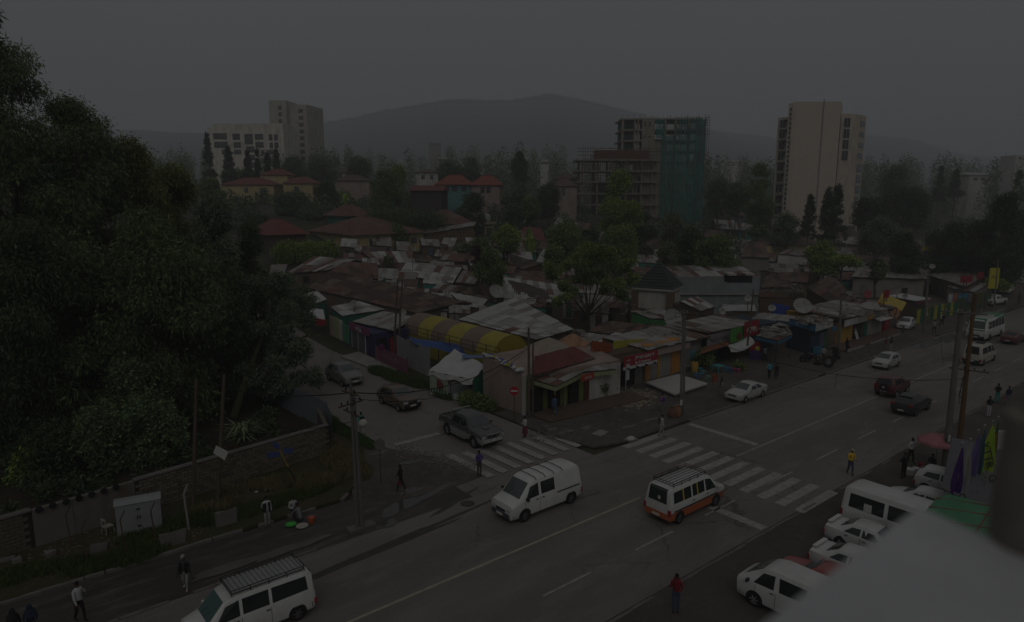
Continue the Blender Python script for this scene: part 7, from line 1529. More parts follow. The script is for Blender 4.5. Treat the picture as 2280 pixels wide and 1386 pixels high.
def bus_extra(t, S):
 MB().slab([S.top(2.95, -1, .03), S.top(-3.1, -1, .03), S.top(-3.1, 1, .03), S.top(2.95, 1, .03)], (0, 0, .03)).build('roof', W_green, t)
 b = MB()
 for sg in (1, -1): b.slab([S.side(3.0, .88, sg, .012), S.side(-3.2, .88, sg, .012), S.side(-3.2, 1.05, sg, .012), S.side(3.0, 1.05, sg, .012)], (0, sg * .01, 0))
 b.build('cornice_band', W_green, t)
 MB().slab([S.top(3.14, -.95, .02), S.top(2.78, -.95, .03), S.top(2.78, .95, .03), S.top(3.14, .95, .02)][::-1], (0.02, 0, .02)).build('destination_panel', W_green, t)
 MB().box((3.42, 0, 1.32), (.08, 1.7, .1)).build('front_band', W_green, t)
 b = MB()
 for i in range(6): b.tube((2.0 - i * .8, -.6, 2.8), (2.0 - i * .8, .6, 2.8), .02, n=4)
 for sg in (1, -1): b.tube((2.0, sg * .6, 2.8), (-2.0, sg * .6, 2.8), .02, n=4).tube((2, sg * .6, 2.62), (2, sg * .6, 2.8), .02, n=4).tube((-2, sg * .6, 2.62), (-2, sg * .6, 2.8), .02, n=4)
 b.build('roof_rack', M_rim, t)
p = at(2180, 760)
vehicle('bus', 'white midi bus with a green roof and front band', 'bus', bus, (p.x + 3.3, 27.3, 0), R(180), W_white, mid=.6, wheels=(2.1, -2.0), wr=.40, ww=.26, rim=M_rimd, screen=(3.36, 3.1), rear=(-3.36, -3.44),
  sides=[[(2.7 - i * 1.17, .12), (2.7 - i * 1.17, .8), (1.63 - i * 1.17, .8), (1.63 - i * 1.17, .12)] for i in range(5)], extra=bus_extra, lights={'front': (.85, .22, .3), 'fb': .52}, mirror=(3.2, 2.0))
for lb, k, dx, dy in [('plain white panel van', 1.13, -.15, .1), ('white and orange minibus', 1.08, 0, 0), ('charcoal double-cab', 1.15, .1, -.3), ('old brown boxy', 1.2, .45, -.5), ('grey hatchback furthest', 1.22, .15, -.3), ('white minibus with slatted', 1.05, -.15, 0), ('white midi bus', 1.06, 0, 0), ('cream minibus', 1.08, 0, 0), ('dark red boxy', 1.06, 0, 0)]:
 for o in col.objects:
  if o.type == 'EMPTY' and str(o.get('label', '')).startswith(lb): o.scale = (k, k, k); o.location.x += dx; o.location.y += dy
# ------------------------------------------------------------------ people: one continuous body grown from a skeleton; hair and bags are children
SKIN = mat('dark_skin', (.085, .048, .032), .55, .1, 6)
HAIR = mat('black_hair', (.012, .010, .009), .9, .2, 20)
CLOTH = {}
def cloth(n, c):
 if n not in CLOTH: CLOTH[n] = mat('cloth_' + n, c, .9, .12, 6)
 return CLOTH[n]
C = dict(white=(.50, .50, .52), black=(.016, .016, .018), navy=(.022, .026, .05), blue=(.06, .09, .17), jeans=(.05, .075, .13), grey=(.16, .16, .165), lgrey=(.28, .275, .27), red=(.20, .018, .025), yellow=(.62, .42, .03), purple=(.07, .05, .20),
  teal=(.03, .24, .20), pink=(.36, .10, .16), brown=(.085, .055, .035), khaki=(.17, .13, .08), cyan=(.06, .30, .38), dgrey=(.05, .05, .055), green=(.05, .09, .04), cream=(.42, .38, .28), maroon=(.13, .025, .04))
for k_, c_ in C.items(): cloth(k_, c_)
def limb(b, p, q, r0, r1): b.tube(p, q, r0, r1, 8)
def person(label, loc, face, top, legs, shoes='black', height=1.70, pose='stand', stride=.0, arms='down', sleeve='long', hair='short', bag=None, hat=None, skirt=None, jacket=None, z=None, group=None, seat=.42):
 """face: heading in degrees in the road frame (0 = along the road to the right, 90 = away across it)"""
 s = height / 1.72
 t = thing('person', label, 'person', (loc[0], loc[1], ter(loc[0], loc[1]) + (0 if z is None else z)), R(face), group)
 V = []; Ed = []; Rd = []; Tg = []
 def v(x, y, zz, r, par=None, tg=None, ry=None):
  V.append((x * s, y * s, zz * s)); f_ = 1.14 if tg in ('top', 'legs', None) else 1.0; Rd.append((r * s * f_, (ry or r) * s * f_))
  if par is not None: Ed.append((par, len(V) - 1)); Tg.append(tg)
  return len(V) - 1
 sit = pose in ('sit', 'crouch'); hip = (seat + .08) / s if sit else .93
 lean = {'stand': 0, 'walk': .03, 'sit': .06, 'crouch': .22, 'bend': .38}[pose]
 pel = v(0, 0, hip, .115, ry=.15)
 wst = v(lean * .35, 0, hip + .16, .105, pel, 'top', ry=.135)
 che = v(lean * .8, 0, hip + .36, .125, wst, 'top', ry=.165)
 nb = v(lean * 1.15, 0, hip + .52, .065, che, 'top')
 nk = v(lean * 1.3, 0, hip + .585, .05, nb, 'skin')
 hd = v(lean * 1.4 + .015, 0, hip + .68, .082, nk, 'skin'); hd2 = v(lean * 1.45 + .015, 0, hip + .755, .075, hd, 'skin')
 hands = []
 for sg in (1, -1):
  sh = v(lean * 1.05, sg * .185, hip + .475, .058, nb, 'top')
  a = arms if isinstance(arms, str) else arms[0 if sg > 0 else 1]
  sw = stride * (-sg)
  el, wr = {'down': ((.02 + sw * .5, .235, .20), (.05 + sw, .235, -.03)), 'fold': ((.05, .26, .22), (.24, .03, .26)), 'phone': ((.10, .26, .25), (.20, .12, .53)),
    'front': ((.03, .25, .22), (.26, .14, .20)), 'hip': ((-.06, .33, .24), (.08, .17, .10)), 'reach': ((.22, .22, .30), (.46, .17, .22)), 'up': ((.10, .27, .42), (.16, .20, .70)), 'back': ((-.10, .24, .22), (-.16, .05, .06))}[a]
  lx = lean * .9
  e = v(el[0] + lx, sg * el[1], hip + el[2], .043, sh, 'top' if sleeve != 'none' else 'skin')
  w = v(wr[0] + lx, sg * wr[1], hip + wr[2], .031, e, 'top' if sleeve == 'long' else 'skin')
  d = Vector((wr[0] - el[0], wr[1] - el[1], wr[2] - el[2])).normalized()
  h = v(wr[0] + lx + d.x * .075, sg * (wr[1] + d.y * .075), hip + wr[2] + d.z * .075, .033, w, 'skin', ry=.022)
  hands.append((Vector(V[h]), Vector((d.x, sg * d.y, d.z)), sg))
  th = v(0, sg * .09, hip - .06, .088, pel, 'legs')
  if sit:
   kn = v(.40, sg * .13, (.50 if pose == 'sit' else .55) if True else 0, .06, th, 'legs'); an = v(.34 if pose == 'sit' else .2, sg * .12, .09, .042, kn, 'legs')
  else:
   st = stride * sg
   kn = v(st * .55 + .03, sg * .095, .50, .062, th, 'legs'); an = v(st * .95 - (.06 if st < 0 else 0), sg * .09, .09 + (.07 if st < -.05 else 0), .042, kn, 'legs')
  ax, ay, az = V[an]; ax /= s; ay /= s; az /= s
  hl = v(ax + .02, ay, az - .05, .038, an, 'shoes'); v(ax + .16, ay + sg * .015, az - .06, .033, hl, 'shoes', ry=.04)
 me = bpy.data.meshes.new('body'); me.from_pydata(V, Ed, []); me.update()
 tmp = bpy.data.objects.new('tmp', me); col.objects.link(tmp)
 md = tmp.modifiers.new('k', 'SKIN'); md.use_smooth_shade = True
 for i, sv in enumerate(me.skin_vertices[0].data):
  sv.radius = Rd[i]; sv.use_root = (i == 0)
 tmp.modifiers.new('s', 'SUBSURF').levels = 1
 nm = bpy.data.meshes.new_from_object(tmp.evaluated_get(bpy.context.evaluated_depsgraph_get()))
 bpy.data.objects.remove(tmp); bpy.data.meshes.remove(me)
 tags = {'skin': 0, 'top': 1, 'legs': 2, 'shoes': 3}
 nv = len(nm.vertices); co = np.empty(nv * 3); nm.vertices.foreach_get('co', co)
 vs = [tuple(p) for p in co.reshape(-1, 3)]; fs = [tuple(p.vertices) for p in nm.polygons]
 A = np.array([V[a] for a, b in Ed]); B = np.array([V[b] for a, b in Ed]); D = B - A; DD = (D * D).sum(1)
 TG = np.array([tags[x] for x in Tg]); ER = np.array([max(Rd[a][0], Rd[b][0]) for a, b in Ed])
 cen = np.array([np.mean([vs[i] for i in f], 0) for f in fs])
 tt = np.clip(((cen[:, None, :] - A) * D).sum(2) / DD, 0, 1)
 dist = np.linalg.norm(cen[:, None, :] - (A + tt[..., None] * D), axis=2) / ER
 mi = TG[dist.argmin(1)]
 b = MB(); b.v = vs; b.f = fs; b.m = [int(i) for i in mi]
 bpy.data.meshes.remove(nm)
 for hp, d, sg in hands:                                   # four fingers of different lengths and a thumb
  side = Vector((0, 0, 1)).cross(d); side = side.normalized() if side.length > .1 else Vector((1, 0, 0))
  for k, ln in enumerate((.062, .075, .070, .052)):
   o = hp + side * ((k - 1.5) * .016 * s); m1 = o + d * ln * .6 * s; m2 = m1 + (d * .7 + Vector((0, 0, -.4)) * .6).normalized() * ln * .5 * s
   b.tube(o, m1, .0085 * s, .008 * s, 4); b.tube(m1, m2, .008 * s, .005 * s, 4)
  o = hp - d * .03 * s + side * (.03 * s * sg); b.tube(o, o + (side * sg + d * .8).normalized() * .05 * s, .010 * s, .006 * s, 4)
 hx, hy, hz_ = V[hd2]
 b.ball((hx + .083 * s, 0, hz_ - .045 * s), (.02 * s, .014 * s, .022 * s), 6, 4)   # nose
 for sg in (1, -1): b.ball((hx - .005 * s, sg * .082 * s, hz_ - .04 * s), (.018 * s, .008 * s, .03 * s), 6, 4)   # ears
 for sg in (1, -1): b.ball((hx + .073 * s, sg * .03 * s, hz_ - .02 * s), (.010 * s, .016 * s, .008 * s), 6, 4, 3)  # eyes
 b.box((hx + .077 * s, 0, hz_ - .085 * s), (.012 * s, .045 * s, .010 * s), 0, 3)
 body = b.build('body', [SKIN, cloth(top, C[top]), cloth(legs, C[legs]), cloth(shoes, C[shoes])], t)
 body.data.polygons.foreach_set('use_smooth', [True] * len(body.data.polygons))
 if hat:
  MB().ball((hx - .005, 0, hz_ + .035 * s), (.10 * s, .092 * s, .075 * s), 12, 6).slab([(hx + .06, -.07 * s, hz_ + .03 * s), (hx + .17 * s, -.05 * s, hz_ + .015 * s), (hx + .17 * s, .05 * s, hz_ + .015 * s), (hx + .06, .07 * s, hz_ + .03 * s)], (0, 0, .01)).build('cap', cloth(hat, C[hat]), t, 60)
 elif hair == 'scarf':
  MB().ball((hx - .015, 0, hz_ - .02 * s), (.108 * s, .105 * s, .13 * s), 12, 7).lathe([(.11 * s, 0), (.21 * s, -.14 * s), (.25 * s, -.34 * s)], 12, (hx - .04, 0, hz_ - .08 * s)).build('headscarf', cloth(top, C[top]), t, 60)
 else:
  hb = MB().ball((hx - .018 * s, 0, hz_ + .012 * s), (.094 * s, .088 * s, .088 * s), 12, 6)
  if hair == 'long': hb.ball((hx - .085 * s, 0, hz_ - .04 * s), (.05 * s, .07 * s, .09 * s), 8, 5)
  if hair == 'bun': hb.ball((hx - .11 * s, 0, hz_ + .01 * s), .05 * s, 8, 5)
  hb.build('hair', HAIR, t, 60)
 cx, cz = V[che][0], V[che][2]
 if skirt:
  MB().lathe([(.15 * s, .08 * s), (.17 * s, -.05 * s), (.22 * s, -.45 * s), (.235 * s, -.55 * s)], 14, (V[pel][0], 0, V[pel][2])).build('skirt', cloth(skirt, C[skirt]), t, 60)
 if jacket:
  for sg in (1, -1):
   MB().slab([(cx + .135 * s, sg * .045 * s, cz + .14 * s), (cx + .15 * s, sg * .06 * s, cz - .1 * s), (cx + .13 * s, sg * .07 * s, cz - .42 * s), (cx + .04 * s, sg * .185 * s, cz - .42 * s), (cx + .05 * s, sg * .20 * s, cz + .08 * s)], (.012, sg * .012, 0)).build('jacket_front', cloth(jacket, C[jacket]), t)
 if bag:
  kind, c = bag
  if kind == 'backpack': MB().box((cx - .20 * s, 0, cz - .04 * s), (.17 * s, .30 * s, .42 * s)).build('backpack', cloth(c, C[c]), t)
  elif kind == 'hand': MB().box((.05 * s, .27 * s, .62 * s), (.26 * s, .09 * s, .24 * s)).path([(.13 * s, .27 * s, .74 * s), (.05 * s, .27 * s, .86 * s), (-.03 * s, .27 * s, .74 * s)], .012, 4).build('handbag', cloth(c, C[c]), t)
  elif kind == 'shawl': MB().lathe([(.09 * s, .18 * s), (.2 * s, .10 * s), (.23 * s, -.12 * s), (.2 * s, -.24 * s)], 12, (cx, 0, cz)).build('shawl', cloth(c, C[c]), t, 60)
  elif kind == 'stripes':
   for i in range(3): MB().lathe([(.185 * s, .03 * s), (.19 * s, 0), (.185 * s, -.03 * s)], 14, (cx, 0, cz + (.05 - i * .13) * s)).build('stripe', cloth(c, C[c]), t, 60)
 return t
def P(px, py, h=0.0):
 p = at(px, py, h); return (p.x, p.y)
TC = -90 - 39.6 + 90   # towards the camera, roughly
cam_face = -130
person('person in a red jacket and jeans standing by the road edge at the bottom', P(1504, 1362), 215, 'red', 'jeans', height=1.74, arms=('front', 'phone'), bag=('backpack', 'maroon'))
person('person in a cap and open dark jacket over pale trousers crossing the damp shoulder', P(414, 1313), -120, 'dgrey', 'lgrey', 'cream', 1.70, 'walk', .12, hat='lgrey', jacket='black')
person('person in a white shirt and black trousers with one hand at the mouth', P(180, 1384), -60, 'white', 'black', height=1.80, arms=('phone', 'down'), stride=.14)
person('person wrapped in a dark navy headscarf, right one of the pair in the bottom corner', P(75, 1432), -100, 'navy', 'navy', height=1.66, hair='scarf', skirt='navy', arms=('front', 'front'))
person('person wrapped in a dark headscarf, left one of the pair in the bottom corner', P(37, 1440), -70, 'black', 'black', height=1.62, hair='scarf', skirt='black')
person('person in a yellow jacket and cap crossing at the edge of the road', P(1892, 1058), -120, 'yellow', 'jeans', height=1.74, arms='front', hat='cream', stride=.12, pose='walk')
person('person in a white shirt with a purple vest standing on the zebra stripes', P(1067, 1061), -100, 'purple', 'brown', height=1.72, arms=('fold', 'fold'), bag=None)
person('person in dark clothes with a red handbag walking round the puddles', P(893, 1093), 140, 'black', 'black', 'dgrey', 1.66, 'walk', .22, bag=('hand', 'maroon'), hair='long')
person('person in a dark jacket and pale trousers standing at the verge kerb', P(596, 1172), -90, 'white', 'lgrey', height=1.72, jacket='black', arms=('down', 'back'))
person('person in a white shirt sitting on the verge kerb', P(652, 1150), -80, 'white', 'navy', height=1.7, pose='sit', arms='front', seat=.34)
person('person in grey crouching with their back turned beside the green bowl', P(670, 1163), 100, 'grey', 'dgrey', height=1.66, pose='crouch', arms='reach', seat=.16)
person('person in a white top and long dark skirt waiting by the broken kerb', P(1169, 976), 100, 'white', 'maroon', height=1.62, hair='short', skirt='maroon', arms=('front', 'down'), z=.05)
person('person in a teal shirt with a black backpack walking up the side road', P(806, 968), 80, 'teal', 'lgrey', height=1.72, pose='walk', stride=.2, bag=('backpack', 'black'), sleeve='short')
person('person in a light denim jacket and jeans in front of the green shop', P(1235, 929), 60, 'blue', 'jeans', 'dgrey', 1.7, 'walk', .18, z=.1)
person('person in dark blue leaning in the shadow under the green canopy, left', P(1193, 916), -60, 'navy', 'black', height=1.7, z=.25)
person('person in a black jacket under the green canopy near the middle post', P(1212, 907), -120, 'black', 'lgrey', height=1.7, z=.25)
person('person in dark clothes bending under the green canopy, right of the doorway', P(1268, 900), 20, 'black', 'dgrey', height=1.74, pose='bend', arms='reach', z=.25)
person('person in a pink and purple wrap standing on the dirt by the pole', P(1474, 921), 100, 'pink', 'grey', height=1.62, bag=('shawl', 'purple'), z=.09, arms='front')
person('person in a white top and brown vest stepping onto the long zebra crossing', P(1472, 973), -60, 'white', 'lgrey', height=1.70, bag=('backpack', 'brown'), pose='walk', stride=.16)
person('person in a patterned top beside the silver sedan', P(1605, 884), 100, 'black', 'grey', height=1.66, bag=('stripes', 'white'), z=.09, arms='down')
person('person in a bright cyan shirt walking along the dirt sidewalk', P(1712, 846), 20, 'cyan', 'black', height=1.7, pose='walk', stride=.2, z=.09, sleeve='short')
person('person in dark maroon with a bag walking beside the cyan shirt', P(1728, 848), 30, 'maroon', 'grey', height=1.66, bag=('backpack', 'black'), z=.09, skirt='dgrey')
person('person in grey stripes and black trousers by the blue canopy post', P(1702, 808), -100, 'grey', 'black', height=1.72, pose='walk', stride=.2, z=.09)
person('person in a lilac shirt leaning over the tyre pile', P(1832, 808), -130, 'lgrey', 'dgrey', height=1.72, arms='hip', z=.09)
person('person in black walking past the yellow shop wall', P(1884, 787), -100, 'black', 'black', height=1.7, z=.09, bag=('hand', 'black'))
person('person in a maroon top and tan trousers waiting at the kerb', P(1971, 783), 90, 'maroon', 'khaki', height=1.68, z=.02)
person('person in a black top and pale jeans waiting at the kerb', P(1983, 783), 95, 'black', 'lgrey', height=1.7, z=.02)
person('person in dark green crossing in front of the white hatchback', P(2009, 759), 160, 'green', 'grey', height=1.7, pose='walk', stride=.18, z=.05)
person('person in a pale shirt walking towards us on the wet street', P(2079, 743), -120, 'lgrey', 'navy', height=1.72, pose='walk', stride=.18, z=.05, arms=('down', 'down'))
person('person in a white shirt with a black bag walking away by the painted fence', P(2097, 727), 60, 'white', 'black', height=1.72, bag=('backpack', 'black'), z=.09, pose='walk', stride=.15)
person('person in a white top standing by the concrete pole', P(2060, 720), -120, 'cream', 'brown', height=1.68, z=.09)
person('person in dark clothes at the back of the parked pickup', P(2268, 676), -100, 'navy', 'navy', height=1.72, z=.09)
person('person in red and white standing high behind the fence by the yellow sign', P(2186, 662), -120, 'red', 'black', height=1.72, hat='white', z=1.0)
person('person in black with teal trousers on the right-hand pavement', P(2219, 898), 40, 'black', 'teal', height=1.74, arms='front', stride=.1)
person('person in dark blue with a red bag on the right-hand pavement', P(2243, 904), 50, 'navy', 'grey', height=1.72, bag=('hand', 'pink'), stride=.1)
person('person in a black jacket and white trousers on the right-hand pavement', P(2200, 928), -130, 'black', 'white', height=1.7, arms='fold')
person('person in a white shirt and black trousers walking by the pink umbrella', P(2026, 1031), -100, 'white', 'black', height=1.74, arms='hip', pose='walk', stride=.16)
person('person all in black standing behind the parked cars', P(2011, 1066), 60, 'black', 'black', height=1.72, arms='front')
person('person in black sitting in the shade of the pink umbrella', P(2075, 1050), 170, 'black', 'black', height=1.68, pose='sit', arms='front', seat=.35)
person('person in a white shirt half hidden by the leaves up the side road', P(614, 722), -80, 'white', 'black', height=1.72)
person('person in grey hauling goods by the fruit stall', P(1690, 800), 60, 'dgrey', 'black', height=1.7, z=.09)
# ------------------------------------------------------------------ walls, poles, wires, dishes, small things
WOOD = mat('pole_wood', (.10, .078, .055), .9, .3, 3, streak=.15); WOODB = mat('pole_wood_brown', (.135, .075, .030), .85, .3, 2.5, streak=.15); PCON = mat('pole_concrete', (.155, .148, .135), .9, .15, 2, dirt=.3)
STONE = [mat('wall_block_a', (.155, .132, .098), .95, .22, 4), mat('wall_block_b', (.115, .098, .072), .95, .22, 4), mat('wall_block_c', (.18, .148, .10), .95, .22, 4)]
MORT = mat('mortar_dark', (.035, .03, .024), .95, .2, 3)
wA, wB = Vector((-9.5, 39.05, .1)), Vector((19.2, 43.3, .1)); wd = (wB - wA); wL = wd.length; wd.normalize(); wn_ = Vector((wd.y, -wd.x, 0)); wang = math.atan2(wd.y, wd.x)
def wp(s): return wA + wd * s
def wall_core(t, s0, s1, h, m): put(t, MB().slab([wp(s0), wp(s1), wp(s1) + Vector((0, 0, h)), wp(s0) + Vector((0, 0, h))], -wn_ * .3), 'wall', m)
t = thing('stone_wall', 'block wall with a thin coping running to the street corner', 'wall', wp(16.4)); wall_core(t, 16.4, wL, 1.98, MORT)
bm_ = [MB().box((0, 0, 0), (.405, .05, .17)).mesh('block', m) for m in STONE]; rr = random.Random(2)
def lay(t, s0, s1, rows, name, lim=None):
 k = 0
 for j in range(rows):
  s = s0 + (.21 if j % 2 else 0)
  while s + .4 < s1 + .02:
   o = link(name, rr.choice(bm_), t); p = wp(s + .21) + wn_ * (.02 + rr.uniform(-.008, .014)) + Vector((0, 0, .13 + j * .19)) - t.location
   o.location = p; o.rotation_euler = (rr.uniform(-.02, .02), 0, wang); o.scale = (rr.uniform(.9, .98), 1, rr.uniform(.8, .98)); s += .42; k += 1
 return k
lay(t, 16.4, wL, 10, 'block'); put(t, MB().slab([wp(16.4) + Vector((0, 0, 1.985)) + wn_ * .08, wp(wL) + Vector((0, 0, 1.985)) + wn_ * .08, wp(wL) + Vector((0, 0, 1.985)) - wn_ * .36, wp(16.4) + Vector((0, 0, 1.985)) - wn_ * .36], (0, 0, .09)), 'coping', M_concd)
put(t, MB().slab([wB, wB + Vector((1.3, 4.3, 0)), wB + Vector((1.3, 4.3, 1.9)), wB + Vector((0, 0, 1.98))], (-.25, .05, 0)), 'return_wall', STONE[1])
t = thing('stone_wall', 'darker block wall at the left edge of the photo', 'wall', wp(0)); wall_core(t, 0, 11.5, 1.98, MORT)
b = MB()
for j in range(10):
 s = .21 * (j % 2)
 while s < 11.1: b.box(wp(s + .21) + wn_ * .02 + Vector((0, 0, .13 + j * .19)), (.39, .05, .165), wang); s += .42
o = put(t, b, 'blocks', STONE[1]); o['kind'] = 'stuff'; put(t, MB().slab([wp(0) + Vector((0, 0, 1.985)) + wn_ * .08, wp(11.5) + Vector((0, 0, 1.985)) + wn_ * .08, wp(11.5) + Vector((0, 0, 1.985)) - wn_ * .36, wp(0) + Vector((0, 0, 1.985)) - wn_ * .36], (0, 0, .09)), 'coping', M_concd)
PAN = mat('plaster_panel', (.15, .143, .125), .9, .12, 1.2, dirt=.7, dirtc=(.105, .062, .032), streak=.5)
for s0, s1, lb in ((11.52, 13.3, 'white plastered wall panel, left one with a rust stained foot'), (13.32, 16.38, 'white plastered wall panel under the rosette shrub, right one')):
 t = thing('wall_panel', lb, 'wall', wp(s0)); put(t, MB().slab([wp(s0) + wn_ * .05, wp(s1) + wn_ * .05, wp(s1) + wn_ * .05 + Vector((0, 0, 2.0)), wp(s0) + wn_ * .05 + Vector((0, 0, 2.0))], -wn_ * .3), 'panel', PAN)
 for i in range(4):
  p = wp(s0 + .3 + i * .6) + wn_ * .1 + Vector((0, 0, 2.0)); put(t, MB().lathe([(.0, 0), (.17, 0), (.17, .1), (0, .1)], 12, p, wn_), 'round_vent', M_black)
q0, q1 = at(262, 1196, .12), at(362, 1176, .12); t = thing('utility_cabinet', 'white double-door utility cabinet with a rounded cap, standing on the verge', 'cabinet', (q0.x, q0.y, .12)); d = q1 - q0; d.z = 0; Lc = d.length; t.rotation_euler = (0, 0, math.atan2(d.y, d.x)); CABM = mat('cabinet_grey', (.24, .245, .25), .6, .08, 1.5, dirt=.2)
MB().box((Lc / 2, .35, .85), (Lc, .7, 1.7)).build('body', CABM, t); MB().slab([(-.05, -.06, 1.7), (-.05, .2, 1.9), (-.05, .55, 1.9), (-.05, .76, 1.7)], (Lc + .1, 0, 0)).build('cap', CABM, t)
for i in range(2):
 dd = MB().box((Lc * (.27 + .46 * i), -.012, .84), (Lc * .44, .02, 1.58)).build('door', CABM, t); MB().box((Lc * (.47 + .06 * i), -.035, .9), (.05, .03, .18)).build('handle', M_black, dd)
for z in (.4, 1.35): MB().box((Lc * .5, -.03, z), (.2, .03, .07)).build('hinge_plate', M_black, t)
q = at(246, 1186, .12); t = thing('plastic_chair', 'white plastic chair peeping out behind the utility cabinet', 'chair', (q.x - .1, q.y, .12), R(20)); WPL = mat('white_plastic', (.36, .33, .29), .5)
MB().box((0, 0, .42), (.42, .42, .04)).build('seat', WPL, t); MB().box((-.2, .0, .82), (.04, .42, .1)).box((-.2, .19, .62), (.04, .05, .4)).box((-.2, -.19, .62), (.04, .05, .4)).build('backrest', WPL, t)
for a in (-1, 1):
 for c in (-1, 1): MB().tube((a * .18, c * .18, .42), (a * .22, c * .22, 0), .02, n=5).build('leg', WPL, t)
for i, (px, py, h, m, lb) in enumerate([(281, 1232, 2.3, M_iron, 'rusty bent fence post before the left cabinet door'), (348, 1210, 2.3, M_iron, 'rusty bent fence post before the right cabinet door'), (196, 1250, 2.2, M_iron, 'rusty bent fence post left of the cabinet'), (160, 1216, 2.2, M_iron, 'rusty bent fence post by the wall panels'), (421, 1180, 2.6, M_conc, 'pale concrete bent fence post beside the leaning pole')]):
 q = at(px, py, .12); t = thing('fence_post', lb, 'post', (q.x, q.y, .1)); MB().path([(0, 0, 0), (-.12, 0, h * .8), (.1, -.05, h)], .035 if m is M_iron else .06, 6).build('shaft', m, t)
def rock(lb, px, py, d, seed, m=M_concd, z=.1, name='concrete_slab', grp=None):
 q = at(px, py, z); r2 = random.Random(seed); t = MB().box((0, 0, d[2] / 2), d); t.v = [(x * r2.uniform(.8, 1.1), y * r2.uniform(.8, 1.1), zz * r2.uniform(.75, 1.15)) for x, y, zz in t.v]
 o = t.build(name, m); o.location = (q.x, q.y, z - .03); o.rotation_euler = (0, 0, r2.uniform(-.3, .3)); return tag(o, lb, 'concrete block' if name == 'concrete_slab' else 'stone', grp)
for i, a in enumerate([('weathered upright concrete slab right of the white post', 506, 1168, (1.15, .2, .85)), ('tilted mossy concrete slab by the kerb, below the cabinet', 386, 1212, (1.25, .25, .75)), ('grey broken concrete lump in the grass left of the cabinet', 220, 1228, (.75, .3, .5)), ('long fallen concrete beam at the foot of the wall panel', 90, 1206, (2.2, .3, .25)), ('pale stone on the bare verge soil', 112, 1240, (.45, .35, .35)), ('pale squarish stone further left on the verge', 38, 1254, (.4, .35, .3)), ('flat brown stone at the left edge of the verge', 16, 1248, (.6, .4, .15))]): rock(a[0], *a[1:3], a[3], i)
for i, (px, py, d) in enumerate([(1228, 960, (.9, .5, .2)), (1250, 970, (.8, .5, .2)), (1268, 963, (.7, .5, .15)), (1305, 955, (1.0, .6, .12)), (1336, 965, (1.3, .9, .08)), (1215, 955, (.6, .4, .25)), (1400, 952, (1.4, .4, .1)), (1450, 936, (1.6, .4, .1)), (1405, 980, (.9, .6, .1))]): rock('broken paving slab lying at the dirt corner, ' + ['left end of the row', 'second from the left', 'middle small one', 'by the red platform', 'largest flat one', 'stubby one by the pole', 'long one on the dirt edge', 'strip along the old kerb', 'pale one at the zebra end'][i], px, py, d, 20 + i, M_conc if i in (4, 8) else M_concd, .09, 'paving_slab', 'broken slabs of the dirt corner')
b = MB(); r2 = random.Random(6)
for i in range(420): q = at(1395 + r2.gauss(0, 32), 885 + r2.gauss(0, 10), .09); b.ball((q.x, q.y, .1), (r2.uniform(.08, .28), r2.uniform(.08, .2), .05), 5, 3)
o = b.build('rubble', mat('pale_rubble', (.25, .21, .16), .95, .3, 3)); tag(o, 'pale broken stones trodden into the dirt before the bar', None, None, 'stuff')
b = MB()
for i in range(500):
 x = r2.uniform(880, 1060); q = at(x, 1003 + (x - 880) * .25 + r2.gauss(0, 9), .03); b.ball((q.x, q.y, .04), (r2.uniform(.03, .13), r2.uniform(.03, .11), .04), 5, 3)
for i in range(260): q = at(r2.uniform(1180, 1400), r2.uniform(935, 985), .09); b.ball((q.x, q.y, .1), (r2.uniform(.04, .13), r2.uniform(.04, .11), .035), 5, 3)
o = b.build('gravel', M_concd); tag(o, 'broken kerb rubble along the side road corner', None, None, 'stuff')
b = MB()
for i in range(700):
 q = at(r2.uniform(20, 480), r2.uniform(1160, 1290), .12)
 if q.y > 36.2: b.ball((q.x, q.y, .13), (r2.uniform(.02, .09), r2.uniform(.02, .07), .03), 5, 3)
o = b.build('litter', mat('verge_litter', (.17, .13, .10), .9, .7, 5)); tag(o, 'litter and pebbles on the bare verge', None, None, 'stuff')
q = at(1041, 1122, 0); t = thing('manhole_cover', 'round iron manhole cover in the asphalt by the white van', 'manhole', (q.x, q.y, 0)); MB().lathe([(0, .03), (.34, .03), (.34, .015), (.4, .02), (.44, .005)], 20).build('cover', mat('manhole_iron', (.07, .062, .055), .7), t)
for nm, lb, px, py, prof, m in [('bowl', 'bright green bowl on the ground by the crouching person', 648, 1172, [(.0, .02), (.2, .03), (.30, .12), (.27, .12), (0, .05)], mat('plastic_lime', (.06, .42, .06), .4)), ('bucket', 'orange and red bucket beside the crouching person', 694, 1164, [(.0, 0), (.16, 0), (.2, .3), (.18, .3), (0, .04)], mat('plastic_orange', (.40, .09, .03), .4)), ('tray', 'white tray before the crouching person', 673, 1174, [(0, .02), (.3, .02), (.34, .08), (.3, .07), (0, .04)], WPL)]:
 q = at(px, py); MB().lathe(prof, 16).build(nm, m, t0 := thing(nm + '_set', lb, nm, (q.x, q.y, .01)))
q = at(584, 1094, .12); t = thing('rubbish_heap', 'little heap of white rags and dark bags on the verge behind the standing person', 'rubbish', (q.x, q.y, .12))
for i in range(7): MB().ball((r2.uniform(-.4, .4), r2.uniform(-.3, .3), .06), (r2.uniform(.1, .2), r2.uniform(.06, .14), .07), 7, 5).build('bag', (WPL, M_black)[i % 2], t)
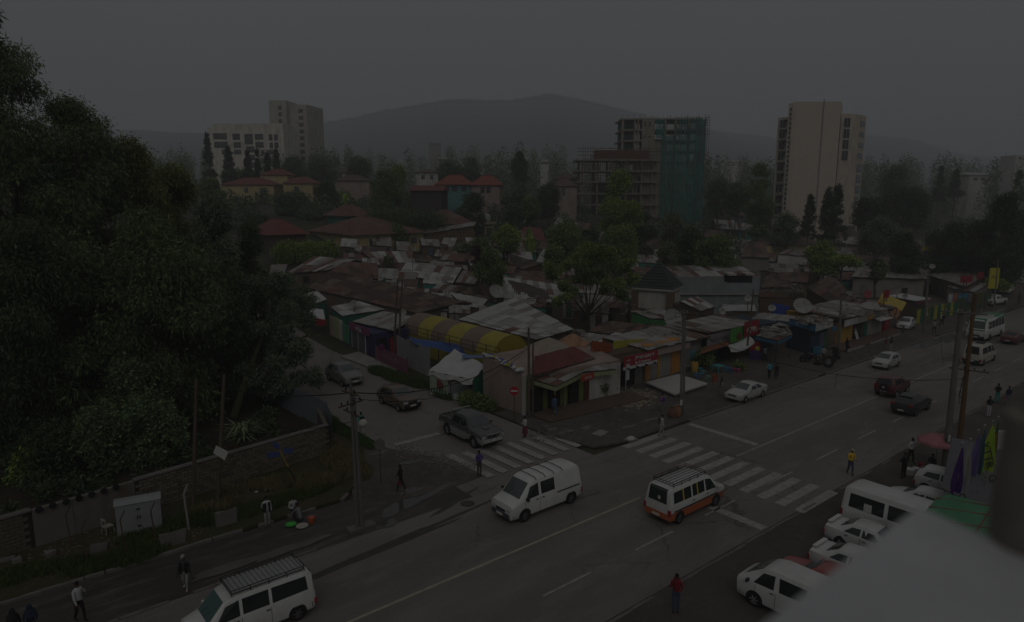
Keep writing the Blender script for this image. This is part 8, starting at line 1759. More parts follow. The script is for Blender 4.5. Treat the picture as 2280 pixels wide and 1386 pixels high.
def pole(lb, base, top, r, m, arms=(), name='utility_pole', twin=0, cat='pole', z=0.0, extra=None):
 q = at(*base, z); dist = q.x * SA + q.y * CA; tp_ = atd(*top, dist); t = thing(name, lb, cat, (q.x, q.y, q.z)); v = tp_ - q
 for k in range(1 + twin):
  o = Vector((CA, -SA, 0)) * (.25 * k); MB().tube(o, v * (1 - .05 * k) + o * .6, r, r * .65, 10).build('shaft', m, t)
 rt_ = Vector((CA, -SA, 0))
 for (f, w, dy) in arms:
  c = v * f; a, b_ = c - rt_ * w / 2 + Vector((0, 0, dy)), c + rt_ * w / 2 - Vector((0, 0, dy)); arm = MB().tube(a - Vector((SA, CA, 0)) * (r + .04), b_ - Vector((SA, CA, 0)) * (r + .04), .05, n=6).build('crossarm', M_iron if m is not PCON else M_concd, t)
  for k in range(4 if w > 1 else 2):
   p = lerpv(a, b_, (k + .5) / (4 if w > 1 else 2)) - Vector((SA, CA, 0)) * (r + .04); MB().lathe([(.0, 0), (.05, .02), (.03, .07), (.06, .1), (.03, .16), (0, .18)], 8, p + Vector((0, 0, .05))).build('insulator', M_conc if m is PCON else M_dark, arm)
 if extra: extra(t, v)
 TOPS[lb] = tp_; return t
TOPS = {}
PA = 'twin concrete pole with small crossarms and a round lamp at the near corner'
pole(PA, (797, 1180), (780, 850), .105, mat('pole_grey', (.13, .126, .12), .85, .12, 2), arms=((.93, .9, .15), (.86, 1.3, -.2), (.80, .8, .2)), twin=1, extra=lambda t, v: [MB().ball(v * .70 + Vector((.45, -.3, .2)), (.25, .25, .22), 12, 8).build('lamp', M_white, t), MB().box((.2, 0, .1), (1.5, .6, .2)).build('base_block', M_concd, t)])
PB = 'wooden pole, left one of two leaning before the stone wall'; pole(PB, (430, 1130), (437, 845), .12, WOOD, z=.12)
PC = 'wooden pole with a blank diamond plate on it'; pole(PC, (485, 1118), (499, 835), .13, WOOD, z=.12, extra=lambda t, v: MB().slab([v * .40 + Vector((-.05 + a, -.3 - .2 * 0, b_)) for a, b_ in ((-.42, .15), (-.22, .55), (.42, .02), (.18, -.45))], (0, .03, 0)).build('plate', M_plate, t))
PD = 'dark wooden pole at the corner of the pink wall'; pole(PD, (1178, 932), (1177, 730), .13, WOOD, z=.05)
PD2 = 'shorter dark pole strapped beside the corner pole'; pole(PD2, (1186, 928), (1187, 762), .10, WOOD, z=.05)
PE = 'twin pole standing on the dirt between the bar and the zebra crossing'; pole(PE, (1515, 922), (1522, 690), .11, PCON, arms=((.97, 1.0, 0),), twin=1, z=.09, extra=lambda t, v: MB().box(v * .12 + Vector((-.2, -.2, 0)), (.3, .04, .45)).build('notice', M_plate, t))
PF = 'wooden pole, left one of the pair by the phone shop'; pole(PF, (876, 802), (886, 620), .13, WOOD)
PF2 = 'wooden pole, right one of the pair by the phone shop'; pole(PF2, (885, 806), (896, 624), .13, WOOD)
PG_ = 'tall grey concrete pole on the near pavement carrying a wide crossarm'; pole(PG_, (2103, 1050), (2140, 690), .23, PCON, arms=((.985, 3.0, .12),), extra=lambda t, v: MB().box(v * .22 + Vector((-.25, -.15, 0)), (.3, .05, .4)).build('notice', M_plate, t))
PH = 'tall brown wooden pole beside the grey concrete pole'; pole(PH, (2136, 985), (2171, 655), .19, WOODB, arms=((.50, 2.9, .18),), extra=lambda t, v: [MB().lathe([(0, 0), (.1, 0), (.09, .5), (.12, .55), (0, .6)], 8, v * .52 + Vector((-.9 - .6 * k, .35, .1))).build('fuse', M_black, t) for k in range(2)])
PI = 'slanting wooden pole behind the red advertising board'; pole(PI, (1664, 770), (1678, 645), .10, WOOD, z=2.6)
PJ = 'grey concrete pole in front of the blue corner shop'; pole(PJ, (1867, 782), (1874, 650), .16, PCON, arms=((.98, 1.2, .1),), z=.09)
PK = 'concrete pole by the white hatchback with a small dish on top'; pole(PK, (2057, 742), (2068, 600), .18, PCON, arms=((.9, .9, .1), (.8, .7, 0)), z=.09)
PL = 'pale pole beside the yellow hanging sign'; pole(PL, (2212, 690), (2223, 578), .13, PCON, z=.09)
for lb, b_, tpx in [('thin antenna mast before the pale zinc roof', (918, 640), (920, 545)), ('thin mast right of the broad yellow house', (978, 610), (980, 530)), ('thin mast before the small plank house', (1151, 620), (1153, 550)), ('thin mast under the teal roof', (776, 560), (779, 490)), ('thin wooden mast left of the tall cedar', (1400, 560), (1406, 505)), ('thin pole before the centre-right dark trees', (1546, 600), (1551, 545)), ('thin leaning mast on the brown gabled roof', (1826, 690), (1832, 618)), ('dark mast in front of the block walls', (2030, 660), (2031, 600)), ('short dark post by the twin poles behind the roofs', (1048, 600), (1049, 560))]:
 pole(lb, b_, tpx, .06, WOOD, name='mast', z=.0)
def wire(lb, p, q, sag, r=.018):
 pts = [lerpv(p, q, i / 12) - Vector((0, 0, sag * 4 * (i / 12) * (1 - i / 12))) for i in range(13)]
 o = MB().path(pts, r, 4).build('cable', M_wire); tag(o, lb, 'cable', 'overhead cables')
T = TOPS; dn = Vector((0, 0, -1))
wire('cable from the near corner pole to the pole of the pink wall', T[PA] + dn * .6, T[PD] + dn * 1.6, 1.2, .03); wire('second cable from the near corner pole to the pink wall pole', T[PA] + dn * .9, T[PD] + dn * 1.7, 1.6)
wire('cable from the near corner pole towards the left trees', T[PA] + dn * .6, T[PC] + dn * .8, .3, .03); wire('lower cable from the near corner pole to the wooden pole with the plate', T[PA] + dn * 2.2, T[PC] + dn * 2.6, .5)
wire('cable between the two leaning wooden poles', T[PB] + dn * .5, T[PC] + dn * .5, .1); wire('cable from the left wooden pole out of the photo', T[PB] + dn * .5, atd(-60, 960, 36), .4)
wire('cable from the pink wall pole to the twin pole on the dirt', T[PD] + dn * .5, T[PE] + dn * .5, .5); wire('upper cable from the twin pole to the slanting pole', T[PE] + dn * .2, T[PI] + dn * .3, .5); wire('cable from the twin pole to the pole of the blue corner shop', T[PE] + dn * .4, T[PJ] + dn * .3, .8)
wire('cable from the blue corner shop pole to the pole with the dish', T[PJ] + dn * .3, T[PK] + dn * .8, .7); wire('cable crossing the main road low to the brown pole', T[PE] + dn * 1.5, T[PH] + dn * 6.2, 1.5, .022); wire('cable from the dish pole to the pale pole by the yellow sign', T[PK] + dn * .8, T[PL] + dn * .4, .6)
wire('cable from the phone shop poles to the corner pole', T[PF] + dn * .4, T[PD] + dn * .5, .8); wire('cable from the phone shop poles up the side road', T[PF] + dn * .4, atd(600, 640, 95), .8); wire('thin drop wire from the wide crossarm down to the insulators', T[PG_] + Vector((-1.1, .9, -.2)), T[PH] + dn * 5.2 + Vector((-1.6, 1.0, 0)), .0, .01)
p = lerpv(T[PH], T[PH] + dn * 10.6, .60); t = thing('cable_coil', 'loops of spare cable hanging between the two tall poles', 'cable', p + Vector((-.35, .2, 0)))
for i in range(4): MB().path([(r_ * math.cos(a) * .9, -.2, r_ * math.sin(a) * 1.3 - i * .3) for r_ in (.35 + .08 * i,) for a in [k * math.pi / 6 for k in range(13)]], .018, 4).build('loop', M_wire, t)
def post_sign(name, lb, base, h, disc, back, r=.34, face=None, bar=None, z=0.0):
 q = at(*base, z); t = thing(name, lb, 'sign', (q.x, q.y, z)); MB().tube((0, 0, 0), (0, 0, h), .035, n=8).build('post', M_iron, t); fd = Vector((-q.x, -q.y, 0)).normalized() if face is None else face
 o = MB().lathe([(0, .03), (r, .03), (r, 0), (0, 0)], 24, (fd.x * .05, fd.y * .05, h - r), fd, 0).build('disc', disc, t)
 if bar: a = math.atan2(fd.y, fd.x) + math.pi / 2; MB().box((fd.x * .085, fd.y * .085, h - r), (r * 1.5, .02, r * .36), a).build('bar', LW, o)
 return t
post_sign('no_entry_sign', 'red round no-entry sign with a pale bar on a thin post before the pink wall', (1145, 940), 2.95, mat('sign_red_bright', (.36, .02, .025), .4, .05, 2), M_steel, .36, bar=True, z=.05)
post_sign('road_sign', 'back of a round grey road sign on a rusty post at the near corner', (848, 1076), 2.95, M_concd, M_steel, .34, z=.02)
post_sign('road_sign', 'round purple road sign on a post in front of the pink banner', (851, 828), 2.95, mat('sign_purple', (.12, .02, .09), .5, .05, 2), M_steel, .36)
q = at(662, 1078, .12); t = thing('street_name_sign', 'leaning yellow and black post with three blue street name plates', 'sign', (q.x, q.y, .12)); v = atd(622, 1003, q.x * SA + q.y * CA) - q; v.z += 0
for i in range(4): MB().tube(v * (i / 4), v * ((i + 1) / 4), .035, n=8).build('post_band', mat('post_yellow', (.30, .22, .02), .6) if i > 1 else M_black, t)
BS = mat('plate_blue', (.05, .075, .20), .5, .15, 3)
for dx, dz_, w, a in ((-.32, -.28, .8, .5), (.42, -.02, .55, .1), (-.15, .32, .55, -.5)):
 o = MB().box(v + Vector((dx, -dx * .8 - .05, dz_)), (w, .03, .36), a - .7).build('name_plate', BS, t)
q = at(2205, 678, .1); p_ = at(2206, 640, 3.2); t = thing('hanging_sign', 'tall yellow sign panel with a dark crossed mark, hanging by the pale pole', 'sign', (q.x, q.y, 0)); MB().box((.2, 0, 4.4), (1.6, .12, 3.4), -.7).build('panel', mat('sign_yellow', (.45, .40, .03), .5, .05, 1), t); MB().tube((-.5, .6, 0), (-.5, .6, 6.1), .05).build('post', M_iron, t)
M4 = Matrix.Translation((.2 - .06, -.09, 4.6)) @ Matrix.Rotation(-.7, 4, 'Z') @ Matrix.Rotation(R(90), 4, 'X'); text('XX', .7, LB, t, M4)
for i, (px, py, lb, w) in enumerate([(2152, 622, 'red drink advertisement board on the left of two over the roofs', 2.2), (2182, 614, 'red drink advertisement board tilted on the right of two over the roofs', 1.5), (1974, 655, 'small red board above the striped awning', 1.4), (1930, 655, 'round faded pink board on a dark post', 1.0)]):
 q = at(px, py, 4.5); t = thing('advert_board', lb, 'sign', (q.x, q.y, 0));
 if i == 3: MB().lathe([(0, .05), (.6, .05), (.6, 0), (0, 0)], 16, (0, -.1, 4.5), (-.5, -.8, 0)).build('panel', mat('sign_pink', (.32, .07, .09), .5), t)
 else: MB().box((0, 0, 4.5), (w, .1, 1.1), -.5 + .2 * i).build('panel', SR, t)
 MB().tube((-w * .3, .1, 0), (-w * .3, .1, 4.4), .06).tube((w * .3, .1, 0), (w * .3, .1, 4.4), .06).build('post', M_iron, t)
DISH = mat('dish_grey', (.30, .30, .285), .6, .08, 3, dirt=.2); dm = {}
DG = 'satellite dishes on the roofs'
def dish(lb, px, py, dpx, h=3.6, az=0.0, el=35, m=DISH, post=True):
 q = at(px, py, h); dist = q.x * SA + q.y * CA; r = dpx / 2 / FPX * dist; g0 = max(ter(q.x, q.y), q.z - 2.0); t = thing('satellite_dish', lb, 'satellite dish', (q.x, q.y, g0), 0, DG)
 base = math.atan2(-q.y, -q.x) + R(az); ax = Vector((math.cos(base) * math.cos(R(el)), math.sin(base) * math.cos(R(el)), math.sin(R(el)))); c = Vector((0, 0, q.z - g0))
 MB().lathe([(r * k, r * .32 * k * k) for k in (0, .25, .5, .75, 1)] + [(r * k, r * .32 * k * k - .03) for k in (1, .5, 0)], 22, c - ax * r * .1, ax).build('reflector', m, t, 60)
 f = c + ax * r * .85; b = MB()
 for k in range(3):
  a = k * 2.094; s = ax.cross(Vector((0, 0, 1))).normalized(); u = s.cross(ax); b.tube(c + (s * math.cos(a) + u * math.sin(a)) * r * .9 + ax * r * .2, f, .015, n=4)
 b.ball(f, .07, 6, 4).build('feed_arm', M_iron, t); MB().tube(c - ax * r * .1, (0, 0, c.z - r * .3), .04, n=6).tube((0, 0, c.z - r * .3), (0, 0, -.05), .05, n=6).build('mount', M_iron, t)
for a in [('large grey dish in the middle of the roofs', 1104, 650, 34, 3.9, 25), ('dish by the purple-leaved bush, turned to the sky', 1119, 545, 24, 4.2, 30), ('huge pale dish behind the blue corner shop', 1786, 683, 40, 4.2, 15, 40), ('large dish leaning beside the twin pole', 1497, 709, 42, 3.8, 20, 25), ('wide flat dish seen edge-on left of the striped awning', 1938, 684, 36, 3.8, 0, 70), ('big dish over the cement block row', 2011, 596, 26, 4.6, 20), ('small round dish over the blue sign band', 1804, 714, 15, 4.0), ('dish above the dark littered roof left of the big blue tarp', 1719, 687, 17, 3.8), ('dish right of the huge pale dish', 1819, 690, 13, 3.8), ('dish left of the concrete pole, seen face-on', 1884, 682, 13, 3.8), ('little dish on top of the concrete pole', 2076, 594, 12, 6.5), ('dish above the white kiosk roof', 2015, 660, 12, 3.9), ('dish on the blue-grey hall, low right', 1666, 665, 17, 4.4),
  ('dish on the brown wall house end', 1891, 655, 14, 4.2, -20), ('dark weathered dish over the zinc roof by the door panels', 788, 676, 15, 3.8), ('dish near the rounded white eave', 898, 696, 14, 3.6), ('dish behind the end of the striped tunnel', 1012, 686, 14, 3.8), ('dish below the tall grass clump', 879, 624, 13, 3.6), ('second dish left of the grass clump', 847, 621, 11, 3.6), ('dish on the kinked white roof', 992, 652, 13, 3.8), ('white dish in front of the yellow house wall', 798, 553, 17, 4.0), ('little dish under the yellow house', 837, 580, 10, 3.6), ('round dish on the tin roof right of the plank shed', 1005, 544, 17, 3.8), ('dish on a mast right of the yellow house', 922, 555, 10, 4.4),
  ('small dish behind the bright rusty patched roof', 968, 583, 10, 3.8), ('flat lying dish under the red painted roof', 1175, 535, 24, 3.4, 0, 72), ('small white dish by the bush behind the big dish', 1088, 545, 9, 3.8), ('pale dish leaning in the hollow below the twin pole', 1607, 694, 18, 3.4, 40), ('small dish above the two-storey shacks', 1802, 551, 10, 5.4), ('white dish near the water tank', 1246, 492, 14, 4.5), ('small dish on the roof right of the striped awning', 1998, 650, 8, 4.2)]: dish(*a)
def stool(lb, px, py, m, w=.36, h=.45, table=False, grp='plastic stools of the street stall'):
 q = at(px, py, .09); t = thing('table' if table else 'stool', lb, 'table' if table else 'stool', (q.x, q.y, .09), R(-10), None if table else grp); MB().slab([(-w / 2, -w / 2, h), (w / 2, -w / 2, h), (w / 2, w / 2, h), (-w / 2, w / 2, h)], (0, 0, .04)).build('top', m, t)
 for a in (-1, 1):
  for c in (-1, 1): MB().tube((a * w * .4, c * w * .4, h), (a * w * .48, c * w * .48, 0), .03, n=5).build('leg', m, t)
TE, BLS, PKS = mat('plastic_teal', (.06, .34, .33), .4), mat('plastic_blue', (.045, .17, .33), .4), mat('plastic_pink', (.42, .06, .20), .4)
stool('turquoise plastic table before the fruit stall', 1599, 829, TE, .95, .68, True)
for a in [('turquoise stool left of the table', 1583, 819, TE, .36, .7), ('blue stool right of the turquoise table', 1617, 828, BLS), ('second blue stool next to the pink ones', 1626, 830, BLS), ('pink stool touching the blue one', 1633, 831, PKS), ('pink stool at the right end of the row', 1643, 832, PKS), ('turquoise stool by the palm pot', 1558, 830, TE), ('turquoise stool in front of the yellow can', 1566, 836, TE), ('blue stool at the corner of the white slab', 1551, 842, BLS), ('low blue stool beside it', 1561, 843, BLS), ('mint green stool near the slab edge', 1577, 848, mat('plastic_mint', (.12, .28, .20), .4)), ('olive stool under the yellow can', 1543, 838, mat('plastic_olive', (.13, .16, .04), .4))]: stool(*a)
q = at(1546, 828, .09); t = thing('water_drum', 'yellow plastic drum standing by the grey shop wall', 'drum', (q.x, q.y, .09)); MB().lathe([(0, 0), (.36, 0), (.38, .1), (.38, .95), (.3, 1.05), (0, 1.05)], 14).build('body', mat('drum_yellow', (.40, .25, .04), .5), t, 40); MB().lathe([(.0, 0), (.12, 0), (.12, .08), (0, .08)], 10, (.1, 0, 1.05)).build('lid', M_black, t)
q = at(1591, 851, .09); t = thing('bin', 'orange bin right of the white slab', 'bin', (q.x, q.y, .09)); MB().lathe([(0, 0), (.22, 0), (.28, .7), (.25, .7), (.2, .1), (0, .1)], 14).build('body', mat('bin_orange', (.27, .09, .03), .5), t, 40)
q = at(1545, 790, 1.4); t = thing('blue_crate', 'bright blue box hanging on the stall post above the yellow drum', 'box', (q.x, q.y, q.z - .4)); MB().box((0, 0, .4), (.7, .4, .75)).build('box', mat('box_blue', (.09, .32, .46), .5), t)
q = at(1566, 822, .09); t = thing('potted_palm', 'potted leafy palm by the turquoise stools', 'plant', (q.x, q.y, .09)); leaves('foliage', LF['mid'], [(0, 0, 1.5, .9, .9, .7), (.2, 0, .9, .6, .6, .5)], 900, .4, .12, 71, .4, t); MB().lathe([(0, 0), (.2, 0), (.28, .4), (0, .4)], 10).build('pot', M_iron, t)
q = at(1645, 826, .09); t = thing('shrub', 'small green shrub at the end of the pink stools', 'shrub', (q.x, q.y, .09)); leaves('foliage', LF['mid'], [(0, 0, .5, .6, .6, .5)], 500, .25, .1, 72, .2, t); MB().tube((0, 0, 0), (0, 0, .5), .04).build('stem', BARKD, t)
for i, (px, py, lb) in enumerate([(1341, 879, 'round clipped dark bush in front of the white wall'), (1364, 872, 'smaller dark bush next to the bar post')]):
 q = at(px, py, .2); t = thing('bush', lb, 'bush', (q.x, q.y, .2)); leaves('foliage', LF['dark'], [(0, 0, .7, .6 - .15 * i, .6 - .15 * i, .75 - .1 * i)], 900, .2, .09, 80 + i, .2, t, 4); MB().tube((0, 0, -.1), (0, 0, .6), .04).build('stem', BARKD, t)
MB_slab = [tuple(at(1438, 850, .5)), tuple(at(1510, 832, .5)), tuple(at(1576, 853, .5)), tuple(at(1502, 877, .5))]
t = thing('white_slab', 'big raised white concrete slab in front of the orange shop', 'slab', at(1505, 855, 0)); put(t, MB().slab([(x, y, .46) for x, y, _ in MB_slab], (0, 0, -.14)), 'top', mat('slab_white', (.40, .395, .38), .85, .05, .5)); put(t, MB().slab([lerpv(Vector((x, y, .32)), Vector((53.3, 39.3, .32)), .06) for x, y, _ in MB_slab], (0, 0, -.32)), 'base', M_concd)
def tyre(lb, px, py, r, h, tilt, grp='tyres by the kerb', z=.09):
 q = at(px, py, z); t = MB().lathe([(r * .55, -.12), (r * .9, -.13), (r, -.07), (r, .07), (r * .9, .13), (r * .55, .12), (r * .55, -.12)], 18); o = t.build('tyre', M_black, None, 40); o.location = (q.x, q.y, z + h); o.rotation_euler = tilt; tag(o, lb, 'tyre', grp)
tyre('large tyre with bright hub leaning at the kerb', 1843, 818, .62, .62, (R(80), 0, R(-50))); q = at(1843, 818, .09); o = MB().lathe([(0, .02), (.2, .05), (.22, -.02)], 14).build('wheel_hub', M_rimd, None, 40); o.location = (q.x, q.y - .1, .71); o.rotation_euler = (R(80), 0, R(-50)); tag(o, 'pale hub set in the large leaning tyre', 'hub', None)
for i, (px, py, h, ti) in enumerate([(1856, 806, .4, (R(75), 0, .3)), (1862, 800, .3, (.2, .1, 0)), (1861, 797, .6, (.1, 0, 0)), (1858, 794, .9, (.05, .1, 0)), (1788, 806, .35, (R(85), 0, -.6)), (1796, 800, .15, (.1, 0, 0)), (1799, 799, .42, (0, .1, 0)), (1820, 812, .12, (0, 0, 0))]): tyre('black tyre of the roadside tyre pile, ' + ['behind the leaning one', 'lowest of the right stack', 'middle of the right stack', 'top of the right stack', 'standing left one', 'lower left one', 'upper left one', 'lying flat in front'][i], px, py, .42, h, ti)
tyre('old tyre leaning against the pink wall', 1108, 900, .42, .42, (R(85), 0, R(75)), None)
tyre('old tyre lying on the zinc roof by the door panels, left', 785, 690, .3, 3.05, (0, .1, 0), 'tyres weighing the zinc roof', 0); tyre('old tyre lying on the zinc roof by the door panels, right', 806, 692, .3, 3.05, (.1, 0, 0), 'tyres weighing the zinc roof', 0)
q = at(1793, 808, .09); t = thing('motorbike', 'dark motorbike parked beside the tyre pile', 'motorbike', (q.x + 1.0, q.y - .3, .09), R(150))
for x in (-.62, .62): MB().lathe([(.2, -.04), (.3, -.05), (.3, .05), (.2, .04)], 16, (x, 0, .3), (0, 1, 0)).build('wheel', M_black, t, 40)
MB().box((0, 0, .55), (.5, .22, .3)).tube((.62, 0, .3), (.45, 0, .95), .03).tube((-.62, 0, .3), (0, 0, .5), .03).build('frame', M_trim, t); MB().box((-.25, 0, .8), (.6, .22, .1)).build('seat', M_black, t); MB().ball((.15, 0, .8), (.22, .14, .13), 8, 5).build('tank', W_red, t); MB().tube((.42, -.33, 1.0), (.42, .33, 1.0), .02).build('handlebar', M_steel, t)
q = at(1681, 800, .09); t = thing('coin_ride', 'red and purple display stand with a yellow figure at the stall', 'display', (q.x, q.y, .09)); MB().box((0, 0, .5), (1.2, .6, 1.0)).build('base', mat('ride_purple', (.07, .04, .17), .5), t); MB().lathe([(0, 0), (.75, 0), (.75, .15), (0, .15)], 14, (0, .1, 1.3), (-.5, -.8, 0)).build('backboard', SR, t); MB().ball((0, -.2, 1.2), .3, 8, 6).build('figure', CL_Y, t)
q = at(1507, 928, .09)
for i, dx in enumerate((-.45, .15)):
 t = thing('sack', ('brown sack slumped at the foot of the twin pole', 'orange sack standing at the foot of the twin pole')[i], 'sack', (q.x + dx, q.y + .1, .09)); MB().lathe([(0, 0), (.3, .02), (.36, .25), (.32, .6), (.14, .8), (.2, .9), (0, .88)], 10).build('body', (mat('sack_brown', (.15, .075, .05), .9), mat('sack_orange', (.25, .12, .07), .9))[i], t, 60)
t = thing('white_bag', 'white plastic bag lying at the kerb by the zebra stripes', 'bag', at(1404, 981, .09)); MB().ball((0, 0, .14), (.4, .3, .17), 9, 6).build('body', CL_W, t)
b = MB(); r2 = random.Random(12)       # junk on the flat roofs: nobody could count it
for (x0, x1, y0, y1, n, h) in [(1500, 1620, 716, 738, 40, 3.5), (1690, 1760, 728, 748, 50, 3.05), (1770, 1850, 704, 724, 55, 3.85), (1860, 2000, 690, 706, 70, 3.6), (1900, 2060, 598, 616, 70, 3.9), (1440, 1520, 728, 748, 40, 3.6), (1380, 1460, 668, 700, 40, 3.3), (1690, 1790, 630, 650, 50, 4.0), (1270, 1300, 735, 750, 20, 3.2), (1100, 1200, 655, 675, 14, 3.4)]:
 for i in range(n):
  q = at(r2.uniform(x0, x1), r2.uniform(y0, y1), h); s = r2.uniform(.15, .8); b.box((q.x, q.y, q.z + .02), (s, r2.uniform(.08, .35), r2.uniform(.03, .12)), r2.uniform(0, 3))
o = b.build('roof_junk', mat('junk_mixed', (.20, .175, .15), .9, .8, 4)); tag(o, 'boards, stones and scrap lying on the shack roofs', None, None, 'stuff')
q = at(1757, 690, 3.4); o = MB().slab([(0, 0, 0), (2.2, -1.2, -.6), (2.5, -.9, .9), (.2, .2, 1.4)], (.1, .2, 0)).build('blue_tarp', mat('tarp_blue_strong', (.025, .055, .26), .5, .15, 1)); o.location = (q.x - 2.2, q.y + 1, q.z - .5); tag(o, 'strong blue tarpaulin hung beside the huge pale dish', 'tarpaulin')
q = at(1697, 520, 3.0); o = MB().slab([(-3, 0, 0), (4, 0, 0), (4, 2, .5), (-3, 2, .5)], (0, 0, -.1)).build('blue_tarp', mat('tarp_blue_strong', (.025, .055, .26))); o.location = q; tag(o, 'blue tarpaulin roof far back among the trees', 'tarpaulin')
q = at(2082, 1040, 0); t = thing('parasol', 'faded pink parasol over the shoe-shiner on the near pavement', 'umbrella', (q.x, q.y, 0)); PKC = mat('parasol_pink', (.36, .14, .16), .7, .08, 2)
for i in range(8):
 a0, a1 = i * math.pi / 4, (i + 1) * math.pi / 4; pr = [(0.02, 2.35), (.6, 2.2), (1.2, 1.85), (1.25, 1.7)]; b = MB(); b.add([(r_ * math.cos(a), r_ * math.sin(a), z) for r_, z in pr for a in (a0, a1)], [(2 * k, 2 * k + 1, 2 * k + 3, 2 * k + 2) for k in range(3)]); b.build('panel', PKC, t)
MB().tube((0, 0, 0), (0, 0, 2.4), .025).build('pole', M_steel, t)
for i, (px, py, r_, h, m, lb) in enumerate([(2024, 1057, .3, .4, CL_W, 'white tub beside the person in black'), (2040, 1052, .25, .3, CL_W, 'smaller white tub behind the white car'), (2050, 1043, .2, .35, SR, 'red bucket by the parasol')]):
 q = at(px, py); t = thing('tub', lb, 'tub', (q.x, q.y, 0)); MB().lathe([(0, 0), (r_ * .8, 0), (r_, h), (r_ * .9, h), (0, .06)], 14).build('body', m, t)
GT = mat('grey_awning', (.12, .118, .13), .7, .08, .8)
t = thing('grey_awning', 'large plain grey canopy roof behind the flags', 'canopy', at(2200, 1060, 0)); ga = [at(2120, 974, 3.0), at(2310, 1016, 3.0), at(2330, 1200, 2.6), at(2096, 1086, 2.6)]; put(t, MB().slab(ga, (0, 0, -.08)), 'sheet', GT)
for p in ga[:2]: put(t, MB().tube((p.x, p.y, 0), (p.x, p.y, p.z - .05), .06), 'post', M_steel)
q = at(2240, 985, 3.4); t = thing('white_box_sign', 'blank white box sign standing at the edge of the grey canopy', 'sign', (q.x, q.y, 3.0)); MB().box((0, 0, .55), (1.5, .25, 1.1), -.65).build('panel', CL_W, t)
q = at(2085, 1120, 4.0); t = thing('green_canopy', 'translucent green canopy with thin red frame lines behind the ledge', 'canopy', (q.x, q.y, 0)); gc = [at(2084, 1111, 4.2), at(2240, 1133, 4.2), at(2290, 1265, 3.9), at(1995, 1215, 3.9)]; pk_ = at(2110, 1100, 4.3)
put(t, MB().slab([gc[0], pk_, gc[1], gc[2], gc[3]], (0, 0, -.03)), 'sheet', mat('green_sheet_plastic', (.10, .30, .16), .4, .08, 1, trans=.3))
for a, b_ in ((gc[0], gc[1]), (lerpv(gc[0], gc[3], .2), lerpv(gc[1], gc[2], .2)), (lerpv(gc[0], gc[1], .82), lerpv(gc[3], gc[2], .5)), (lerpv(gc[0], gc[3], .45), lerpv(gc[1], gc[2], .45))): put(t, MB().tube(a + Vector((0, 0, .04)), b_ + Vector((0, 0, .04)), .03, n=5), 'frame_bar', mat('frame_red', (.20, .07, .05), .6))
for p in (gc[1], gc[2], gc[3]): put(t, MB().tube((p.x, p.y, 0), (p.x, p.y, p.z), .05), 'post', M_steel)
def flag(lb, top, bot, m, w, txt=None, tri=False):
 H = 6.2; q = at(*top, H); t = thing('flag', lb, 'flag', (q.x, q.y, 0), 0, 'flags on poles before the building'); MB().tube((0, 0, 0), (0, 0, H + .12), .035, .03, 8).ball((0, 0, H + .15), .07, 8, 5).build('pole', M_steel, t)
 rt_ = Vector((CA, -SA, 0)); dist = q.x * SA + q.y * CA; L = (bot[1] - top[1]) / FPX * dist * 1.02; n = 12; rows = 8; vs = []
 for j in range(rows + 1):
  f = j / rows; ww = w * (.12 + .88 * f ** .8) * (1 - .25 * max(0, f - .8) * 5)
  for i in range(n + 1): u = i / n; p = rt_ * (ww * (u - .62) + (bot[0] - top[0]) / FPX * dist * f * .5) + Vector((SA, CA, 0)) * (-.08 + .10 * math.sin(u * 9 + j * .4) * f) + Vector((0, 0, H - .05 - L * f - .12 * abs(u - .5) * (f > .9))); vs.append(p)
 ms = m if isinstance(m, list) else [m]; b = MB(); b.v = [tuple(v) for v in vs]
 for j in range(rows):
  for i in range(n): b.f.append((j * (n + 1) + i, j * (n + 1) + i + 1, (j + 1) * (n + 1) + i + 1, (j + 1) * (n + 1) + i)); b.m.append(min(len(ms) - 1, j * len(ms) // rows))
 c = b.build('cloth', ms, t)
 if txt:
  body, size, z, dx = txt; M4 = Matrix.Translation(rt_ * dx + Vector((SA, CA, 0)) * -.24 + Vector((0, 0, H - z))) @ Matrix.Rotation(-AZ, 4, 'Z') @ Matrix.Rotation(R(90), 4, 'X') @ Matrix.Rotation(R(-72), 4, 'Z'); text(body, size, LB, c, M4)
flag('dark purple flag, lowest and leftmost of the row', (2142, 994), (2136, 1102), mat('flag_purple', (.055, .018, .13), .7), .62)
flag('white flag with grey script letters', (2160, 985), (2150, 1078), mat('flag_white', (.25, .25, .24), .8), .6, ('Oix', .5, 2.9, -.2))
flag('pale violet flag right of the white one', (2179, 965), (2168, 1064), mat('flag_violet', (.115, .085, .22), .7), .55); flag('blue-teal flag left of the lime one', (2192, 954), (2182, 1060), mat('flag_teal', (.045, .09, .11), .7), .5)
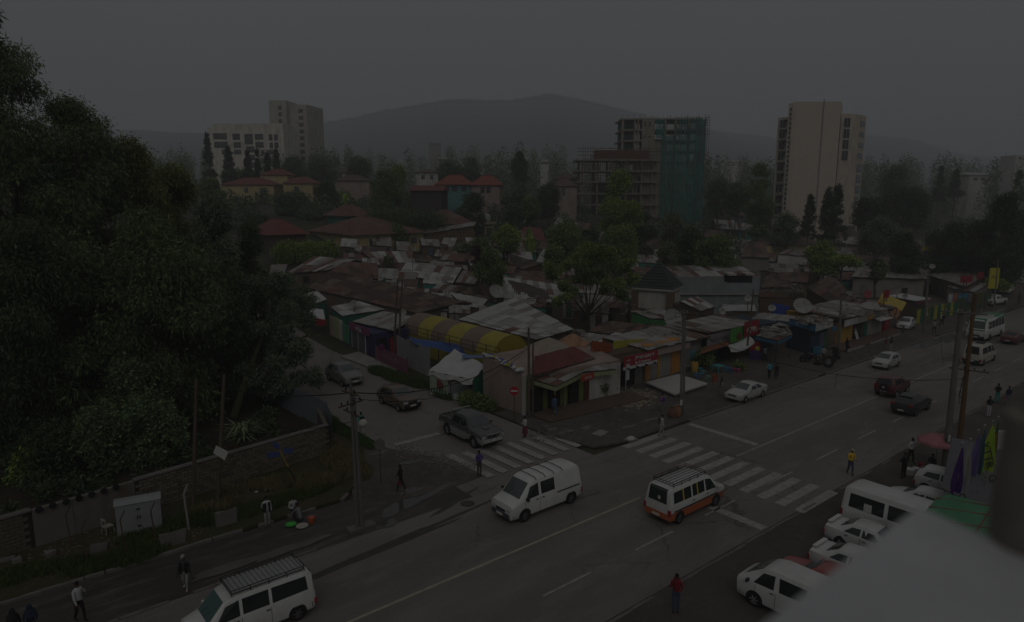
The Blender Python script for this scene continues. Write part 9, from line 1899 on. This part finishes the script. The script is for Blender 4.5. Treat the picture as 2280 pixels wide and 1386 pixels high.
flag('lime green flag with black lettering down its side', (2210, 945), (2208, 1054), mat('flag_lime', (.24, .36, .025), .7), .95, ('YTTR  G', .62, 2.0, -.12)); flag('folded green, yellow and red flag behind the lime one', (2222, 935), (2216, 1010), [mat('flag_green', (.03, .12, .04), .8), mat('flag_yellow', (.22, .16, .02), .8), mat('flag_red', (.17, .02, .03), .8)], .28)
for i, (px, py, r_, lb) in enumerate([(2195, 1085, 1.3, 'dark leafy hedge plant below the flags'), (2225, 1070, 1.0, 'smaller leafy plant right below the lime flag')]):
 q = at(px, py, 2.2); t = thing('shrub', lb, 'shrub', (q.x, q.y, 0)); leaves('foliage', LF['mid'], [(0, 0, 1.9, r_, r_, .9), (.5, -.5, 1.3, r_, r_, .9), (-.5, .2, 1.2, r_, r_, 1.0)], 3800, .3, .09, 90 + i, -.1, t); MB().tube((0, 0, 0), (0, 0, 2.0), .08).build('stem', BARKD, t)
LZ = CAM_H - .40; LEDGE = mat('ledge_white', (.44, .445, .455), .85, .10, 5, dirt=.4, dirtc=(.33, .33, .34)); lc, ll, lr = at(2046, 1128, LZ), at(1690, 1396, LZ), at(2290, 1236, LZ)
l2 = lc + (ll - lc) * 2.2; r2_ = lc + (lr - lc) * 2.5; t = thing('balcony_ledge', 'white painted balcony ledge filling the bottom right corner, out of focus', 'ledge', (lc.x, lc.y, LZ)); put(t, MB().slab([lc, r2_, r2_ + (l2 - lc) * .8, l2], (0, 0, -.10)), 'slab', LEDGE)
BP = mat('post_dark_brown', (.21, .185, .16), .9, .3, 9); pc = at(2262, 1212, LZ); rt_ = Vector((CA, -SA, 0)); dd_ = (pc - Vector((0, 0, CAM_H))).to_2d().length; pw = 46 / FPX * dd_
c_ = Vector((pc.x, pc.y, LZ)) + rt_ * (pw * .95); t = thing('balcony_post', 'blurred dark brown post on the ledge at the right edge of the photo', 'post', (c_.x, c_.y, LZ)); hz1 = atd(2262, 930, c_.x * SA + c_.y * CA).z - LZ; hz2 = atd(2262, 700, c_.x * SA + c_.y * CA).z - LZ
MB().lathe([(0, 0), (pw * 1.75, 0), (pw * 1.8, hz1 * .1), (pw * 1.7, hz1), (0, hz1)], 16).build('plinth', BP, t, 60); MB().lathe([(0, hz1), (pw * .92, hz1), (pw * .85, hz2), (0, hz2)], 16).build('shaft', BP, t, 60)
